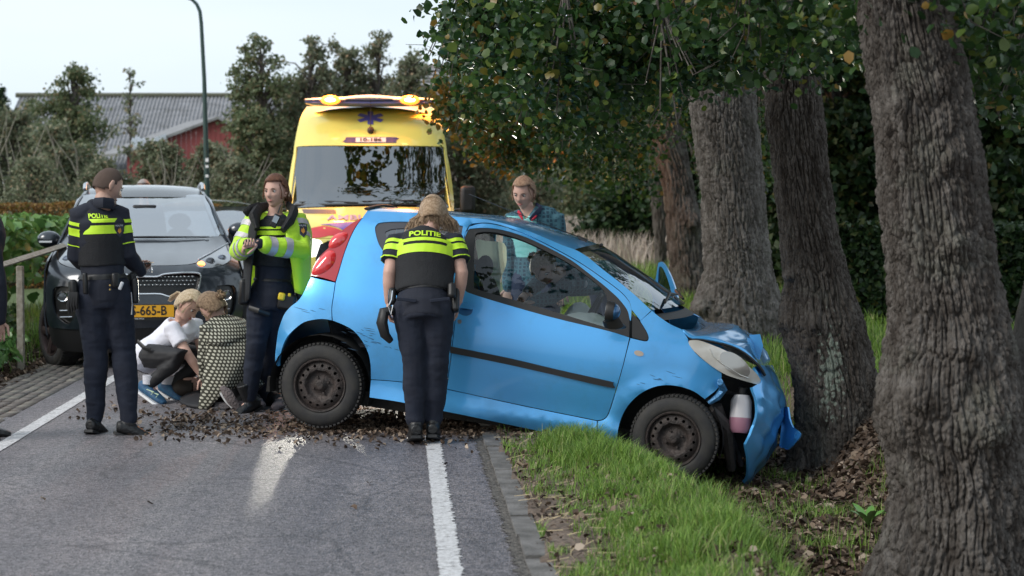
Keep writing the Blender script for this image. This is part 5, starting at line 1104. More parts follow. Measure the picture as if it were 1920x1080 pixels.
# wheels
RIM = mat('rusty_steel_rim', (.030, .026, .025), .6, .35, col2=(.06, .046, .042), ns=14, bump=.6, bs=80)
def lathe(prof, c, ax, n=48, close=False):
    ax = Vector(ax).normalized(); a = ax.orthogonal().normalized(); b = ax.cross(a); v = []; f = []
    for (r_, h_) in prof:
        for j in range(n): t_ = 2 * math.pi * j / n; v.append(Vector(c) + ax * h_ + (a * math.cos(t_) + b * math.sin(t_)) * r_)
    m_ = len(prof)
    for i in range(m_ if close else m_ - 1):
        for j in range(n): q = i * n + j; r2 = i * n + (j + 1) % n; i2 = ((i + 1) % m_) * n; f.append((q, r2, i2 + (j + 1) % n, i2 + j))
    return v, f
def wheel(c, ax, up, par, ro=.28, ri=.178, wdt=.165, spokes='steel', rimm=None, name='wheel'):
    """c: centre of the outer face, ax: outwards"""
    ax = Vector(ax).normalized(); w_ = thing(name, None, None, tuple(c)); w_.parent = par; w_.location = Vector(c) - OFF[par.name]; 
    h = wdt; pr = [(ri - .004, -.012), (ri + .004, .0), (ri + .02, .004), (ro - .055, .004), (ro - .03, -.004), (ro - .012, -.02), (ro - .002, -.038), (ro, -h * .5), (ro - .002, -h + .038), (ro - .012, -h + .02), (ro - .05, -h - .002), (ri, -h)]
    v, f = lathe(pr, c, ax, 64); mk('tyre', v, f, RUBBER, w_, True, 50, True)
    # tread blocks: short ribs round the shoulder
    m = MB(); a = ax.orthogonal().normalized(); b = ax.cross(a)
    for j in range(60):
        t_ = 2 * math.pi * j / 60; d_ = a * math.cos(t_) + b * math.sin(t_); tt = ax.cross(d_); m.box(Vector(c) + d_ * (ro - .004) - ax * (.03), (.018, .035, .012), Matrix((tt, ax, d_)).transposed()); m.box(Vector(c) + d_ * (ro - .002) - ax * (h * .5 + .02), (.02, .05, .01), Matrix((tt, ax, d_)).transposed())
    m.build('tread', RUBBER, w_, smooth=False)['kind'] = 'stuff'
    v, f = lathe([(ri + .002, -.006), (ri - .004, .004), (ri - .012, .002), (ri - .018, -.02), (ri - .022, -.05), (ri - .03, -h * .9)], c, ax, 64); mk('rim_barrel', v, f, rimm or RIM, w_, True, 50, True)
    if spokes == 'steel':
        A = Vector(up); A = (A - ax * A.dot(ax)).normalized(); B = ax.cross(A)
        def dp(r_): return float(np.interp(r_, [0, .03, .045, .075, .09, .10, .125, .145, .165], [-.012, -.012, -.034, -.036, -.03, -.006, -.008, -.016, -.03]))
        S_ = Surf(lambda u, v: Vector(c) + A * u + B * v + ax * dp(math.hypot(u, v)), ax, (0, 0))
        circ = lambda r_, n, cx=0, cy=0: [(cx + r_ * math.cos(2 * math.pi * i / n), cy + r_ * math.sin(2 * math.pi * i / n)) for i in range(n)]
        holes = [circ(.0105, 10, .132 * math.cos(2 * math.pi * k / 16), .132 * math.sin(2 * math.pi * k / 16)) for k in range(16)] 
        panel('rim_disc', S_, circ(ri - .014, 64), rimm or RIM, w_, g=.012, th=.012, holes=holes, ang=50)
        m = MB(); [m.tube([Vector(c) + (A * math.cos(q) + B * math.sin(q)) * .055 - ax * .036, Vector(c) + (A * math.cos(q) + B * math.sin(q)) * .055 - ax * .018], .0085, 6) for q in [k * math.pi / 2 + .5 for k in range(4)]]; m.build('wheel_bolts', STEEL if rimm else RIM, w_)
        m = MB(); m.tube([Vector(c) - ax * .03, Vector(c) - ax * .004], [.026, .022], 16); m.build('hub_cap', RIM, w_)
    else:
        A = Vector(up); A = (A - ax * A.dot(ax)).normalized(); B = ax.cross(A)
        for k in range(5):
            q = 2 * math.pi * k / 5 + .3; d_ = A * math.cos(q) + B * math.sin(q); m = MB(); m.tube([Vector(c) + d_ * .03 - ax * .03, Vector(c) + d_ * ri * .55 - ax * .015, Vector(c) + d_ * (ri - .01) - ax * .01], [(.035, .015), (.028, .013), (.045, .012)], 8, side=tuple(ax.cross(d_))); m.build('spoke', rimm or STEEL, w_)
    v, f = lathe([(0.001, -h * .6), (ri - .03, -h * .6)], c, ax, 32); mk('brake_drum', v, f, DARKVOID, w_, False)
    return w_
wheel(P(599, 723, 11.9), -E2, E3, car); wheel(P(599, 723, 11.9) + E2 * 1.585, E2, E3, car)
fax = (-E2 + E1 * -.06).normalized(); wheel(P(1262, 824, 11.45), fax, E3, car); wheel(P(1262, 824, 11.45) + E2 * 1.56, -fax, E3, car)
# scuffs along the sill and arches
SC_ = mat('scuff', (.02, .05, .09), .7); rs_ = random.Random(5)
for (x0, y0, x1, y1, n_) in ((640, 612, 700, 655, 16), (668, 628, 745, 650, 9), (1190, 715, 1260, 700, 9), (546, 580, 600, 577, 5)):
    m = MB()
    for i in range(n_):
        x = rs_.uniform(x0, x1); y = rs_.uniform(y0, y1) if abs(y1 - y0) > 30 else np.interp(x, [x0, x1], [y0, y1]) + rs_.uniform(-9, 7); L = rs_.uniform(5, 20)
        a, b = SIDE.px(x, y), SIDE.px(x + L, y + L * .22 + rs_.uniform(-1, 2)); pa, pb = SIDE.f(*a), SIDE.f(*b)
        if a[0] < -.5: continue
        m.tube([pa + SIDE.n(*a) * .0005, (pa + pb) / 2 + SIDE.n(*a) * .0015, pb + SIDE.n(*b) * .0005], [.0008, .0016, .0006], 4)
    m.build('scuff_marks', SC_, car)['kind'] = 'stuff'
# ================================================================== VEHICLES SEEN FROM THE FRONT
class Front:
    """car facing the camera side: x to picture right, d backwards from the bumper, z up"""
    def __init__(s, cx, Y, zs, ds, corner, hwid):
        b = P(cx, 500, Y); s.o = Vector((b.x, b.y, 0)); f = Vector((-b.x, -b.y, 0)).normalized(); s.f = f; s.r = Vector((-f.y, f.x, 0)); s.hw = hwid
        s.D = smooth_fn(zs, ds, 5); s.c = corner; s.S = Surf(lambda x, z: s.K(x, s.D(z) + s.c(z) * abs(x / s.hw)**4, z), f + Vector((0, 0, .5)), (0.1, .6))
    def K(s, x, d, z): return s.o + s.r * x - s.f * d + Vector((0, 0, z))
    def tr(s, pts, n=3): return s.S.trace(cr(pts, n, False) if n else pts, (.1, 1.0))
    def sym(s, half, n=3):
        u = s.tr(half, n); return u + [(-a, b) for a, b in u[::-1] if a > 1e-3]
    def mir(s, u): return [(-a, b) for a, b in u][::-1]
# ---- dark compact SUV
k = Front(272, 16.5, [.1, .2, .35, .5, .7, .85, .92, .97, 1.03, 1.10, 1.17, 1.3, 1.45, 1.56, 1.62, 1.67, 1.70], [.16, .08, .02, .0, .03, .07, .14, .27, .55, .90, 1.2, 1.45, 1.75, 2.0, 2.2, 2.6, 3.2], lambda z: .42 if z < .95 else (.34 if z < 1.15 else .24), .93)
KP = car_paint('dark_slate_paint', (.014, .020, .030), (.05, .055, .065), .35, .25)
suv = thing('parked_suv', 'dark slate compact SUV with orange number plate standing half on the left edge line', 'car', tuple(k.K(0, 2, 0)))
def pan(fr, name, uv, m, par, **kw): return panel(name, fr.S, uv, m, par, **kw)
hood = pan(k, 'bonnet', k.sym([(272, 449.5), (340, 448.5), (400, 444.5), (421, 440), (430, 452), (412, 463), (395, 472), (378, 484), (366, 493), (330, 497), (272, 498)]), KP, suv, g=.08)
sh = k.sym([(272, 368), (325, 366.5), (387, 366), (405, 398), (420, 437), (400, 443), (340, 447), (272, 448)])
SCREEN = glassmat('suv_screen', (.30, .34, .36), 0, 1.5, .38)
pan(k, 'windscreen', sh, SCREEN, suv, g=.1, th=0, off=-.004)
gr = [(272, 519), (295, 519), (306, 515), (330, 512.5), (355, 511.6), (372, 513), (376, 518), (374, 532), (371, 543), (365, 547), (345, 551), (323.5, 554.5), (315, 555.5), (300, 551), (272, 551)]
gh = k.sym(gr, 2); fogp = [(404, 541), (415, 535), (438, 535), (444, 550), (440, 583), (428, 598), (414, 604), (402, 583)]
fg = k.tr(cr(fogp, 2), 0); fg2 = k.mir(fg)
fas = k.sym([(272, 499), (330, 498), (366, 495), (369, 500.5), (384, 503.5), (407, 501), (428, 493), (434, 480), (433, 464), (441, 475), (449, 500), (455, 530), (455, 570), (452, 604), (430, 612), (380, 615), (272, 615)], 2)
fasc = pan(k, 'front_fascia', fas, KP, suv, g=.06, holes=[gh, fg, fg2])
pan(k, 'lower_bumper', k.sym([(272, 615.5), (380, 615.5), (430, 612.5), (452, 605), (450, 625), (444, 642), (420, 655), (350, 660), (272, 660)], 2), BLACK, suv, g=.08, off=-.01)
pan(k, 'grille', gh, mat('grille_black', (.006, .006, .007), .4), suv, off=-.03, th=0, g=.05)
m = MB()
for row in range(3):
    for i in range(-12, 13):
        x = i * .036 + (row % 2) * .018
        if abs(x) < .47: p = k.K(x, .0 + k.S.outv.x * 0 + k.D(.84 - row * .038) + .42 * abs(x / .93)**4 + .015, .845 - row * .036); m.ball(p, (.012, .006, .006), 6, Matrix((k.r, -k.f, Vector((0, 0, 1)))).transposed())
m.build('grille_mesh', mat('grille_chip', (.3, .32, .34), .3, .8), suv)['kind'] = 'stuff'
def surf_tube(fr, pts, r_, name, m, par, off=.006, closed=False):
    u = fr.tr(pts, 0); mm = MB(); q = [fr.S.f(*a) + fr.S.n(*a) * off for a in u]
    if closed: q.append(q[0])
    mm.tube(q, r_, 6); return mm.build(name, m, par)
for sg in (1, -1):
    u = [(sg * a, b) for a, b in k.tr(cr(gr, 3, False), 0)]; mm = MB(); mm.tube([k.S.f(*a) + k.S.n(*a) * .004 for a in u], .009, 6); mm.build('grille_trim', CHROME, suv)
hlk = k.tr(cr([(367, 495), (372, 487), (395, 475), (413, 465), (427, 456), (431, 468), (432, 482), (427, 491), (407, 499.5), (384, 502), (369, 499.5)], 3), 0)
for u in (hlk, k.mir(hlk)):
    h_ = pan(k, 'headlight', u, mat('headlight_dark', (.05, .055, .065), .1, .3, coat=1), suv, g=.04, off=-.004)
    sg = 1 if np.mean(u, 0)[0] > 0 else -1
    for (x_, y_, r_, nm, mm_) in ((394, 489, .048, 'projector', mat('projector', (.10, .11, .13), .05, .6, coat=1)), (416, 483, .045, 'lamp_bowl', mat('lamp_bowl', (.25, .27, .32), .1, .8, coat=1)), (377, 493.5, .036, 'indicator', mat('indicator_lit', (.9, .35, .1), .3, emit=(1, .30, .07), es=4.0 if True else 0))):
        a = k.tr([(x_, y_)], 0)[0]; p = k.K(sg * a[0], k.D(a[1]) + .42 * (abs(a[0]) / .93)**4 - .012, a[1] - .015)
        if nm == 'indicator' and sg < 0: mm_ = mat('indicator_off', (.4, .2, .1), .3)
        mm = MB(); v, f = lathe([(r_ * .1, .012), (r_ * .7, .008), (r_ * .75, .014), (r_, .004), (r_ * 1.05, -.02)], p, k.f + Vector((0, 0, .25)), 18); mm.add(v, f); mm.build(nm, mm_, h_)
    mm = MB(); L_ = [(372, 486), (395, 474), (413, 464), (428, 456)]; mm.tube([k.K(sg * a[0], k.D(a[1]) + .40 * (abs(a[0]) / .93)**4 - .02, a[1]) for a in k.tr(L_, 0)], .007, 6); mm.build('light_strip', mat('light_strip', (.7, .74, .8), .15), h_)
for u in (fg, fg2):
    sg = 1 if np.mean(u, 0)[0] > 0 else -1; pd = pan(k, 'fog_pod', u, mat('pod_black', (.008, .008, .009), .35), suv, off=-.03, th=0)
    a = k.tr([(425, 553)], 0)[0]; c_ = k.K(sg * a[0], k.D(a[1]) + .42 * (abs(a[0]) / .93)**4 + .0, a[1]); v, f = lathe([(.038, .006), (.046, .012), (.05, .0), (.05, -.03)], c_, k.f, 20); mk('fog_ring', v, f, CHROME, pd, True, 50, True)
    v, f = lathe([(.001, .008), (.034, .004), (.04, -.02)], c_, k.f, 20); mk('fog_lens', v, f, mat('fog_lens', (.08, .09, .1), .08, coat=1), pd, True, 50)
    for y_ in (579, 591):
        a, b = k.tr([(408, y_), (430, y_)], 0); mm = MB(); mm.tube([k.S.f(sg * a[0], a[1]) + k.f * .005, k.S.f(sg * b[0], b[1]) + k.f * .005], [(.006, .006)] * 2, 6); mm.build('fog_bar', CHROME, pd)
# plate
pc = k.S.f(0, k.tr([(275, 585.5)], 0)[0][1]) + k.f * .02
m = MB(); Mk = Matrix((k.r, -k.f, Vector((0, 0, 1)))).transposed(); m.box(pc, (.55, .012, .145), Mk); pl = m.build('plate_holder', BLACK, suv, smooth=False)
pw = .51; m = MB(); m.box(pc + k.f * .008 + Vector((0, 0, .012)), (pw, .006, .108), Mk); m.build('plate', mat('plate_orange', (.85, .42, .02), .45), pl, smooth=False)
v2, f2 = text_mesh('TS-665-B', .118, 0, .0025); decal('plate_text', v2, f2, pc + k.f * .0125 + Vector((0, 0, .012)), k.r, Vector((0, 0, 1)), BLACK, pl, None, sub=False, kx=.86)
v2, f2 = text_mesh('VAN MOS', .022); decal('plate_surround_text', v2, f2, pc + k.f * .0075 - Vector((.0, 0, .057)) + k.r * -.06, k.r, Vector((0, 0, 1)), WHITE, pl, None, sub=False)
# oval badge
c_ = k.K(.01, k.D(.905) - .012, .90); v, f = lathe([(.05, .003), (.056, .008), (.06, .003)], c_, k.f, 24); o = mk('badge', v, f, CHROME, suv, True, 60)
v2, f2 = text_mesh('KIA', .042, .002, .001); decal('badge_text', v2, f2, c_ + k.f * .008, k.r, Vector((0, 0, 1)), CHROME, suv, None, sub=False, kx=1.1)
m = MB(); m.tube([k.S.f(x, 1.178) + Vector((0, 0, .012)) + k.f * .03 for x in (-.62, -.25, .05, .3, .62)], [.008, .01, .014, .01, .006], 6); m.build('wiper', BLACK, suv)
pan(k, 'cowl', k.sym([(272, 446), (340, 445), (400, 441), (421, 437), (422, 441), (400, 445), (340, 449), (272, 450)], 2), BLACK, suv, off=-.012, th=0)
# sides, roof, pillars
kw_ = smooth_fn([.15, .3, .5, .9, 1.0, 1.08, 1.15, 1.3, 1.5, 1.6, 1.68], [.87, .905, .93, .92, .90, .86, .82, .76, .68, .63, .56], 4)
for sg in (1, -1):
    SS = Surf(lambda d, z, sg=sg: k.K(sg * (kw_(z) - max(0, .5 - d)**2 * .5), d, z), k.r * sg, (1, .8))
    prof = [(.42, .30), (.42, .90), (.60, .96), (.95, 1.03), (1.25, 1.10), (1.25, 1.10), (4.25, 1.12), (4.42, .9), (4.42, .35), (4.42, .35), (3.95, .22), (3.93, .22)] + [(3.55 + .37 * math.cos(a), .33 + .37 * math.sin(a)) for a in np.linspace(-.2, math.pi + .2, 12)] + [(3.15, .22), (1.25, .22)] + [(.85 + .37 * math.cos(a), .33 + .37 * math.sin(a)) for a in np.linspace(-.2, math.pi + .2, 12)]
    panel('body_side', SS, prof, KP, suv, g=.15)
    panel('roof_pillars', SS, [(1.2, 1.13), (1.5, 1.32), (1.8, 1.47), (2.15, 1.6), (2.5, 1.655), (4.0, 1.62), (4.35, 1.13)], KP, suv, g=.12, holes=[[(1.5, 1.16), (1.75, 1.34), (2.2, 1.54), (2.6, 1.58), (3.8, 1.55), (4.1, 1.18)]])
    panel('side_window', SS, [(1.5, 1.16), (1.75, 1.34), (2.2, 1.54), (2.6, 1.58), (3.8, 1.55), (4.1, 1.18)], DGL, suv, g=.2, th=0, off=-.01)
    m = MB(); m.tube([k.K(sg * .60, d_, z_) for d_, z_ in ((2.35, 1.66), (2.45, 1.715), (3.0, 1.73), (3.9, 1.70), (4.0, 1.65))], [.02] * 5, 8); m.build('roof_rail', mat('silver_rail', (.6, .62, .65), .3, .8), suv)
    # mirror
    c_ = k.K(sg * 1.06, 1.5, 1.10 if sg < 0 else 1.18); c_ = P(92 if sg < 0 else 449, 449 if sg < 0 else 432, k.K(0, 1.5, 0).y * 1.0 + (-.2 if sg < 0 else .2)); m = MB(); m.ball(c_, (.115, .09, .085), 14, Mk); mr_ = m.build('door_mirror', KP, suv)
    m = MB(); m.tube([c_ - k.r * sg * .08 - Vector((0, 0, .03)), k.K(sg * .83, 1.45, 1.10)], [.03, .025], 8); m.build('mirror_arm', BLACK, mr_)
    m = MB(); m.box(c_ + k.r * sg * .03 - Vector((0, 0, .02)) + k.f * .088, (.12, .01, .018), Mk); m.build('side_repeater', WHITE, mr_, smooth=False)
def kroof(q, t):
    z = np.interp(q, [0, .06, .15, .35, 1], [1.585, 1.63, 1.665, 1.69, 1.64]); d_ = 2.08 + 2.2 * q; y = kw_(z - .02) * t; return k.K(y, d_ + .0 + (1 - q) * .22 * (abs(t)**4 - 0), z + .03 * (1 - t * t) * min(1, q * 6))
grid('roof', kroof, 14, 12, car_paint('dark_slate_roof', (.014, .020, .030), (.03, .035, .045), .3, .2), suv)
m = MB()
for y in (-.36, .36): m.ball(k.K(y, 2.45, .98), (.22, .1, .3), 12, Mk); m.ball(k.K(y, 2.5, 1.33), (.12, .06, .09), 10, Mk)
m.build('seats', SEAT, suv)['kind'] = 'stuff'
m = MB(); m.box(k.K(0, 1.5, 1.02), (1.5, .5, .18), Mk); m.build('dashboard', mat('dash', (.03, .03, .032), .7), suv, bevel=.05)
m = MB(); m.box(k.K(0, 1.85, 1.47), (.24, .04, .07), Mk); m.build('inner_mirror', BLACK, suv, bevel=.02)
m = MB(); m.box(k.K(0, 2.3, .55), (1.6, 3.6, .7), Mk); m.build('dark_inner_body', DARKVOID, suv, smooth=False)
ax_ = (-k.r * math.cos(R(24)) + k.f * math.sin(R(24))); wc = P(94, 622, 16.95); wheel(wc, ax_, Vector((0, 0, 1)), suv, .325, .225, .225, 'alloy', mat('alloy_dark', (.10, .075, .075), .35, .7))
wc2 = k.K(.88, .85, .325); wheel(wc2, k.r * math.cos(R(24)) - k.f * math.sin(R(24)), Vector((0, 0, 1)), suv, .325, .225, .225, 'alloy', mat('alloy_dark', (.1, .1, .1)))
for sg in (1, -1): wheel(k.K(sg * .90, 3.55, .325), k.r * sg, Vector((0, 0, 1)), suv, .325, .225, .225, 'alloy', mat('alloy_dark', (.1, .1, .1)))
# ---- yellow ambulance
a_ = Front(695.5, 21.4, [.15, .3, .5, .9, 1.1, 1.22, 1.32, 1.40, 1.47, 1.53, 1.75, 2.05, 2.27, 2.5, 2.68, 2.78, 2.86], [.14, .04, 0, .02, .08, .18, .35, .60, .82, 1.0, 1.2, 1.43, 1.60, 1.84, 2.1, 2.4, 2.9], lambda z: .30, .98)
YEL = car_paint('ambulance_yellow', (.82, .72, .16), (.7, .6, .13), 0, .35)
amb = thing('ambulance', 'yellow ambulance with flashing amber beacons and red-blue stripes facing the camera', 'ambulance', tuple(a_.K(0, 2.5, 0)))
wsA = a_.sym([(695.5, 274), (760, 274), (826, 275.5), (831, 279), (836, 315), (841, 352), (845, 385), (838, 388), (787, 386.5), (695.5, 384)], 2)
AGL = glassmat('ambulance_screen', (.12, .13, .13), 0, 1.5, .22)
pan(a_, 'windscreen', wsA, AGL, amb, g=.12, th=0, off=-.006)
pan(a_, 'forehead', a_.sym([(695.5, 273), (760, 273), (826, 274.5), (833, 279), (838, 287), (834, 258), (826, 225), (815, 204), (800, 200), (695.5, 199.5)], 2), YEL, amb, g=.1)
for sg in (1, -1):
    u = a_.tr(cr([(833, 280), (838, 288), (845, 325), (850, 365), (851, 390), (846, 386), (842, 352), (837, 315)], 2), 0); u = u if sg > 0 else a_.mir(u); pan(a_, 'windscreen_pillar', u, YEL, amb, g=.08)
hoodA = pan(a_, 'bonnet', a_.sym([(695.5, 387), (787, 389), (838, 391), (846, 388), (851, 394), (852, 420), (848, 440), (830, 446), (760, 446), (695.5, 446)], 2), YEL, amb, g=.08)
m = MB(); m.tube([a_.S.f(x, 1.505) + a_.f * .02 for x in (-.93, -.5, 0, .5, .93)], [.02] * 5, 6); m.build('cowl', BLACK, amb)
m = MB(); m.tube([a_.S.f(x, z) + a_.f * .03 for x, z in ((.9, 1.53), (.5, 1.56), (-.1, 1.55))], [.008, .009, .005], 6); m.build('wiper', BLACK, amb)
m = MB(); m.tube([a_.S.f(x, z) + a_.f * .03 for x, z in ((-.15, 1.53), (-.5, 1.545), (-.88, 1.54))], [.012, .014, .008], 6); m.build('wiper', BLACK, amb)
grl = a_.sym([(695.5, 449), (740, 449), (775, 452), (786, 458), (780, 472), (770, 484), (695.5, 488)], 2)
hla = a_.tr(cr([(788, 452), (800, 448), (818, 448), (826, 456), (824, 474), (812, 482), (792, 478), (784, 466)], 3), 0)
low_ = pan(a_, 'front_fascia', a_.sym([(695.5, 447), (830, 447), (848, 441), (851, 470), (850, 520), (846, 560), (830, 575), (695.5, 580)], 2), YEL, amb, g=.08, holes=[grl, hla, a_.mir(hla)])
gp = pan(a_, 'grille', grl, mat('grille_black', (.01, .01, .01)), amb, off=-.03, th=0)
for z_ in (.86, .93, 1.0, 1.07): m = MB(); m.tube([a_.S.f(x, z_) + a_.f * .0 for x in (-.52, 0, .52)], [.014] * 3, 6); m.build('grille_bar', BLACK, gp)
for u in (hla, a_.mir(hla)):
    hh_ = pan(a_, 'headlight', u, mat('headlight_lit', (.8, .8, .78), .1, coat=1, emit=(1, .97, .88), es=1.1), amb, g=.04)
pan(a_, 'bumper', a_.sym([(695.5, 520), (850, 518), (852, 560), (846, 590), (695.5, 596)], 2), mat('bumper_grey', (.05, .05, .055), .6), amb, g=.1, off=.03)
RED_ = mat('stripe_red', (.62, .03, .04), .4, coat=.6); BLU_ = mat('stripe_blue', (.03, .05, .42), .4, coat=.6)
def amb_decal(name, pts, m_, par, off=.004, n=3, g=.05):
    u = a_.tr(cr(pts, n), 0); return pan(a_, name, u, m_, par, g=g, off=off, th=0)
amb_decal('red_stripe', [(541, 440), (560, 434), (584, 428), (605, 424), (622, 426), (640, 432), (652, 438), (650, 444), (620, 442), (600, 446), (570, 446), (543, 446)], RED_, hoodA)
amb_decal('blue_stripe', [(600, 422), (625, 419), (660, 417), (692, 419), (690, 430), (670, 434), (650, 434), (635, 428), (618, 423)], BLU_, hoodA, .006)
amb_decal('red_stripe', [(849, 440), (830, 434), (806, 428), (785, 424), (768, 426), (750, 432), (738, 438), (740, 444), (770, 442), (790, 446), (820, 446), (847, 446)], RED_, hoodA)
amb_decal('blue_stripe', [(790, 422), (765, 419), (730, 417), (698, 419), (700, 430), (720, 434), (740, 434), (755, 428), (772, 423)], BLU_, hoodA, .006)
amb_decal('bonnet_vent', [(566, 392.5), (566, 392.5), (624, 393.5), (630, 396), (631, 401), (631, 401), (574, 400.5), (569, 398)], mat('vent_grey', (.10, .10, .12), .5), hoodA, .003)
amb_decal('bonnet_vent', [(825, 392.5), (825, 392.5), (767, 393.5), (761, 396), (760, 401), (760, 401), (817, 400.5), (822, 398)], mat('vent_grey', (.10, .10, .12), .5), hoodA, .003)
# text on the bonnet, the forehead sign and the star of life, laid on the curved sheet
def amb_text(s, name, cx, cy, wpx, hpx, m_, par, off=.006, bold=0.):
    v2, f2 = text_mesh(s, 1., 0, bold); xs2 = [p[0] for p in v2]; ys2 = [p[1] for p in v2]; w2 = max(xs2) - min(xs2); h2 = max(ys2) - min(ys2); mx_, my_ = (max(xs2) + min(xs2)) / 2, (max(ys2) + min(ys2)) / 2
    u0, u1 = a_.tr([(cx - wpx / 2, cy + hpx / 2), (cx + wpx / 2, cy - hpx / 2)], 0)
    vv = []
    for p in v2:
        a = u0[0] + (u1[0] - u0[0]) * ((p[0] - mx_) / w2 + .5); b = u0[1] + (u1[1] - u0[1]) * ((p[1] - my_) / h2 + .5); vv.append(a_.S.f(a, b) + a_.S.n(a, b) * off)
    return mk(name, vv, f2, m_, par, False)
LET = mat('pale_blue_print', (.22, .24, .50), .4)
amb_text('AMBULANCE', 'bonnet_lettering', 695.5, 408.5, 166, 9.5, LET, hoodA, .008, .02)
fh = [o for o in amb.children if o.name.startswith('forehead')][0]
NAVY = mat('sign_navy', (.035, .04, .16), .4)
amb_decal('call_sign_panel', [(649, 257.5), (649, 257.5), (742, 257.5), (744, 262.5), (742, 268), (742, 268), (649, 268), (647, 262.5)], NAVY, fh, .004, 2)
amb_decal('call_sign_field', [(667, 258.5), (667, 258.5), (723.5, 258.5), (723.5, 258.5), (723.5, 267), (723.5, 267), (667, 267), (667, 267)], mat('sign_white', (.62, .64, .72), .4), fh, .006, 1)
amb_text('10-186', 'call_sign_text', 695.5, 262.8, 40, 6.2, mat('sign_ink', (.02, .02, .03), .5), fh, .012, .03)
for i in range(3):
    an = i * math.pi / 3; dx, dz = math.sin(an), math.cos(an); c0 = (694.5, 221.5); w_ = 5.4; L = 25.5
    hx, hy = dx * L, dz * 12.2; nx, ny = (dz, -dx) if True else (0, 0); ny *= .5
    amb_decal('star_of_life_bar', [(c0[0] - hx - nx * w_, c0[1] + hy + ny * w_)] * 2 + [(c0[0] + hx - nx * w_, c0[1] - hy + ny * w_)] * 2 + [(c0[0] + hx + nx * w_, c0[1] - hy - ny * w_)] * 2 + [(c0[0] - hx + nx * w_, c0[1] + hy - ny * w_)] * 2, mat('star_blue', (.10, .10, .42), .4), fh, .004 + .002 * i, 1)
a0 = a_.S.f(*a_.tr([(695, 245)], 0)[0]); m = MB(); m.ball(a0 + a_.f * .02, (.045, .05, .055), 12); m.tube([a0 + a_.f * .03, a0 + Vector((0, 0, .40)) + a_.f * .0], [.006, .003], 6); m.build('roof_aerial', mat('aerial_brown', (.05, .025, .02), .5), amb)
aw = smooth_fn([.2, .5, 1.0, 1.5, 2.0, 2.4, 2.6, 2.72, 2.8], [.93, .98, 1.0, .985, .93, .86, .80, .73, .60], 4)
for sg in (1, -1):
    SS = Surf(lambda d, z, sg=sg: a_.K(sg * (aw(z) - max(0, .45 - d)**2 * .4), d, z), a_.r * sg, (1, 1))
    dep = lambda z: a_.D(z) + .27
    fr_ = [(dep(z), z) for z in (.3, .6, 1.0, 1.2, 1.35, 1.5, 1.8, 2.1, 2.4, 2.6, 2.72)]
    panel('body_side', SS, [(6.2, .3)] + fr_[:1] + fr_[1:] + [(3.2, 2.78), (6.4, 2.78)], YEL, amb, g=.2, holes=[[(1.75, 1.45), (2.05, 2.1), (2.75, 2.1), (2.75, 1.4)], [(1.0 + .38 * math.cos(a), .62 + .30 * math.sin(a)) for a in np.linspace(0, 2 * math.pi, 14, endpoint=False)]])
    panel('side_window', SS, [(1.75, 1.45), (2.05, 2.1), (2.75, 2.1), (2.75, 1.4)], DGL, amb, g=.2, th=0, off=-.01)
    panel('side_stripe', SS, [(1.3, 1.0), (6.1, 1.0), (6.1, 1.25), (1.4, 1.25)], BLU_, amb, g=.2, off=.004, th=0)
    wheel(a_.K(sg * .96, 1.0, .345), a_.r * sg, Vector((0, 0, 1)), amb, .345, .21, .22, 'steel', STEEL); wheel(a_.K(sg * .96, 4.9, .345), a_.r * sg, Vector((0, 0, 1)), amb, .345, .21, .22, 'steel', STEEL)
    # mirrors
    c_ = P(877 if sg > 0 else 514, 374, 22.6); MA = Matrix((a_.r, -a_.f, Vector((0, 0, 1)))).transposed(); m = MB(); m.box(c_, (.19, .14, .34), MA); mm_ = m.build('wing_mirror', BLACK, amb); b_ = mm_.modifiers.new('bevel', 'BEVEL'); b_.width = .05; b_.segments = 3
    m = MB(); m.tube([c_ - Vector((0, 0, .15)), a_.K(sg * .97, 1.6, 1.40)], [.05, .05], 8); m.build('mirror_arm', BLACK, mm_)
grid('roof', lambda q, t: a_.K(aw(2.72) * t, 1.95 + .3 * abs(t)**4 + 4.5 * q, 2.70 + .10 * min(1, q * 6) + .06 * (1 - t * t)), 8, 8, YEL, amb)
m = MB(); m.box(a_.K(0, 6.4, 1.5), (1.8, .1, 2.5), MA); m.build('rear_wall', YEL, amb, smooth=False)
m = MB(); m.box(a_.K(0, 3.4, .85), (1.75, 5.4, .9), MA); m.build('dark_inner_body', DARKVOID, amb, smooth=False)
m = MB(); m.box(a_.K(0, 3.2, 1.9), (1.7, .1, 1.3), MA); m.build('cab_bulkhead', mat('bulkhead', (.12, .12, .13), .8), amb, smooth=False)
m = MB(); [m.ball(a_.K(x, 2.5, 1.55), (.24, .14, .38), 12, MA) for x in (-.5, .5)]; m.build('cab_seats', SEAT, amb)['kind'] = 'stuff'
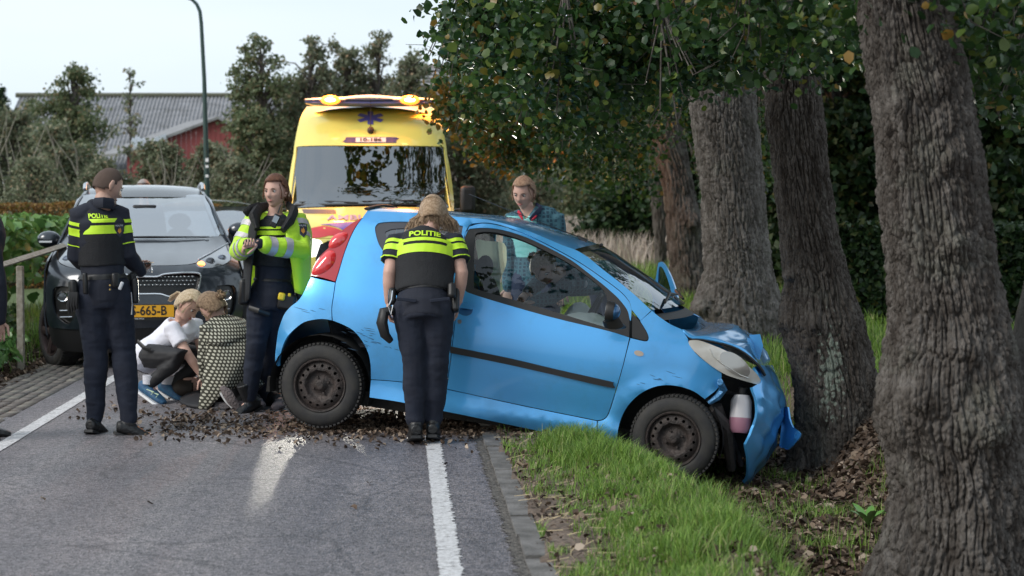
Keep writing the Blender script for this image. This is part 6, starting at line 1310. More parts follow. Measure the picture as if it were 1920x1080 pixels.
# light bar
def LBp(x, y): p = P(x, y, 23.3); return p
m = MB(); u = [(573, 193), (588, 200), (802, 200), (813, 193), (814, 190), (573, 190)]
c_ = LBp(694, 194); rr_ = a_.r
m.tube([LBp(573, 191.5), LBp(590, 194), LBp(694, 195), LBp(797, 194), LBp(814, 191.5)], [(.02, .08), (.035, .12), (.04, .13), (.035, .12), (.02, .08)], 12, side=(0, 0, 1)); lb = m.build('light_bar', mat('lightbar_base', (.10, .10, .22), .3, coat=.5), amb)
m = MB(); m.tube([LBp(573, 187.5), LBp(600, 187.5), LBp(650, 187)], [(.015, .09), (.03, .12), (.04, .13)], 12, side=(0, 0, 1)); m.tube([LBp(650, 185.5), LBp(668, 184.5), LBp(694, 184), LBp(715, 184.5), LBp(738, 185.5)], [(.03, .12), (.04, .13), (.045, .14), (.04, .13), (.03, .12)], 12, side=(0, 0, 1)); m.tube([LBp(738, 187), LBp(788, 187.5), LBp(814, 187.5)], [(.04, .13), (.03, .12), (.015, .09)], 12, side=(0, 0, 1)); m.build('light_bar_cover', mat('lightbar_cover', (.55, .56, .66), .2, coat=1), lb)
for x in (620, 768):
    m = MB(); m.ball(LBp(x, 189) + a_.f * .15, (.125, .07, .062), 16, MA); m.build('beacon', mat('beacon_lit', (1, .5, .1), .3, emit=(1, .20, .02), es=2.3), lb)
    m = MB(); m.ball(LBp(x, 189) + a_.f * .19, (.075, .045, .030), 12, MA); m.build('beacon_bulb', mat('bulb_lit', (1, .7, .3), .3, emit=(1, .62, .22), es=14), lb)
    pd_ = bpy.data.lights.new('beacon_light', 'POINT'); pd_.energy = 105; pd_.color = (1, .30, .04); pd_.shadow_soft_size = .1; po = bpy.data.objects.new('beacon_light', pd_); COL.objects.link(po); po.location = LBp(x, 184) + a_.f * .05 + Vector((0, 0, .30)); po.parent = lb; po.location = po.location - OFF[amb.name]
# headlamp beams (lamps lit in the photograph)
for sg in (-1, 1):
    sp_ = bpy.data.lights.new('headlight_beam', 'SPOT'); sp_.energy = 420; sp_.spot_size = R(40); sp_.spot_blend = .6; sp_.shadow_soft_size = .07; sp_.color = (1, .95, .82); q = bpy.data.objects.new('headlight_beam', sp_); COL.objects.link(q)
    c_ = a_.K(sg * (.84 if sg < 0 else .72), -.06, .93); d_ = Vector((.10, -1, -.055)).normalized(); q.rotation_euler = (-d_).to_track_quat('Z', 'Y').to_euler(); q.parent = amb; q.location = c_ - OFF[amb.name]
# ---- silver car behind the SUV
def plain_car(label, cx, Y, col, roofz=1.58, half=.88):
    fr = Front(cx, Y, [.1, .3, .6, .8, .9, 1.0, 1.08, 1.2, 1.4, roofz - .08, roofz - .02, roofz], [.1, .02, 0, .06, .25, .7, 1.1, 1.35, 1.75, 2.0, 2.3, 2.8], lambda z: .3, half)
    t = thing('parked_car', label, 'car', tuple(fr.K(0, 2, 0))); S_ = fr.S; W = lambda z: half * float(np.interp(z, [.2, .6, .95, 1.1, roofz - .05], [.95, 1, .97, .93, .72]))
    def rect(z0, z1, k0=1., k1=1.): return [(-W(z0) * k0, z0), (W(z0) * k0, z0), (W((z0 + z1) / 2) * (k0 + k1) / 2, (z0 + z1) / 2), (W(z1) * k1, z1), (-W(z1) * k1, z1), (-W((z0 + z1) / 2) * (k0 + k1) / 2, (z0 + z1) / 2)]
    panel('front_body', S_, rect(.2, 1.07), col, t, g=.12); panel('windscreen', S_, rect(1.09, roofz - .09, .96, .93), SCREEN, t, g=.15, th=0)
    grid('roof', lambda q, u: fr.K(W(roofz - .05) * u, 1.95 + 2 * q, roofz - .07 + .06 * (1 - u * u) + .02 * math.sin(q * 3)), 6, 10, col, t)
    for sg in (1, -1):
        SS = Surf(lambda d, z, sg=sg: fr.K(sg * W(z), d, z), fr.r * sg, (1, 1)); panel('body_side', SS, [(.3, .25), (4.2, .25), (4.3, 1.0), (4.0, 1.1), (3.8, roofz - .07), (2.1, roofz - .07), (1.2, 1.1), (.35, .85)], col, t, g=.2, holes=[[(1.6, 1.12), (2.2, roofz - .15), (3.6, roofz - .15), (3.8, 1.12)]]); panel('side_window', SS, [(1.6, 1.12), (2.2, roofz - .15), (3.6, roofz - .15), (3.8, 1.12)], DGL, t, g=.2, th=0, off=-.01)
        for d_ in (.8, 3.4): wheel(fr.K(sg * half, d_, .32), fr.r * sg, Vector((0, 0, 1)), t, .32, .21, .2, 'alloy', STEEL)
    m = MB(); [m.ball(fr.K(sg * half * .72, .22, .74), (.16, .1, .07), 12) for sg in (-1,)]; m.build('headlight', CHROME, t); m = MB(); m.ball(fr.K(half * .72, .22, .74), (.16, .1, .07), 12); m.build('headlight', CHROME, t)
    return t
plain_car('pale silver car parked behind the dark SUV', 388, 23.5, car_paint('silver_paint', (.50, .55, .60), (.4, .45, .5), .3, .3), 1.575, .86)
# ================================================================== PEOPLE
def remesh(v, f, vox=.009, it=4, fac=.5):
    me = np_mesh('tmp', v, f); bm = bmesh.new(); bm.from_mesh(me); bmesh.ops.remove_doubles(bm, verts=bm.verts, dist=1e-5); bmesh.ops.recalc_face_normals(bm, faces=bm.faces); bm.to_mesh(me); bm.free()
    o = bpy.data.objects.new('tmp', me); COL.objects.link(o)
    m = o.modifiers.new('r', 'REMESH'); m.mode = 'VOXEL'; m.voxel_size = vox
    if it: s = o.modifiers.new('s', 'SMOOTH'); s.factor = fac; s.iterations = it
    dg = bpy.context.evaluated_depsgraph_get(); dg.update(); r = bpy.data.meshes.new_from_object(o.evaluated_get(dg)); bpy.data.objects.remove(o)
    n = len(r.vertices); V_ = np.empty(n * 3); r.vertices.foreach_get('co', V_); V_ = V_.reshape(-1, 3)
    N_ = np.empty(n * 3); r.vertices.foreach_get('normal', N_); N_ = N_.reshape(-1, 3); F_ = [tuple(p.vertices) for p in r.polygons]
    bpy.data.meshes.remove(r); bpy.data.meshes.remove(me); return V_, N_, F_
def wrinkle(V_, N_, amp, sc=11, seed=0):
    x, y, z = V_.T; a = fbm(x * sc, y * sc, z * sc * 1.7, 3, seed) - .44; b = 1 - np.abs(2 * vn(x * sc * .8 + 3, y * sc * .8, z * sc * 2.2, seed + 9) - 1)
    return V_ + N_ * ((a * 1.6 + (b - .5) * .7) * amp)[:, None]
def frame(fwd, up):
    y = Vector(fwd).normalized(); x = y.cross(Vector(up)).normalized(); z = x.cross(y); return Matrix((x, y, z)).transposed()   # local x right, y forward, z up
def head_geo(c, M, s=1., female=False, nu=40, nv_=30):
    """face-shaped head: dir on a sphere -> skull, brow, sockets, nose, lips, chin"""
    v = []; f = []
    for i in range(nv_ + 1):
        t = math.pi * i / nv_
        for j in range(nu):
            a = 2 * math.pi * j / nu; dx, dy, dz = math.sin(t) * math.sin(a), math.sin(t) * math.cos(a), math.cos(t)
            x, y, z = dx * .075, dy * .096, dz * .118
            if z < 0: k = (-z / .118); x *= 1 - .30 * k**1.5; y = y * (1 - .12 * k) + (.012 * k if dy > 0 else -.0 * k); 
            if dy < 0: y *= 1 + .04 * (1 - abs(dz)); z = z + (.02 * (-dy)) * (1 if z < -.03 else 0)
            if dy > 0:
                y -= .006 * (1 - dz * dz) * (dy > .6)
                ax = abs(x)
                y += .026 * math.exp(-(x / .0105)**2) * math.exp(-((z + .030) / .014)**2) + .014 * math.exp(-(x / .008)**2) * math.exp(-((z + .008) / .022)**2)
                y -= .011 * math.exp(-((ax - .031) / .015)**2 - ((z - .006) / .011)**2)
                y += .005 * math.exp(-((ax - .030) / .022)**2 - ((z - .026) / .009)**2)
                y += .006 * math.exp(-((ax - .042) / .018)**2 - ((z + .022) / .016)**2)
                y += .007 * math.exp(-(x / .022)**2) * math.exp(-((z + .062) / .008)**2) - .004 * math.exp(-(x / .024)**2 - ((z + .052) / .004)**2)
                y += .008 * math.exp(-(x / .02)**2 - ((z + .095) / .014)**2) - .004 * math.exp(-(x / .02)**2 - ((z + .078) / .006)**2)
            v.append(Vector(c) + M @ (Vector((x, y, z)) * s))
    for i in range(nv_):
        for j in range(nu): a = i * nu + j; b = i * nu + (j + 1) % nu; f.append((a, a + nu, b + nu, b))
    return v, f
SKIN = mat('skin', (.50, .30, .235), .55, col2=(.58, .36, .29), ns=14, bump=.05, bs=300, coords='Position'); SKIN_M = mat('skin_tanned', (.42, .25, .19), .55, col2=(.5, .31, .24), ns=14, coords='Position')
LIP = mat('lips', (.42, .14, .13), .45); EYEW = mat('eye_white', (.6, .58, .56), .3); EYED = mat('eye_dark', (.05, .035, .03), .15); BROW = mat('brow_hair', (.10, .06, .04), .8)
def hand_geo(w, d, n, side, curl=.6, s=1., flat=False):
    """palm and five fingers. w wrist, d direction, n palm normal (towards where fingers curl), side: thumb direction sign"""
    d = Vector(d).normalized(); n = Vector(n); n = (n - d * n.dot(d)).normalized(); x = d.cross(n) * side; V_ = []; F_ = []
    def add(vf): k = len(V_); V_.extend(vf[0]); F_.extend([[i + k for i in q] for q in vf[1]])
    w = Vector(w)
    add(loft([w - d * .01, w + d * .02 * s, w + d * .055 * s, w + d * .085 * s], [(.022 * s, .017 * s), (.032 * s, .016 * s), (.040 * s, .014 * s), (.036 * s, .010 * s)], 10, side=tuple(x), round_=True))
    for i, (off, L) in enumerate(((.029, .070), (.010, .078), (-.010, .073), (-.029, .058))):
        p = w + d * .083 * s + x * off * s; dd = d.copy(); pts = [p - d * .015]; rad = [.0085 * s]; q = p.copy()
        for k, sg in enumerate((.45, .32, .25)):
            ang = curl * (.6 + .5 * k) * (1 + .08 * i); R_ = Matrix.Rotation(ang, 3, d.cross(n)); dd = (R_ @ dd); pts.append(q.copy()); rad.append((.0088, .008, .0072)[k] * s); q = q + dd * L * sg * s * 1.15
        pts.append(q); rad.append(.006 * s); add(loft(pts, rad, 8, round_=True))
    p = w + d * .025 * s + x * .03 * s; t1 = (d * .6 + x * .75 + n * .35).normalized(); t2 = (d * .95 + x * .15 + n * (.3 + curl * .4)).normalized()
    add(loft([p - t1 * .01, p + t1 * .032 * s, p + t1 * .032 * s + t2 * .032 * s, p + t1 * .034 * s + t2 * .055 * s], [.012 * s, .0105 * s, .009 * s, .007 * s], 8, round_=True)); return V_, F_
class Geo:
    def __init__(s): s.v = []; s.f = []
    def add(s, vf): k = len(s.v); s.v.extend(vf[0]); s.f.extend([[i + k for i in q] for q in vf[1]]); return s
def shoe(par, an, toe, m, name='shoe', ln=.27, sole=BLACK, shaft=0., s=1.):
    an = Vector(an); d = Vector(toe) - an; up = Vector((0, 0, 1)); pitch = d.copy(); d.normalize(); x = d.cross(up).normalized(); up = x.cross(d); g = Geo(); b = an - up * .06
    st = [(-.075, .030, .034, .035), (-.055, .040, .045, .04), (-.01, .045, .05, .043), (.05, .048, .042, .038), (.11, .050, .032, .030), (.16, .045, .026, .026), (.195, .028, .018, .018)]
    g.add(loft([b + d * t * ln / .27 + up * (h * .55) for t, _, h, _ in st], [(w_, h) for _, w_, h, _ in st], 12, side=tuple(x)))
    if shaft: g.add(loft([an - up * .02 - d * .015, an + up * shaft - d * .01], [(.045, .055), (.058, .060)], 14, side=tuple(x)))
    else: g.add(loft([an - up * .03 - d * .01, an + up * .02 - d * .005], [(.042, .05), (.045, .052)], 12, side=tuple(x)))
    V_, N_, F_ = remesh(g.v, g.f, .007, 3); zc = V_ @ np.array(up); lo = float(b.dot(up)) - .012; k = zc < lo; V_[k] += np.array(up) * (lo - zc[k])[:, None]
    o = mk(name, V_, F_, m, par, True, 0)
    sp = [(-.08, .028), (-.06, .042), (0, .044), (.06, .046), (.12, .052), (.17, .046), (.205, .026)]
    v = [b + d * t * ln / .27 + x * w_ * q - up * h for h in (.012, .030) for q, seq in ((1, sp), (-1, sp[::-1])) for t, w_ in seq]; n = len(sp) * 2
    mk('sole', v, [tuple(range(n)), tuple(range(n, 2 * n))[::-1]] + [(i, (i + 1) % n, (i + 1) % n + n, i + n) for i in range(n)], sole, o, True, 50, True); return o
def human(label, J, top=None, legs=None, shoes=None, hair=None, skin=SKIN, s=1., sleeves='long', face=(0, -1, 0), hup=(0, 0, 1), bulk=1., hands=True, curl=.7, group=None, vox=.009, palm=None, shirt_ext=.0, female=True, thick=.018, shaft=.0, sole=BLACK, loose=1.):
    J = {k_: Vector(v_) for k_, v_ in J.items()}
    base = (J['anL'] + J['anR']) / 2; t = thing('person', label, 'person', (base.x, base.y, min(J['anL'].z, J['anR'].z) - .08), group)
    lat = (J['shR'] - J['shL']).normalized(); hl_ = (J['hpR'] - J['hpL']).normalized(); side = (lat + hl_).normalized(); B = bulk
    pel = (J['hpL'] + J['hpR']) / 2; ch = (J['shL'] + J['shR']) / 2; neck = J['neck']; spine = ch - pel; wst = pel + spine * .38 + J.get('bend', Vector((0, 0, 0)))
    shw = (J['shR'] - J['shL']).length / 2; hpw = (J['hpR'] - J['hpL']).length / 2
    def torso(e, lo=-.10, hi=1.):
        dn = -spine.normalized(); pts = [pel - spine.normalized() * abs(lo), pel, pel.lerp(wst, .6), wst, wst.lerp(ch, .45), wst.lerp(ch, .82), ch + spine.normalized() * .01, ch.lerp(neck, .62)]
        rad = [(hpw + .045 * B + e, .105 * B + e), (hpw + .062 * B + e, .118 * B + e), (hpw + .045 * B + e, .108 * B + e), (.125 * B + e + (shw - .15) * .3, .10 * B + e), (.150 * B + e + (shw - .15) * .5, .112 * B + e), (.165 * B + e + (shw - .16) * .5, .118 * B + e), (shw * .93 + e, .085 + e), (.068 + e, .064 + e)]
        return loft(pts, [(a * s if False else a, b) for a, b in rad], 20, side=tuple(side))
    def arm(k, e, frm=0., to=2.):
        a, b, c = J['sh' + k], J['el' + k], J['wr' + k]; pts = [a + (ch - a) * .25, a, a.lerp(b, .5), b, b.lerp(c, .35), c]; rad = [.050 * B, .056 * B, .046 * B, .040 * B, .040 * B, .027 * B]
        if to <= 1: pts = [a + (ch - a) * .25, a, a.lerp(b, to * .5), a.lerp(b, to)]; rad = [.050 * B, .058 * B, .054 * B, .056 * B]
        return loft(pts, [r_ + e for r_ in rad], 12, round_=to > 1)
    def leg(k, e, to=1.):
        a, b, c = J['hp' + k], J['kn' + k], J['an' + k]; c2 = b.lerp(c, to); pts = [a + (pel - a) * .2 + spine.normalized() * .02, a.lerp(b, .12), a.lerp(b, .5), b, b.lerp(c2, .3), b.lerp(c2, .7), c2]
        return loft(pts, [r_ + e for r_ in (.095 * B, .095 * B, .080 * B, .058 * B, .058 * B, .047 * B, .038 * B)], 14, round_=True)
    g = Geo(); g.add(torso(0)); [g.add(arm(k_, 0)) for k_ in 'LR']; [g.add(leg(k_, 0)) for k_ in 'LR']
    hc = J['head']; M = frame(face, hup); g.add(loft([ch.lerp(neck, .2), neck, hc - (M @ Vector((0, .015, .07)))], [(.062, .058), (.056 * (.92 if female else 1.08), .058), (.052, .055)], 14))
    for k_ in 'LR':
        d_ = (Vector(J['an' + k_]) - J['kn' + k_]).normalized(); q_ = (J['to' + k_] - J['an' + k_]).normalized(); g.add(loft([J['an' + k_] - Vector((0, 0, .01)), J['an' + k_] + q_ * .07 - Vector((0, 0, .02))], [.032, .018], 8, round_=True))
    V_, N_, F_ = remesh(g.v, g.f, vox, 5); G2 = Geo(); G2.v = [Vector(p) for p in V_]; G2.f = [list(q) for q in F_]
    G2.add(head_geo(hc, M, s, female))
    for sg in (1, -1):
        G2.add(loft([hc + M @ Vector((sg * .072, -.012, -.030)), hc + M @ Vector((sg * .081, -.018, -.002)), hc + M @ Vector((sg * .076, -.014, .026))], [(.007, .012), (.008, .018), (.006, .013)], 8, side=tuple(M @ Vector((1, 0, 0))), round_=True))
    if hands:
        for k_ in 'LR':
            d_ = (J['wr' + k_] - J['el' + k_]).normalized(); d_ = Vector(J['hd' + k_]).normalized() if 'hd' + k_ in J else d_
            pn = (palm or {}).get(k_, (0, 0, -1)); G2.add(hand_geo(J['wr' + k_], d_, pn, 1 if k_ == 'L' else -1, curl, s))
    body = mk('body', G2.v, G2.f, skin, t, True, 0)
    # eyes, brows, mouth
    for sg in (1, -1):
        e = hc + M @ (Vector((sg * .031, .0795, .006)) * s); m = MB(); m.ball(e - M @ Vector((0, .0085, 0)), .0115 * s, 10); eo = m.build('eye', EYEW, body); m = MB(); m.ball(e + M @ Vector((0, .0035, 0)), (.0058, .0030, .0055), 8, M); m.build('iris', EYED, eo) if False else mk('eye', m.v, m.f, EYED, body)
        m = MB(); m.tube([hc + M @ (Vector((sg * .016, .089, .022)) * s), hc + M @ (Vector((sg * .032, .088, .027)) * s), hc + M @ (Vector((sg * .046, .078, .021)) * s)], [.0025, .0034, .002], 5); m.build('eyebrow', BROW, body)
        m = MB(); m.tube([hc + M @ (Vector((sg * .020, .0845, .008)) * s), hc + M @ (Vector((sg * .031, .0875, .0135)) * s), hc + M @ (Vector((sg * .042, .082, .008)) * s)], [.0016, .0022, .0016], 5); m.build('eyelid', BROW, body)
    m = MB(); m.tube([hc + M @ (Vector((x, .0905 - abs(x) * .28, -.062 + abs(x) * .05)) * s) for x in (-.022, -.01, 0, .01, .022)], [(.0015, .002), (.004, .0055), (.0045, .006), (.004, .0055), (.0015, .002)], 6, side=tuple(M @ Vector((0, 1, 0)))); m.build('mouth', LIP, body)
    out_ = {'root': t, 'body': body, 'M': M, 'hc': hc, 'pel': pel, 'ch': ch, 'wst': wst, 'spine': spine, 'side': side, 'J': J}
    if top is not None:
        g = Geo(); g.add(torso(thick, -.10 - shirt_ext)); [g.add(arm(k_, thick * .85, 0, {'long': 2., 'short': .62}[sleeves])) for k_ in 'LR']
        V_, N_, F_ = remesh(g.v, g.f, vox, 5); V_ = wrinkle(V_, N_, .0075 * loose, 10, 3); out_['top'] = mk(top[0], V_, F_, top[1], t, True, 0)
    if legs is not None:
        g = Geo(); g.add(loft([pel - spine.normalized() * .11, pel, pel.lerp(wst, .55)], [(hpw + .055 * B, .115 * B), (hpw + .075 * B, .130 * B), (hpw + .058 * B, .118 * B)], 20, side=tuple(side))); [g.add(leg(k_, legs[2] if len(legs) > 2 else .02, .93)) for k_ in 'LR']
        V_, N_, F_ = remesh(g.v, g.f, vox, 5); V_ = wrinkle(V_, N_, .0105 * loose, 7.5, 8); V_ = wrinkle(V_, N_, .004 * loose, 19, 5); out_['legs'] = mk(legs[0], V_, F_, legs[1], t, True, 0)
    if shoes is not None:
        for k_ in 'LR': shoe(t, J['an' + k_], J['to' + k_], shoes[1], shoes[0], sole=sole, shaft=shaft)
    if hair is not None: hair_geo(out_, *hair)
    return out_
def hair_geo(o, style, m, seed=0, length=.25, part=0.):
    M, c, body = o['M'], o['hc'], o['body']; r = random.Random(seed)
    def sp(dx, dy, dz, k):  # point on the scaled skull
        n_ = math.sqrt(dx * dx + dy * dy + dz * dz) + 1e-9; dx, dy, dz = dx / n_, dy / n_, dz / n_; return c + M @ Vector((dx * .078 * k, dy * .100 * k * (1.04 if dy < 0 else .97), dz * .121 * k))
    V_, F_ = [], []; nu, nv_ = 40, 24; idx = {}; k0 = 1.003 if style == 'short' else 1.045
    def keep(dx, dy, dz):
        if style == 'short': return dz > (.56 if dy > .35 else (-.20 - .25 * (-dy) if dy < -.1 else .56 - (.35 - dy) * 1.65))
        return dz > (.62 if dy > .35 else (-.45 if dy < -.35 else .62 - (.35 - dy) * 1.5))
    for i in range(nv_ + 1):
        t_ = math.pi * i / nv_
        for j in range(nu):
            a = 2 * math.pi * j / nu; d = (math.sin(t_) * math.sin(a), math.sin(t_) * math.cos(a), math.cos(t_)); idx[i, j] = len(V_); V_.append(sp(*d, k0 + .02 * (vn(a * 6, t_ * 3, 0, seed) - .5)))
    for i in range(nv_):
        for j in range(nu):
            t_ = math.pi * (i + .5) / nv_; a = 2 * math.pi * (j + .5) / nu
            if keep(math.sin(t_) * math.sin(a), math.sin(t_) * math.cos(a), math.cos(t_)): F_.append((idx[i, j], idx[i + 1, j], idx[i + 1, (j + 1) % nu], idx[i, (j + 1) % nu]))
    used = sorted({q for f_ in F_ for q in f_}); mp_ = {q: i for i, q in enumerate(used)}
    h = mk('hair', [V_[q] for q in used], [tuple(mp_[q] for q in f_) for f_ in F_], m, body, True, 0); md = h.modifiers.new('thick', 'SOLIDIFY'); md.thickness = .010 if style != 'short' else .002; md.offset = -1
    if style == 'short': return h
    mb = MB(); gather = (0, -1, .12) if style in ('bun', 'ponytail') else None
    for i in range(210):
        a = r.uniform(-2.5, 2.5); start = (math.sin(a) * .62, math.cos(a) * .62 + .12, .75) if style != 'long' else (part * .1, .15 + r.uniform(-.5, .35), 1)
        if style in ('bun', 'ponytail'):
            z0 = r.uniform(-.35, 1); rr_ = math.sqrt(max(0, 1 - z0 * z0)); y0 = r.uniform(-.6, .55 if z0 > .5 else .05); start = (rr_ * math.sin(a), y0, z0)
            pts = []
            for q in np.linspace(0, 1, 6): pts.append(sp(*[start[w_] * (1 - q) + gather[w_] * q * 1.2 + (0) for w_ in range(3)], 1.06 + .03 * math.sin(q * 3) + r.uniform(-.008, .014)))
            mb.tube(pts, [.0035, .005, .005, .005, .0045, .003], 4)
    gp_ = sp(0, -1, .12, 1.12)
    if style == 'bun':
        for i in range(26):
            a = r.uniform(0, 6.28); q = Vector((math.cos(a), math.sin(a) * .6, r.uniform(-1, 1))).normalized(); mb.tube([gp_ + M @ (q * .02), gp_ + M @ (Vector((q.x * .036, -.02 + q.y * .03, q.z * .036))), gp_ + M @ Vector((q.z * .036, -.03, -q.x * .036))], [.008, .010, .006], 5)
    if style == 'ponytail':
        for i in range(40):
            w_ = Vector((r.uniform(-.02, .02), 0, 0)); mb.tube([gp_ + M @ (w_ * .3), gp_ + M @ Vector((w_.x, -.035, -.01)), gp_ + M @ Vector((w_.x * 1.5, -.05 + r.uniform(-.01, .01), -.07)), gp_ + M @ Vector((w_.x * 1.2, -.045, -.07 - length * r.uniform(.5, .8)))], [.006, .007, .006, .001], 4)
    if style in ('bun', 'ponytail', 'strands'):
        for i in range(26):
            a = r.choice((-1, 1)); mb.tube([sp(a * .8, .5, .45, 1.06), sp(a * 1, .45, 0, 1.10), sp(a * .95, .40 + r.uniform(-.1, .15), -.4, 1.12 + r.uniform(0, .05))], [.003, .003, .001], 4)
    if mb.v: s_ = mb.build('hair_strands', m, body); s_['kind'] = 'stuff'
    return h
def band(g, p, ax, lo, hi, m, name, push=.0035, filt=None, par=None):
    """a strip of the garment between two planes, lifted off it: a sewn-on stripe"""
    p = Vector(p); ax = Vector(ax).normalized(); off = OFF[g.name]; bm = bmesh.new(); bm.from_mesh(g.data)
    for v_ in bm.verts: v_.co += off
    bm.normal_update()
    if filt: bmesh.ops.delete(bm, geom=[f_ for f_ in bm.faces if not filt(f_.calc_center_median())], context='FACES')
    for a, b_ in ((lo, -1), (hi, 1)):
        bmesh.ops.bisect_plane(bm, geom=bm.verts[:] + bm.edges[:] + bm.faces[:], plane_co=p + ax * a, plane_no=ax * b_, clear_outer=True)
    if not bm.faces: bm.free(); return None
    bm.normal_update(); nn = {v_: v_.normal.copy() for v_ in bm.verts}
    for v_ in bm.verts: v_.co += nn[v_] * push
    bm.verts.index_update(); V_ = [v_.co.copy() for v_ in bm.verts]; F_ = [[q.index for q in f_.verts] for f_ in bm.faces]; bm.free()
    o = mk(name, V_, F_, m, par or g, True, 0); return o
def near_seg(a, b, lim):
    a, b = Vector(a), Vector(b); ab = b - a
    def f_(c): t_ = max(-.15, min(1.15, (c - a).dot(ab) / ab.length_squared)); return (c - (a + ab * t_)).length < lim
    return f_
NAVY_U = mat('police_navy', (.011, .014, .026), .85, bump=.25, bs=260); NAVY_T = mat('police_trousers', (.006, .009, .021), .85, col2=(.009, .014, .030), ns=10, bump=.3, bs=220)
VESTK = mat('police_vest', (.010, .011, .014), .8, bump=.5, bs=160); LIME = mat('hi_vis_lime', (.55, .85, .03), .6, emit=None, bump=.2, bs=120); RETRO = mat('retro_reflective', (.50, .50, .52), .35, .25, bump=.4, bs=200, col2=(.60, .54, .56), ns=12)
BOOT = mat('black_leather', (.012, .012, .013), .38, bump=.6, bs=60); GUN = mat('gun_black', (.01, .01, .011), .4)
def belt(h, seed, z=.0, items=()):
    p, ax = h['pel'], h['spine'].normalized(); top_ = h['legs']; b = band(top_, p, ax, .075 + z, .125 + z, BLACK, 'belt', .010, par=h['root'])
    o = Vector(p) + ax * (.10 + z)
    for (an, nm, sz, dz, m_, rx) in items:
        d_ = (h['side'] * math.cos(an) + ax.cross(h['side']) * math.sin(an)).normalized(); c_ = o + d_ * rx - ax * dz; m = MB(); Mx = Matrix((d_.cross(ax), d_, ax)).transposed(); m.box(c_, sz, Mx); ob = m.build(nm, m_, h['root'], bevel=min(sz) * .35)
def back_text(h, s_, ht, up_off, tgt, m_, kx=1., lat_off=0.):
    ax = h['spine'].normalized(); lat = h['side']; n = lat.cross(ax); cam_n = Vector((0, -1, 0)); n = n if n.dot(cam_n) > 0 else -n
    x_ = ax.cross(n); v2, f2 = text_mesh(s_, ht, 0, ht * .035); o = h['ch'] + ax * up_off + x_ * lat_off
    return decal('lettering', v2, f2, o, x_, ax, m_, tgt, tgt, lift=.006, kx=kx)

# ---- 1. officer with cropped hair, seen from behind
D = 11.85
def Q(x, y, d): return P(x, y, d)
J1 = dict(head=Q(201, 345, D + .04), neck=Q(195, 376, D), shL=Q(152, 400, D - .03), shR=Q(222, 400, D + .08), elL=Q(143, 480, D + .0), elR=Q(240, 478, D + .06), wrL=Q(170, 505, D + .34), wrR=Q(263, 508, D + .26), hpL=Q(172, 545, D), hpR=Q(215, 545, D + .04), knL=Q(180, 662, D + .02), knR=Q(232, 660, D + .05), anL=Q(178, 790, D + .05), anR=Q(243, 795, D - .02), toL=Q(202, 803, D + .25), toR=Q(288, 809, D + .02))
J1['hdR'] = Vector((.25, .9, .15)); J1['hdL'] = Vector((.7, .7, 0))
J1['head'] = Q(203, 349, D + .05)
h = human('police officer with cropped hair seen from behind, holding a phone by the dark SUV', J1, ('uniform_shirt', NAVY_U), ('trousers', NAVY_T, .015), ('boot', BOOT), ('short', mat('cropped_hair', (.13, .088, .07), .9, bump=1., bs=400), 3), SKIN_M, 1.0, 'long', (.72, .60, -.42), bulk=1.08, female=False, palm={'R': (-.3, 0, .9), 'L': (0, 0, 1)}, curl=.8)
def vest(h, lo, hi, bands, text_off, tgt_name='stab_vest', e=.014, wide=0.):
    """stab vest: a thicker shell over the torso, open at the arms"""
    J = h['J']; ax = h['spine'].normalized(); L = h['spine'].length; shw = (J['shR'] - J['shL']).length / 2; pel, ch, wst = h['pel'], h['ch'], h['wst']; g = Geo()
    r_ = lambda a, b: (a + e, b + e)
    pts = [wst - ax * lo, wst + ax * .04, wst.lerp(ch, .5), wst.lerp(ch, .85), ch + ax * .015, ch.lerp(J['neck'], .45)]
    g.add(loft(pts, [r_(.148 + (shw - .15) * .3 + wide, .122), r_(.150 + (shw - .15) * .35 + wide, .126), r_(.163 + (shw - .16) * .5 + wide, .138), r_(shw * .95 + wide, .138), r_(shw * .84, .112), r_(.085, .08)], 24, side=tuple(h['side'])))
    V_, N_, F_ = remesh(g.v, g.f, .009, 4); V_ = wrinkle(V_, N_, .003, 10, 4); o = mk(tgt_name, V_, F_, VESTK, h['root'], True, 0)
    for a, b in bands: band(o, ch, ax, a, b, LIME, 'lime_band', .003)
    return o
v_ = vest(h, .03, .0, [(-.062, -.038), (-.135, -.080)], 0)
back_text(h, 'POLITIE', .042, -.018, v_, LIME, .84, -.03)
m = MB(); m.tube([P(177, 384, D + .04), P(178, 381, D - .05), P(194, 380, D - .095), P(211, 382, D - .05), P(215, 385, D + .05)], [(.036, .014)] * 5, 8, side=(0, 0, 1)); m.build('shirt_collar', NAVY_U, h['root'])
for k_ in 'LR':
    J = h['J']; a, b = J['sh' + k_], J['el' + k_]; ax = (b - a).normalized(); fl = near_seg(a.lerp(b, .2), b, .085)
    band(h['top'], a, ax, .055, .077, LIME, 'sleeve_band', .004, fl); band(h['top'], a, ax, .095, .145, LIME, 'sleeve_band', .004, fl); band(h['top'], a, ax, .205, .212, LIME, 'sleeve_piping', .005, fl)
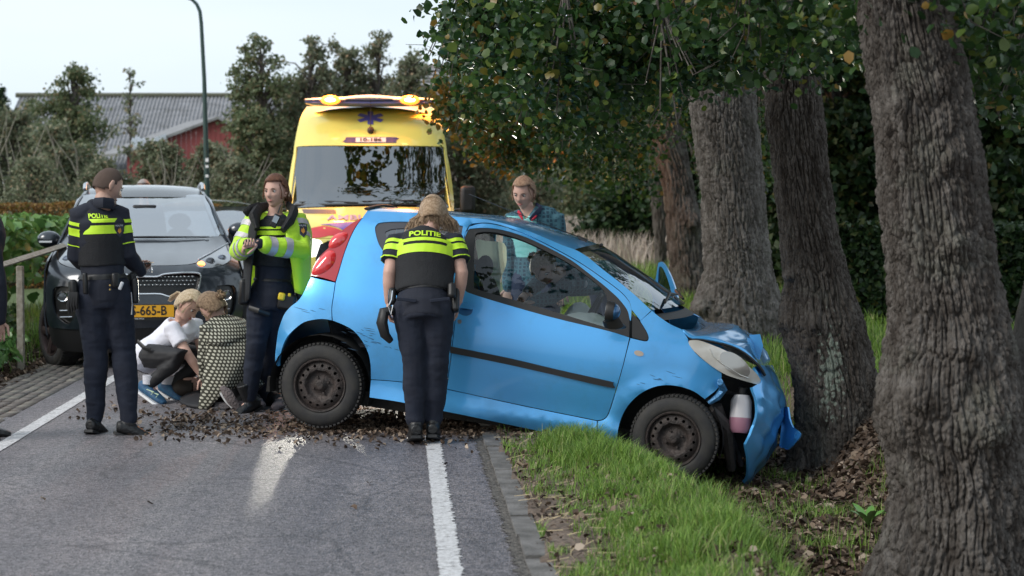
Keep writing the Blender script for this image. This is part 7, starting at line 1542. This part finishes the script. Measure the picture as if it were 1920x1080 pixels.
def badge(h, c, n, up, sz=.035, tgt=None):
    n = Vector(n).normalized(); up = Vector(up); up = (up - n * up.dot(n)).normalized(); x_ = up.cross(n)
    p1 = [(-.9, .85), (0, 1.05), (.9, .85), (.95, .2), (.6, -.6), (0, -1.1), (-.6, -.6), (-.95, .2)]; poly_decal('shoulder_badge', [(a * sz, b * sz * 1.2) for a, b in p1], c, x_, up, mat('badge_navy', (.02, .02, .04), .5), h['top'], tgt, lift=.006)
    p2 = [(-.35, -.2), (-.2, .25), (0, .05), (.1, .45), (.3, .1), (.38, -.25), (0, -.6)]; poly_decal('badge_flame', [(a * sz, b * sz * 1.1) for a, b in p2], c, x_, up, mat('badge_gold', (.7, .30, .04), .5), h['top'], tgt, lift=.009)
    v2, f2 = text_mesh('POLITIE', sz * .42); decal('badge_text', v2, f2, Vector(c) + up * sz * .78, x_, up, WHITE, h['top'], tgt, lift=.010, sub=False)
badge(h, P(222, 431, D - .0) , (.35, -1, 0), (-.05, 0, 1), .036, h['top'])
belt(h, 1, 0, [(-.25, 'holster', (.05, .045, .17), .10, GUN, .205), (.15, 'pouch', (.07, .05, .10), .03, BLACK, .20), (3.3, 'glove_pouch', (.07, .05, .13), .09, BLACK, .20), (-1.2, 'radio_case', (.05, .04, .10), .03, GUN, .16), (3.9, 'torch', (.03, .03, .14), .05, GUN, .18)])
m = MB(); m.box(P(227, 536, D - .17), (.022, .018, .055), Matrix.Rotation(.4, 3, 'Y')); m.build('torch_lens', mat('pale_metal', (.5, .52, .56), .3), h['root'], bevel=.006)
m = MB(); [m.ball(P(206, y, D - .19), .007, 6) for y in (535, 543)]; m.build('brass_stud', mat('brass', (.6, .4, .15), .3, .8), h['root'])['kind'] = 'stuff'
for i in range(4): m = MB(); m.tube([P(132 + i * 4, 548, D - .12), P(128 + i * 5, 572, D - .13), P(130 + i * 5, 588 - i * 3, D - .12)], [.014, .013, .008], 6); m.build('glove_finger', BLACK, h['root'])
m = MB(); m.tube([P(246, 548, D - .1), P(248, 570, D - .1), P(247, 590, D - .1)], [.003, .003, .006], 5); m.build('key_chain', STEEL, h['root'])
t = thing('phone', 'black phone in the hand of the cropped-haired officer', 'phone', tuple(P(274, 494, D + .30))); m = MB(); m.box(P(274, 494, D + .30), (.075, .15, .009), Matrix.Rotation(-.15, 3, 'Y')); m.build('phone_body', BLACK, t, bevel=.003)

# ---- 2. woman officer in the open hi-vis jacket
D = 13.1
J2 = dict(head=Q(517, 360, D - .02), neck=Q(516, 394, D), shL=Q(555, 415, D + .02), shR=Q(478, 415, D + .0), elL=Q(566, 470, D - .12), elR=Q(449, 472, D - .10), wrL=Q(486, 457, D - .34), wrR=Q(464, 459, D - .30), hpL=Q(528, 552, D), hpR=Q(492, 552, D), knL=Q(506, 660, D + .15), knR=Q(479, 655, D - .04), anL=Q(484, 756, D + .35), anR=Q(467, 752, D + .0), toL=Q(470, 765, D + .2), toR=Q(432, 772, D - .10))
J2['hdL'] = Vector((-.95, -.2, -.1)); J2['hdR'] = Vector((.25, -.9, -.1))
HAIR_A = mat('auburn_hair', (.10, .035, .018), .5, col2=(.19, .075, .035), ns=60, island=.55, bump=1., bs=300)
h = human('police officer in open lime hi-vis jacket between the SUV and the blue car', J2, ('uniform_shirt', NAVY_U), ('trousers', NAVY_T, .014), ('boot', BOOT), ('ponytail', HAIR_A, 5, .1), SKIN, .98, 'long', (-.42, -.9, -.02), bulk=.96, palm={'L': (0, .4, -.9), 'R': (0, 0, 1)}, shaft=.14)
J = h['J']; V2 = vest(h, .0, 0, [], 0, 'stab_vest', .010)
# jacket: sleeves and two front panels with the back, built round the vest
LJ = mat('hi_vis_jacket', (.50, .82, .025), .55, bump=.5, bs=40, sheen=.2)
g = Geo(); ax = h['spine'].normalized(); side = h['side']
for k_ in 'LR':
    a, b, c = J['sh' + k_], J['el' + k_], J['wr' + k_]; g.add(loft([a + (h['ch'] - a) * .3, a, a.lerp(b, .5), b, b.lerp(c, .5), b.lerp(c, .86)], [.075, .085, .080, .075, .068, .060], 14, round_=True))
fw = Vector((0, -1, 0)); bk_ = h['pel'] + Vector((0, .10, 0)); hem = h['pel'] - ax * .02
V_, N_, F_ = remesh(g.v, g.f, .009, 4); V_ = wrinkle(V_, N_, .012, 9, 6); slv = mk('jacket_sleeves', V_, F_, LJ, h['root'], True, 0)
def sheet(name, rows, m_, par, th=.012, seed=0, amp=.008):
    """cloth through rows of points"""
    rows = [cr([tuple(p) for p in r_], 4, False) for r_ in rows]; nr = len(rows); nc = len(rows[0]); A = np.array(rows); cols = [cr(list(A[:, j]), 4, False) for j in range(nc)]; A = np.array(cols); nj, ni = A.shape[:2]
    V_ = A.reshape(-1, 3); V_ = V_ + ((fbm(V_[:, 0] * 12, V_[:, 1] * 12, V_[:, 2] * 16, 3, seed) - .44) * amp * 2)[:, None] * np.array([.3, -1, .2])
    F_ = [(j * ni + i, (j + 1) * ni + i, (j + 1) * ni + i + 1, j * ni + i + 1) for j in range(nj - 1) for i in range(ni - 1)]
    o = mk(name, V_, F_, m_, par, True, 0); md = o.modifiers.new('thick', 'SOLIDIFY'); md.thickness = th; md.offset = 0; return o
jl = sheet('jacket_front_panel', [[P(541, 404, D - .10), P(556, 400, D - .02), P(577, 412, D + .06)], [P(536, 440, D - .19), P(560, 438, D - .14), P(584, 440, D + .05)], [P(546, 495, D - .18), P(563, 500, D - .16), P(582, 495, D + .03)], [P(553, 548, D - .16), P(568, 552, D - .15), P(585, 540, D + .05)]], LJ, h['root'], seed=4)
jr = sheet('jacket_front_panel', [[P(463, 412, D + .04), P(474, 404, D - .04), P(488, 408, D - .10)], [P(452, 440, D + .02), P(468, 440, D - .14), P(480, 442, D - .19)], [P(458, 500, D + .0), P(465, 500, D - .14), P(472, 505, D - .18)], [P(458, 560, D + .0), P(462, 566, D - .12), P(468, 560, D - .17)]], VESTK, h['root'], seed=5)
jb = sheet('jacket_back_panel', [[P(470, 402, D + .12), P(515, 396, D + .16), P(565, 404, D + .14)], [P(462, 470, D + .16), P(515, 470, D + .2), P(580, 470, D + .14)], [P(462, 550, D + .14), P(515, 550, D + .2), P(584, 545, D + .12)]], LJ, h['root'], seed=6)
for (a, b) in ((.415, .52), (.60, .70)):
    band(jl, P(565, 400 + a * 150, D), (0, 0, 1), -(b - a) * .40, .0, RETRO, 'reflective_band', .006)
for y0, y1 in ((494, 512), (525, 543)): band(jl, P(565, y0, D), (0, 0, 1), -(y1 - y0) * D / 3400, 0, RETRO, 'reflective_band', .010)
for k_ in 'LR':
    a, b, c = J['sh' + k_], J['el' + k_], J['wr' + k_]; ax2 = (c - b).normalized(); L2 = (c - b).length; fl = near_seg(b.lerp(c, .05), c, .10)
    for q0, q1 in ((.32, .48), (.66, .82)): band(slv, b, ax2, L2 * q0, L2 * q1, RETRO, 'reflective_band', .004, fl)
    ax3 = (b - a).normalized(); band(slv, a, ax3, .03, .075, RETRO, 'reflective_band', .004, near_seg(a, b, .12)); band(slv, a, ax3, .135, .175, RETRO, 'reflective_band', .004, near_seg(a, b, .12))
badge({'top': slv}, P(568, 431, D - .12), (.3, -1, .1), (0, 0, 1), .042, slv)
# chest: lime strips on the vest, dark collar, radio
for y0, y1 in ((432, 440), (425, 429)): band(V2, P(515, y0, D), (0, 0, 1), -(y1 - y0) * D / 3400, 0, LIME, 'lime_band', .004)
col_ = MB(); col_.tube([P(540, 384, D + .02), P(552, 396, D - .06), P(545, 412, D - .15), P(530, 432, D - .20)], [(.02, .03), (.03, .05), (.03, .055), (.02, .03)], 10); col_.build('collar', mat('jacket_collar', (.012, .012, .014), .7, bump=.8, bs=60), h['root'])
col_ = MB(); col_.tube([P(500, 386, D + .02), P(484, 392, D - .05), P(476, 408, D - .14), P(482, 430, D - .18)], [(.02, .03), (.035, .05), (.035, .06), (.02, .03)], 10); col_.tube([P(486, 388, D - .05), P(470, 394, D - .10), P(459, 402, D - .10)], [(.02, .04), (.018, .045), (.012, .03)], 8); col_.build('collar', mat('jacket_collar', (.012, .012, .014), .7), h['root'])
m = MB(); m.box(P(516, 414, D - .20), (.05, .03, .10), Matrix.Rotation(.45, 3, 'Y')); rd_ = m.build('radio', GUN, h['root'], bevel=.008); m = MB(); m.box(P(517, 411, D - .218), (.036, .006, .05), Matrix.Rotation(.45, 3, 'Y')); m.build('radio_screen', mat('lcd', (.28, .33, .38), .25), rd_, smooth=False)
m = MB(); m.tube([P(521, 400, D - .2), P(526, 385, D - .17)], [.006, .004], 6); m.build('radio_aerial', BLACK, rd_)
belt(h, 2, 0.02, [(-1.3, 'pouch', (.07, .045, .09), .02, BLACK, .135), (-2.1, 'pouch', (.06, .045, .08), .02, GUN, .155), (0.2, 'holster', (.06, .08, .19), .10, GUN, .20), (3.2, 'glove_pouch', (.06, .06, .16), .08, BLACK, .20)])
m = MB(); m.box(P(528, 556, D - .16), (.05, .03, .055), Matrix.Rotation(.2, 3, 'Y')); m.build('taser_grip', mat('taser_yellow', (.75, .55, .03), .45), h['root'], bevel=.012)
m = MB(); m.box(P(543, 553, D - .15), (.022, .02, .025)); m.build('taser_clip', mat('taser_yellow', (.75, .55, .03), .45), h['root'], bevel=.006)
m = MB(); m.box(P(538, 566, D - .13), (.13, .05, .12), Matrix.Rotation(.2, 3, 'Y')); m.build('thigh_holster', GUN, h['root'], bevel=.02)
m = MB(); m.tube([P(467, 577, D - .12), P(485, 583, D - .16), P(505, 590, D - .12)], [(.018, .006)] * 3, 8, side=(0, 0, 1)); m.build('thigh_strap', BLACK, h['root'])

# ---- 3. officer leaning to the blue car's window, seen from behind
D = 11.36
J3 = dict(head=Q(812, 402, D + .34), neck=Q(806, 430, D + .27), shL=Q(744, 456, D + .18), shR=Q(850, 456, D + .20), elL=Q(730, 512, D + .08), elR=Q(866, 512, D + .10), wrL=Q(729, 566, D + .10), wrR=Q(859, 566, D + .14), hpL=Q(769, 575, D + .0), hpR=Q(820, 575, D + .0), knL=Q(776, 668, D - .02), knR=Q(820, 665, D + .0), anL=Q(779, 798, D + .0), anR=Q(812, 796, D + .06), toL=Q(776, 806, D + .2), toR=Q(815, 803, D + .26))
BL = mat('blonde_hair', (.33, .21, .12), .5, col2=(.55, .40, .27), ns=70, island=.5, bump=1., bs=300)
h = human('blonde police officer in short sleeves leaning to the window of the crashed blue car', J3, ('uniform_shirt', NAVY_U), ('trousers', NAVY_T, .016), ('boot', BOOT), ('long', BL, 9), SKIN, 1.0, 'short', (.05, .85, -.55), (0, .5, .85), bulk=1.05, palm={'L': (1, 0, 0), 'R': (-1, 0, 0)}, shaft=.13, thick=.02)
v_ = vest(h, .08, 0, [(-.050, -.026), (-.128, -.070)], 0, 'stab_vest', .016, .01)
back_text(h, 'POLITIE', .056, .005, v_, LIME, 1.05)
J = h['J']
for k_ in 'LR':
    a, b = J['sh' + k_], J['el' + k_]; ax = (b - a).normalized(); fl = near_seg(a + (b - a) * .0, b, .12)
    band(h['top'], a, ax, .005, .028, LIME, 'sleeve_band', .004, fl); band(h['top'], a, ax, .042, .082, LIME, 'sleeve_band', .004, fl); band(h['top'], a, ax, .124, .130, LIME, 'sleeve_piping', .005, fl)
r = random.Random(3); mb = MB(); hc, M = h['hc'], h['M']
for i in range(620):
    a = r.uniform(-1.5, 1.5); st_ = hc + M @ Vector((.01 * math.sin(a), -.02 + r.uniform(-.03, .05), .120)); dr = Vector((math.sin(a), -math.cos(a) * 1.0, 0))
    p1 = hc + M @ Vector((.074 * math.sin(a) * r.uniform(.9, 1.1), -.098 * math.cos(a) * r.uniform(.95, 1.1), .065)); p2 = p1 + Vector((math.sin(a) * .022, -.02 * math.cos(a), -.075)); p3 = p2 + Vector((math.sin(a) * .02 + r.uniform(-.01, .01), -.02 * math.cos(a), -.06)); p3 = p3 + Vector((math.sin(a) * r.uniform(0, .05) + r.uniform(-.012, .012), r.uniform(-.02, .01), r.uniform(-.02, .02))); p4 = p3 + Vector((r.uniform(-.03, .035), -.012, -r.uniform(.0, .095)))
    mb.tube([st_, p1, p2, p3, p4], [.003, .0042, .0042, .003, .0006], 3)
mb.build('long_hair', BL, h['body'])['kind'] = 'stuff'
belt(h, 3, 0.0, [(3.25, 'pouch', (.06, .05, .11), .04, GUN, .20), (-.15, 'holster', (.06, .05, .16), .07, GUN, .20), (-.5, 'magazine_pouch', (.05, .045, .10), .03, BLACK, .20)])
for x_, s__ in ((762, 1), (825, -1)):
    m = MB(); c_ = P(x_, 562, D - .145); m.box(c_, (.125, .008, .022), Matrix.Rotation(.12 * s__, 3, 'Y')); m.build('pocket_flap', mat('pocket_cloth', (.010, .015, .031), .85), h['legs'], bevel=.004)
m = MB(); m.tube([P(736, 582, D - .05), P(720, 585, D - .07), P(716, 605, D - .08), P(722, 628, D - .07), P(733, 640, D - .05)], [(.03, .03), (.045, .035), (.05, .035), (.04, .03), (.02, .02)], 10); m.build('glove_bundle', BLACK, h['root'])
m = MB(); m.tube([P(736, 545, D - .1), P(734, 562, D - .12), P(728, 575, D - .13), P(733, 590, D - .13), P(737, 572, D - .13)], .0045, 6); m.build('carabiner', CHROME, h['root'])

# ---- 4. crouching woman in white T-shirt
D = 13.9
J4 = dict(head=Q(354, 573, D - .10), neck=Q(340, 598, D - .04), shR=Q(322, 616, D - .14), shL=Q(366, 608, D + .12), elR=Q(352, 664, D - .22), elL=Q(378, 655, D + .05), wrR=Q(379, 706, D - .20), wrL=Q(384, 697, D - .06), hpR=Q(276, 668, D - .10), hpL=Q(286, 660, D + .16), knR=Q(341, 668, D - .26), knL=Q(394, 668, D + .16), anR=Q(279, 722, D - .18), anL=Q(318, 722, D + .08), toR=Q(312, 745, D - .26), toL=Q(350, 742, D + .06))
WT = mat('white_tshirt', (.72, .72, .80), .8, bump=.3, bs=30); LEG = mat('black_leggings', (.014, .014, .017), .7); TR = mat('trainer_blue', (.02, .07, .16), .6, col2=(.03, .12, .22), ns=30)
h = human('crouching blonde woman in white T-shirt, black leggings and blue trainers', J4, ('t_shirt', WT), ('leggings', LEG, .008), ('trainer', TR), ('ponytail', mat('light_blonde_hair', (.46, .34, .20), .5, col2=(.68, .55, .40), ns=70, island=.45, bump=1., bs=300), 12, .06), SKIN, .97, 'short', (.62, -.45, -.62), (.5, -.1, .8), bulk=.93, palm={'L': (0, 0, -1), 'R': (.3, 0, -.9)}, sole=WHITE, curl=.5, thick=.016)
for c_, dd in (((281, 712), -.19), ((316, 712), .07)): m = MB(); m.tube([P(c_[0] - 1, c_[1] - 8, D + dd), P(c_[0] - 2, c_[1] + 8, D + dd)], [.052, .046], 12); m.build('sock', mat('sock_white', (.6, .6, .66), .85, bump=.5, bs=120), h['root'])
for (x_, y_) in ((284, 736), (293, 741)): m = MB(); m.tube([P(x_ - 9, y_ - 6, D - .265), P(x_ + 4, y_ - 1, D - .275), P(x_ - 1, y_ + 4, D - .275)], [.004, .006, .003], 5); m.build('trainer_logo_stroke', mat('pale_lime', (.55, .7, .5), .5), h['root'])
m = MB(); m.tube([P(258, 640, D - .18), P(270, 652, D - .24), P(283, 656, D - .24)], [(.018, .006)] * 3, 8, side=(0, 0, 1)); m.build('hip_belt', BLACK, h['root'])

# ---- 5. kneeling woman in dotted coat
D = 13.42
DOT = bpy.data.materials.new('dotted_coat'); DOT.use_nodes = True; n_ = DOT.node_tree.nodes; l_ = DOT.node_tree.links; b_ = n_['Principled BSDF']; b_.inputs['Roughness'].default_value = .9
uvn = n_.new('ShaderNodeTexCoord'); mpn = n_.new('ShaderNodeMapping'); mpn.inputs['Rotation'].default_value = (R(90), 0, R(0)); mpn.inputs['Scale'].default_value = (1, 1, 1)
g_ = n_.new('ShaderNodeNewGeometry'); sp_ = n_.new('ShaderNodeSeparateXYZ'); l_.new(g_.outputs['Position'], sp_.inputs[0])
def mth(op, a, b=None, c=None):
    q = n_.new('ShaderNodeMath'); q.operation = op
    for i_, s_ in enumerate((a, b, c)):
        if s_ is None: continue
        if isinstance(s_, (int, float)): q.inputs[i_].default_value = s_
        else: l_.new(s_, q.inputs[i_])
    return q.outputs[0]
PITCH = .0265; yx = mth('MULTIPLY', sp_.outputs['Y'], .6); ux = mth('DIVIDE', mth('ADD', sp_.outputs['X'], mth('ADD', yx, mth('MULTIPLY', sp_.outputs['Z'], .22))), PITCH); uz = mth('DIVIDE', sp_.outputs['Z'], PITCH * .95)
row_ = mth('FLOOR', uz); shf = mth('MULTIPLY', mth('MODULO', mth('ADD', row_, 1000.0), 2.0), .5); fx = mth('SUBTRACT', mth('FRACT', mth('ADD', ux, shf)), .5); fz = mth('MULTIPLY', mth('SUBTRACT', mth('FRACT', uz), .5), .85)
dd_ = mth('ADD', mth('MULTIPLY', fx, fx), mth('MULTIPLY', fz, fz)); dr_ = mth('LESS_THAN', dd_, .085); mc = n_.new('ShaderNodeMixRGB'); mc.inputs[1].default_value = (.045, .043, .032, 1); mc.inputs[2].default_value = (.50, .49, .40, 1); l_.new(dr_, mc.inputs[0]); l_.new(mc.outputs[0], b_.inputs['Base Color'])
J5 = dict(head=Q(398, 578, D - .02), neck=Q(408, 598, D + .0), shL=Q(392, 618, D - .16), shR=Q(450, 612, D + .14), elL=Q(386, 668, D - .12), elR=Q(440, 660, D + .3), wrL=Q(386, 706, D - .02), wrR=Q(410, 700, D + .35), hpL=Q(462, 700, D - .10), hpR=Q(488, 700, D + .12), knL=Q(440, 752, D + .12), knR=Q(500, 752, D + .34), anL=Q(478, 752, D - .16), anR=Q(524, 752, D + .02), toL=Q(440, 748, D - .14), toR=Q(520, 752, D - .1))
BRN = mat('dark_blonde_hair', (.17, .105, .06), .5, col2=(.34, .23, .14), ns=70, island=.55, bump=1., bs=300)
h = human('kneeling woman in dark coat with cream dots bending over the lying person', J5, ('coat', DOT), ('trousers', LEG, .02), ('sneaker', mat('grey_sneaker', (.13, .11, .12), .8)), ('bun', BRN, 15), SKIN, .97, 'long', (-.55, .35, -.6), (-.5, .1, .8), bulk=1.0, sole=mat('grey_rubber_sole', (.17, .14, .14), .8, bump=2, bs=60), palm={'L': (0, 0, -1)}, thick=.024, loose=1.3)
sheet('coat_skirt', [[P(388, 640, D - .22), P(420, 640, D - .26), P(470, 630, D - .14), P(494, 632, D + .05)], [P(384, 690, D - .20), P(415, 680, D - .28), P(462, 668, D - .26), P(504, 662, D - .04)], [P(378, 730, D - .16), P(400, 728, D - .24), P(440, 706, D - .28), P(508, 680, D - .08)], [P(372, 767, D - .1), P(388, 768, D - .15), P(425, 735, D - .24), P(513, 692, D - .08)]], DOT, h['root'], .014, 8, .010)
sheet('coat_back', [[P(392, 600, D - .10), P(412, 590, D - .05), P(440, 596, D - .02), P(462, 606, D + .06)], [P(388, 622, D - .22), P(415, 615, D - .2), P(450, 612, D - .14), P(478, 618, D + .05)], [P(388, 645, D - .24), P(420, 645, D - .28), P(468, 632, D - .16), P(494, 636, D + .04)]], DOT, h['root'], .014, 9, .006)
m = MB(); m.tube([P(417, 727, D - .28), P(426, 737, D - .29), P(436, 753, D - .28), P(446, 764, D - .27)], [(.022, .010), (.038, .014), (.036, .014), (.026, .012)], 14, side=(.8, 0, .5), round_=True); sn = m.build('upturned_sneaker_sole', mat('grey_rubber_sole', (.17, .14, .14), .8), h['root']); m = MB(); m.tube([P(414, 736, D - .25), P(424, 752, D - .25), P(436, 764, D - .24)], [(.012, .008)] * 3, 8); m.build('white_foxing', WHITE, sn)

# ---- 6. person lying on the road
D = 14.1
J6 = dict(head=Q(352, 747, D - .1), neck=Q(376, 746, D - .06), shL=Q(392, 752, D - .24), shR=Q(396, 742, D + .14), elL=Q(430, 752, D - .3), elR=Q(440, 742, D + .26), wrL=Q(470, 750, D - .3), wrR=Q(480, 742, D + .26), hpL=Q(484, 746, D - .1), hpR=Q(486, 744, D + .1), knL=Q(560, 730, D - .14), knR=Q(562, 730, D + .14), anL=Q(640, 742, D - .14), anR=Q(642, 742, D + .14), toL=Q(650, 722, D - .2), toR=Q(652, 722, D + .2))
for k_ in J6: J6[k_] = Vector((J6[k_].x, J6[k_].y, max(J6[k_].z, .12 if k_ != 'head' else .10)))
human('person in black clothes lying on the road behind the kneeling women', J6, ('jacket', LEG), ('trousers', LEG, .03), ('shoe', BOOT), ('short', mat('dark_hair', (.02, .014, .01), .7), 4), SKIN, 1, 'long', (-.1, .9, .5), (-1, 0, .1), bulk=1.05, female=False, vox=.012, thick=.035)
m = MB(); r = random.Random(8)
t = thing('jacket', 'black crumpled jacket dropped on the asphalt beside the kneeling women', 'clothing', tuple(G(372, 757)))
sheet('jacket_cloth', [[P(338, 748, 13.75), P(356, 738, 13.85), P(378, 734, 13.9), P(398, 738, 13.9)], [P(340, 752, 13.6), P(358, 746, 13.6), P(380, 742, 13.65), P(400, 746, 13.7)], [G(336, 756, .01), G(356, 762, .012), G(382, 764, .012), G(402, 760, .01)]], LEG, t, .02, 12, .035)

# ---- 7. standing people from a template
def stand(X, Y, H_, yaw, lean=0., gz=0.):
    """joints of a standing figure; yaw 0 faces the camera (-y), positive turns to picture left"""
    s = H_ / 1.75; f = Vector((-math.sin(yaw), -math.cos(yaw), 0)); r_ = Vector((-f.y, f.x, 0)) * -1; b = Vector((X, Y, gz)); U = lambda a, z, c=0.: b + r_ * a * s + Vector((0, 0, z * s)) + f * c * s
    # r_ points to the figure's right
    return dict(head=U(0, 1.635, .02), neck=U(0, 1.49), shR=U(.165, 1.42), shL=U(-.165, 1.42), elR=U(.21, 1.13, -.02), elL=U(-.21, 1.13, -.02), wrR=U(.2, .88, .06), wrL=U(-.2, .88, .06), hpR=U(.09, .92), hpL=U(-.09, .92), knR=U(.10, .50, .02), knL=U(-.10, .50, .02), anR=U(.10, .08), anL=U(-.10, .08), toR=U(.13, .06, .17), toL=U(-.13, .06, .17)), f
TEAL = bpy.data.materials.new('teal_hexagon_cloth'); TEAL.use_nodes = True; n_ = TEAL.node_tree.nodes; l_ = TEAL.node_tree.links; b_ = n_['Principled BSDF']; b_.inputs['Roughness'].default_value = .8
g_ = n_.new('ShaderNodeNewGeometry'); vo = n_.new('ShaderNodeTexVoronoi'); vo.feature = 'DISTANCE_TO_EDGE'; vo.inputs['Scale'].default_value = 34; vo.inputs['Randomness'].default_value = .25; l_.new(g_.outputs['Position'], vo.inputs['Vector']); rr_ = n_.new('ShaderNodeValToRGB'); rr_.color_ramp.elements[0].position = .10; rr_.color_ramp.elements[1].position = .2; rr_.color_ramp.elements[0].color = (.045, .13, .17, 1); rr_.color_ramp.elements[1].color = (.015, .05, .08, 1); l_.new(vo.outputs['Distance'], rr_.inputs[0]); l_.new(rr_.outputs[0], b_.inputs['Base Color'])
MINT = mat('mint_cloth', (.25, .62, .60), .8); PNAVY = mat('collar_navy', (.02, .03, .07), .8); PRED = mat('collar_red', (.55, .03, .06), .8)
D = 13.75; c_ = P(988, 385, D); J7, f7 = stand(c_.x + .06, D, 1.735, R(8), 0); J7['head'] = Q(982, 362, D - .04); J7['neck'] = Q(990, 396, D); 
h = human('paramedic in teal patterned shirt standing behind the roof of the blue car', J7, ('patterned_shirt', TEAL), ('trousers', PNAVY, .024), ('shoe', BOOT), ('bun', mat('strawberry_hair', (.28, .15, .09), .5, col2=(.45, .28, .18), ns=70, island=.5, bump=1., bs=300), 21), SKIN, 1.0, 'long', (-.38, -.85, -.32), (0, -.15, 1), bulk=.95)
o = band(h['top'], P(984, 420, D), (0, 0, 1), -.25, .06, MINT, 'mint_front', .003, lambda c: proj(c)[0] < 1006 and c.y < D - .02)
m = MB(); m.tube([P(1006, 384, D - .02), P(1014, 393, D - .07), P(1004, 404, D - .13), P(994, 411, D - .15)], [(.012, .02), (.014, .04), (.014, .045), (.01, .02)], 8); m.build('collar', PNAVY, h['root'])
m = MB(); m.tube([P(1010, 396, D - .10), P(1004, 407, D - .15), P(997, 413, D - .165)], [(.006, .012)] * 3, 6); m.build('collar_edge', PRED, h['root']); m = MB(); m.tube([P(972, 397, D - .13), P(976, 403, D - .15), P(980, 412, D - .16)], [(.01, .02), (.012, .026), (.006, .01)], 8); m.build('red_neckband', PRED, h['root'])
# paramedic bending in through the open far door
Jb = dict(head=Q(1020, 503, 12.75), neck=Q(1042, 515, 12.92), shR=Q(1062, 536, 12.90), shL=Q(1052, 500, 13.15), elR=Q(1030, 560, 12.85), elL=Q(1020, 520, 13.15), wrR=Q(1000, 566, 12.7), wrL=Q(990, 548, 12.95), hpL=Q(1130, 515, 13.72), hpR=Q(1150, 530, 13.6), knL=Q(1130, 590, 13.85), knR=Q(1152, 600, 13.75), anL=Q(1130, 700, 13.9), anR=Q(1155, 700, 13.8), toL=Q(1110, 706, 13.75), toR=Q(1130, 706, 13.65))
h = human('paramedic bending into the blue car, blonde head seen through its side window', Jb, ('patterned_shirt', TEAL), ('trousers', PNAVY, .024), ('shoe', BOOT), ('bun', BL, 23), SKIN, .97, 'long', (.55, -.65, -.45), (-.3, 0, .9), bulk=.98)
m = MB(); m.ball(P(1094, 532, 13.0), (.03, .01, .032), 12); m.build('round_badge', mat('badge_white', (.6, .62, .7), .6), h['root'])
# grey-haired person behind the SUV
D = 21.9; c_ = P(270, 385, D); J8, f8 = stand(c_.x, D, 1.80, 0); human('grey-haired person mostly hidden behind the dark SUV, only the top of the head showing', J8, ('jacket', NAVY_U), ('trousers', LEG, .02), ('shoe', BOOT), ('bun', mat('grey_hair', (.30, .27, .26), .7), 31), SKIN, 1, 'long', (0, -1, 0), vox=.014)
# person cut off by the left frame edge
D = 11.6; c_ = P(-50, 385, D); J9, f9 = stand(c_.x, D, 1.8, R(-90)); J9['elR'] = Q(-4, 535, D - .05); J9['wrR'] = Q(-2, 600, D); J9['shR'] = Q(-22, 445, D); J9['elL'] = Q(-10, 520, D + .2)
human('person in dark uniform cut off by the left edge of the photo', J9, ('dark_jacket', NAVY_U), ('trousers', NAVY_T, .026), ('boot', BOOT), ('short', mat('dark_hair', (.02, .014, .01), .7), 6), SKIN_M, 1, 'long', (1, 0, 0), female=False, bulk=1.08, vox=.012)
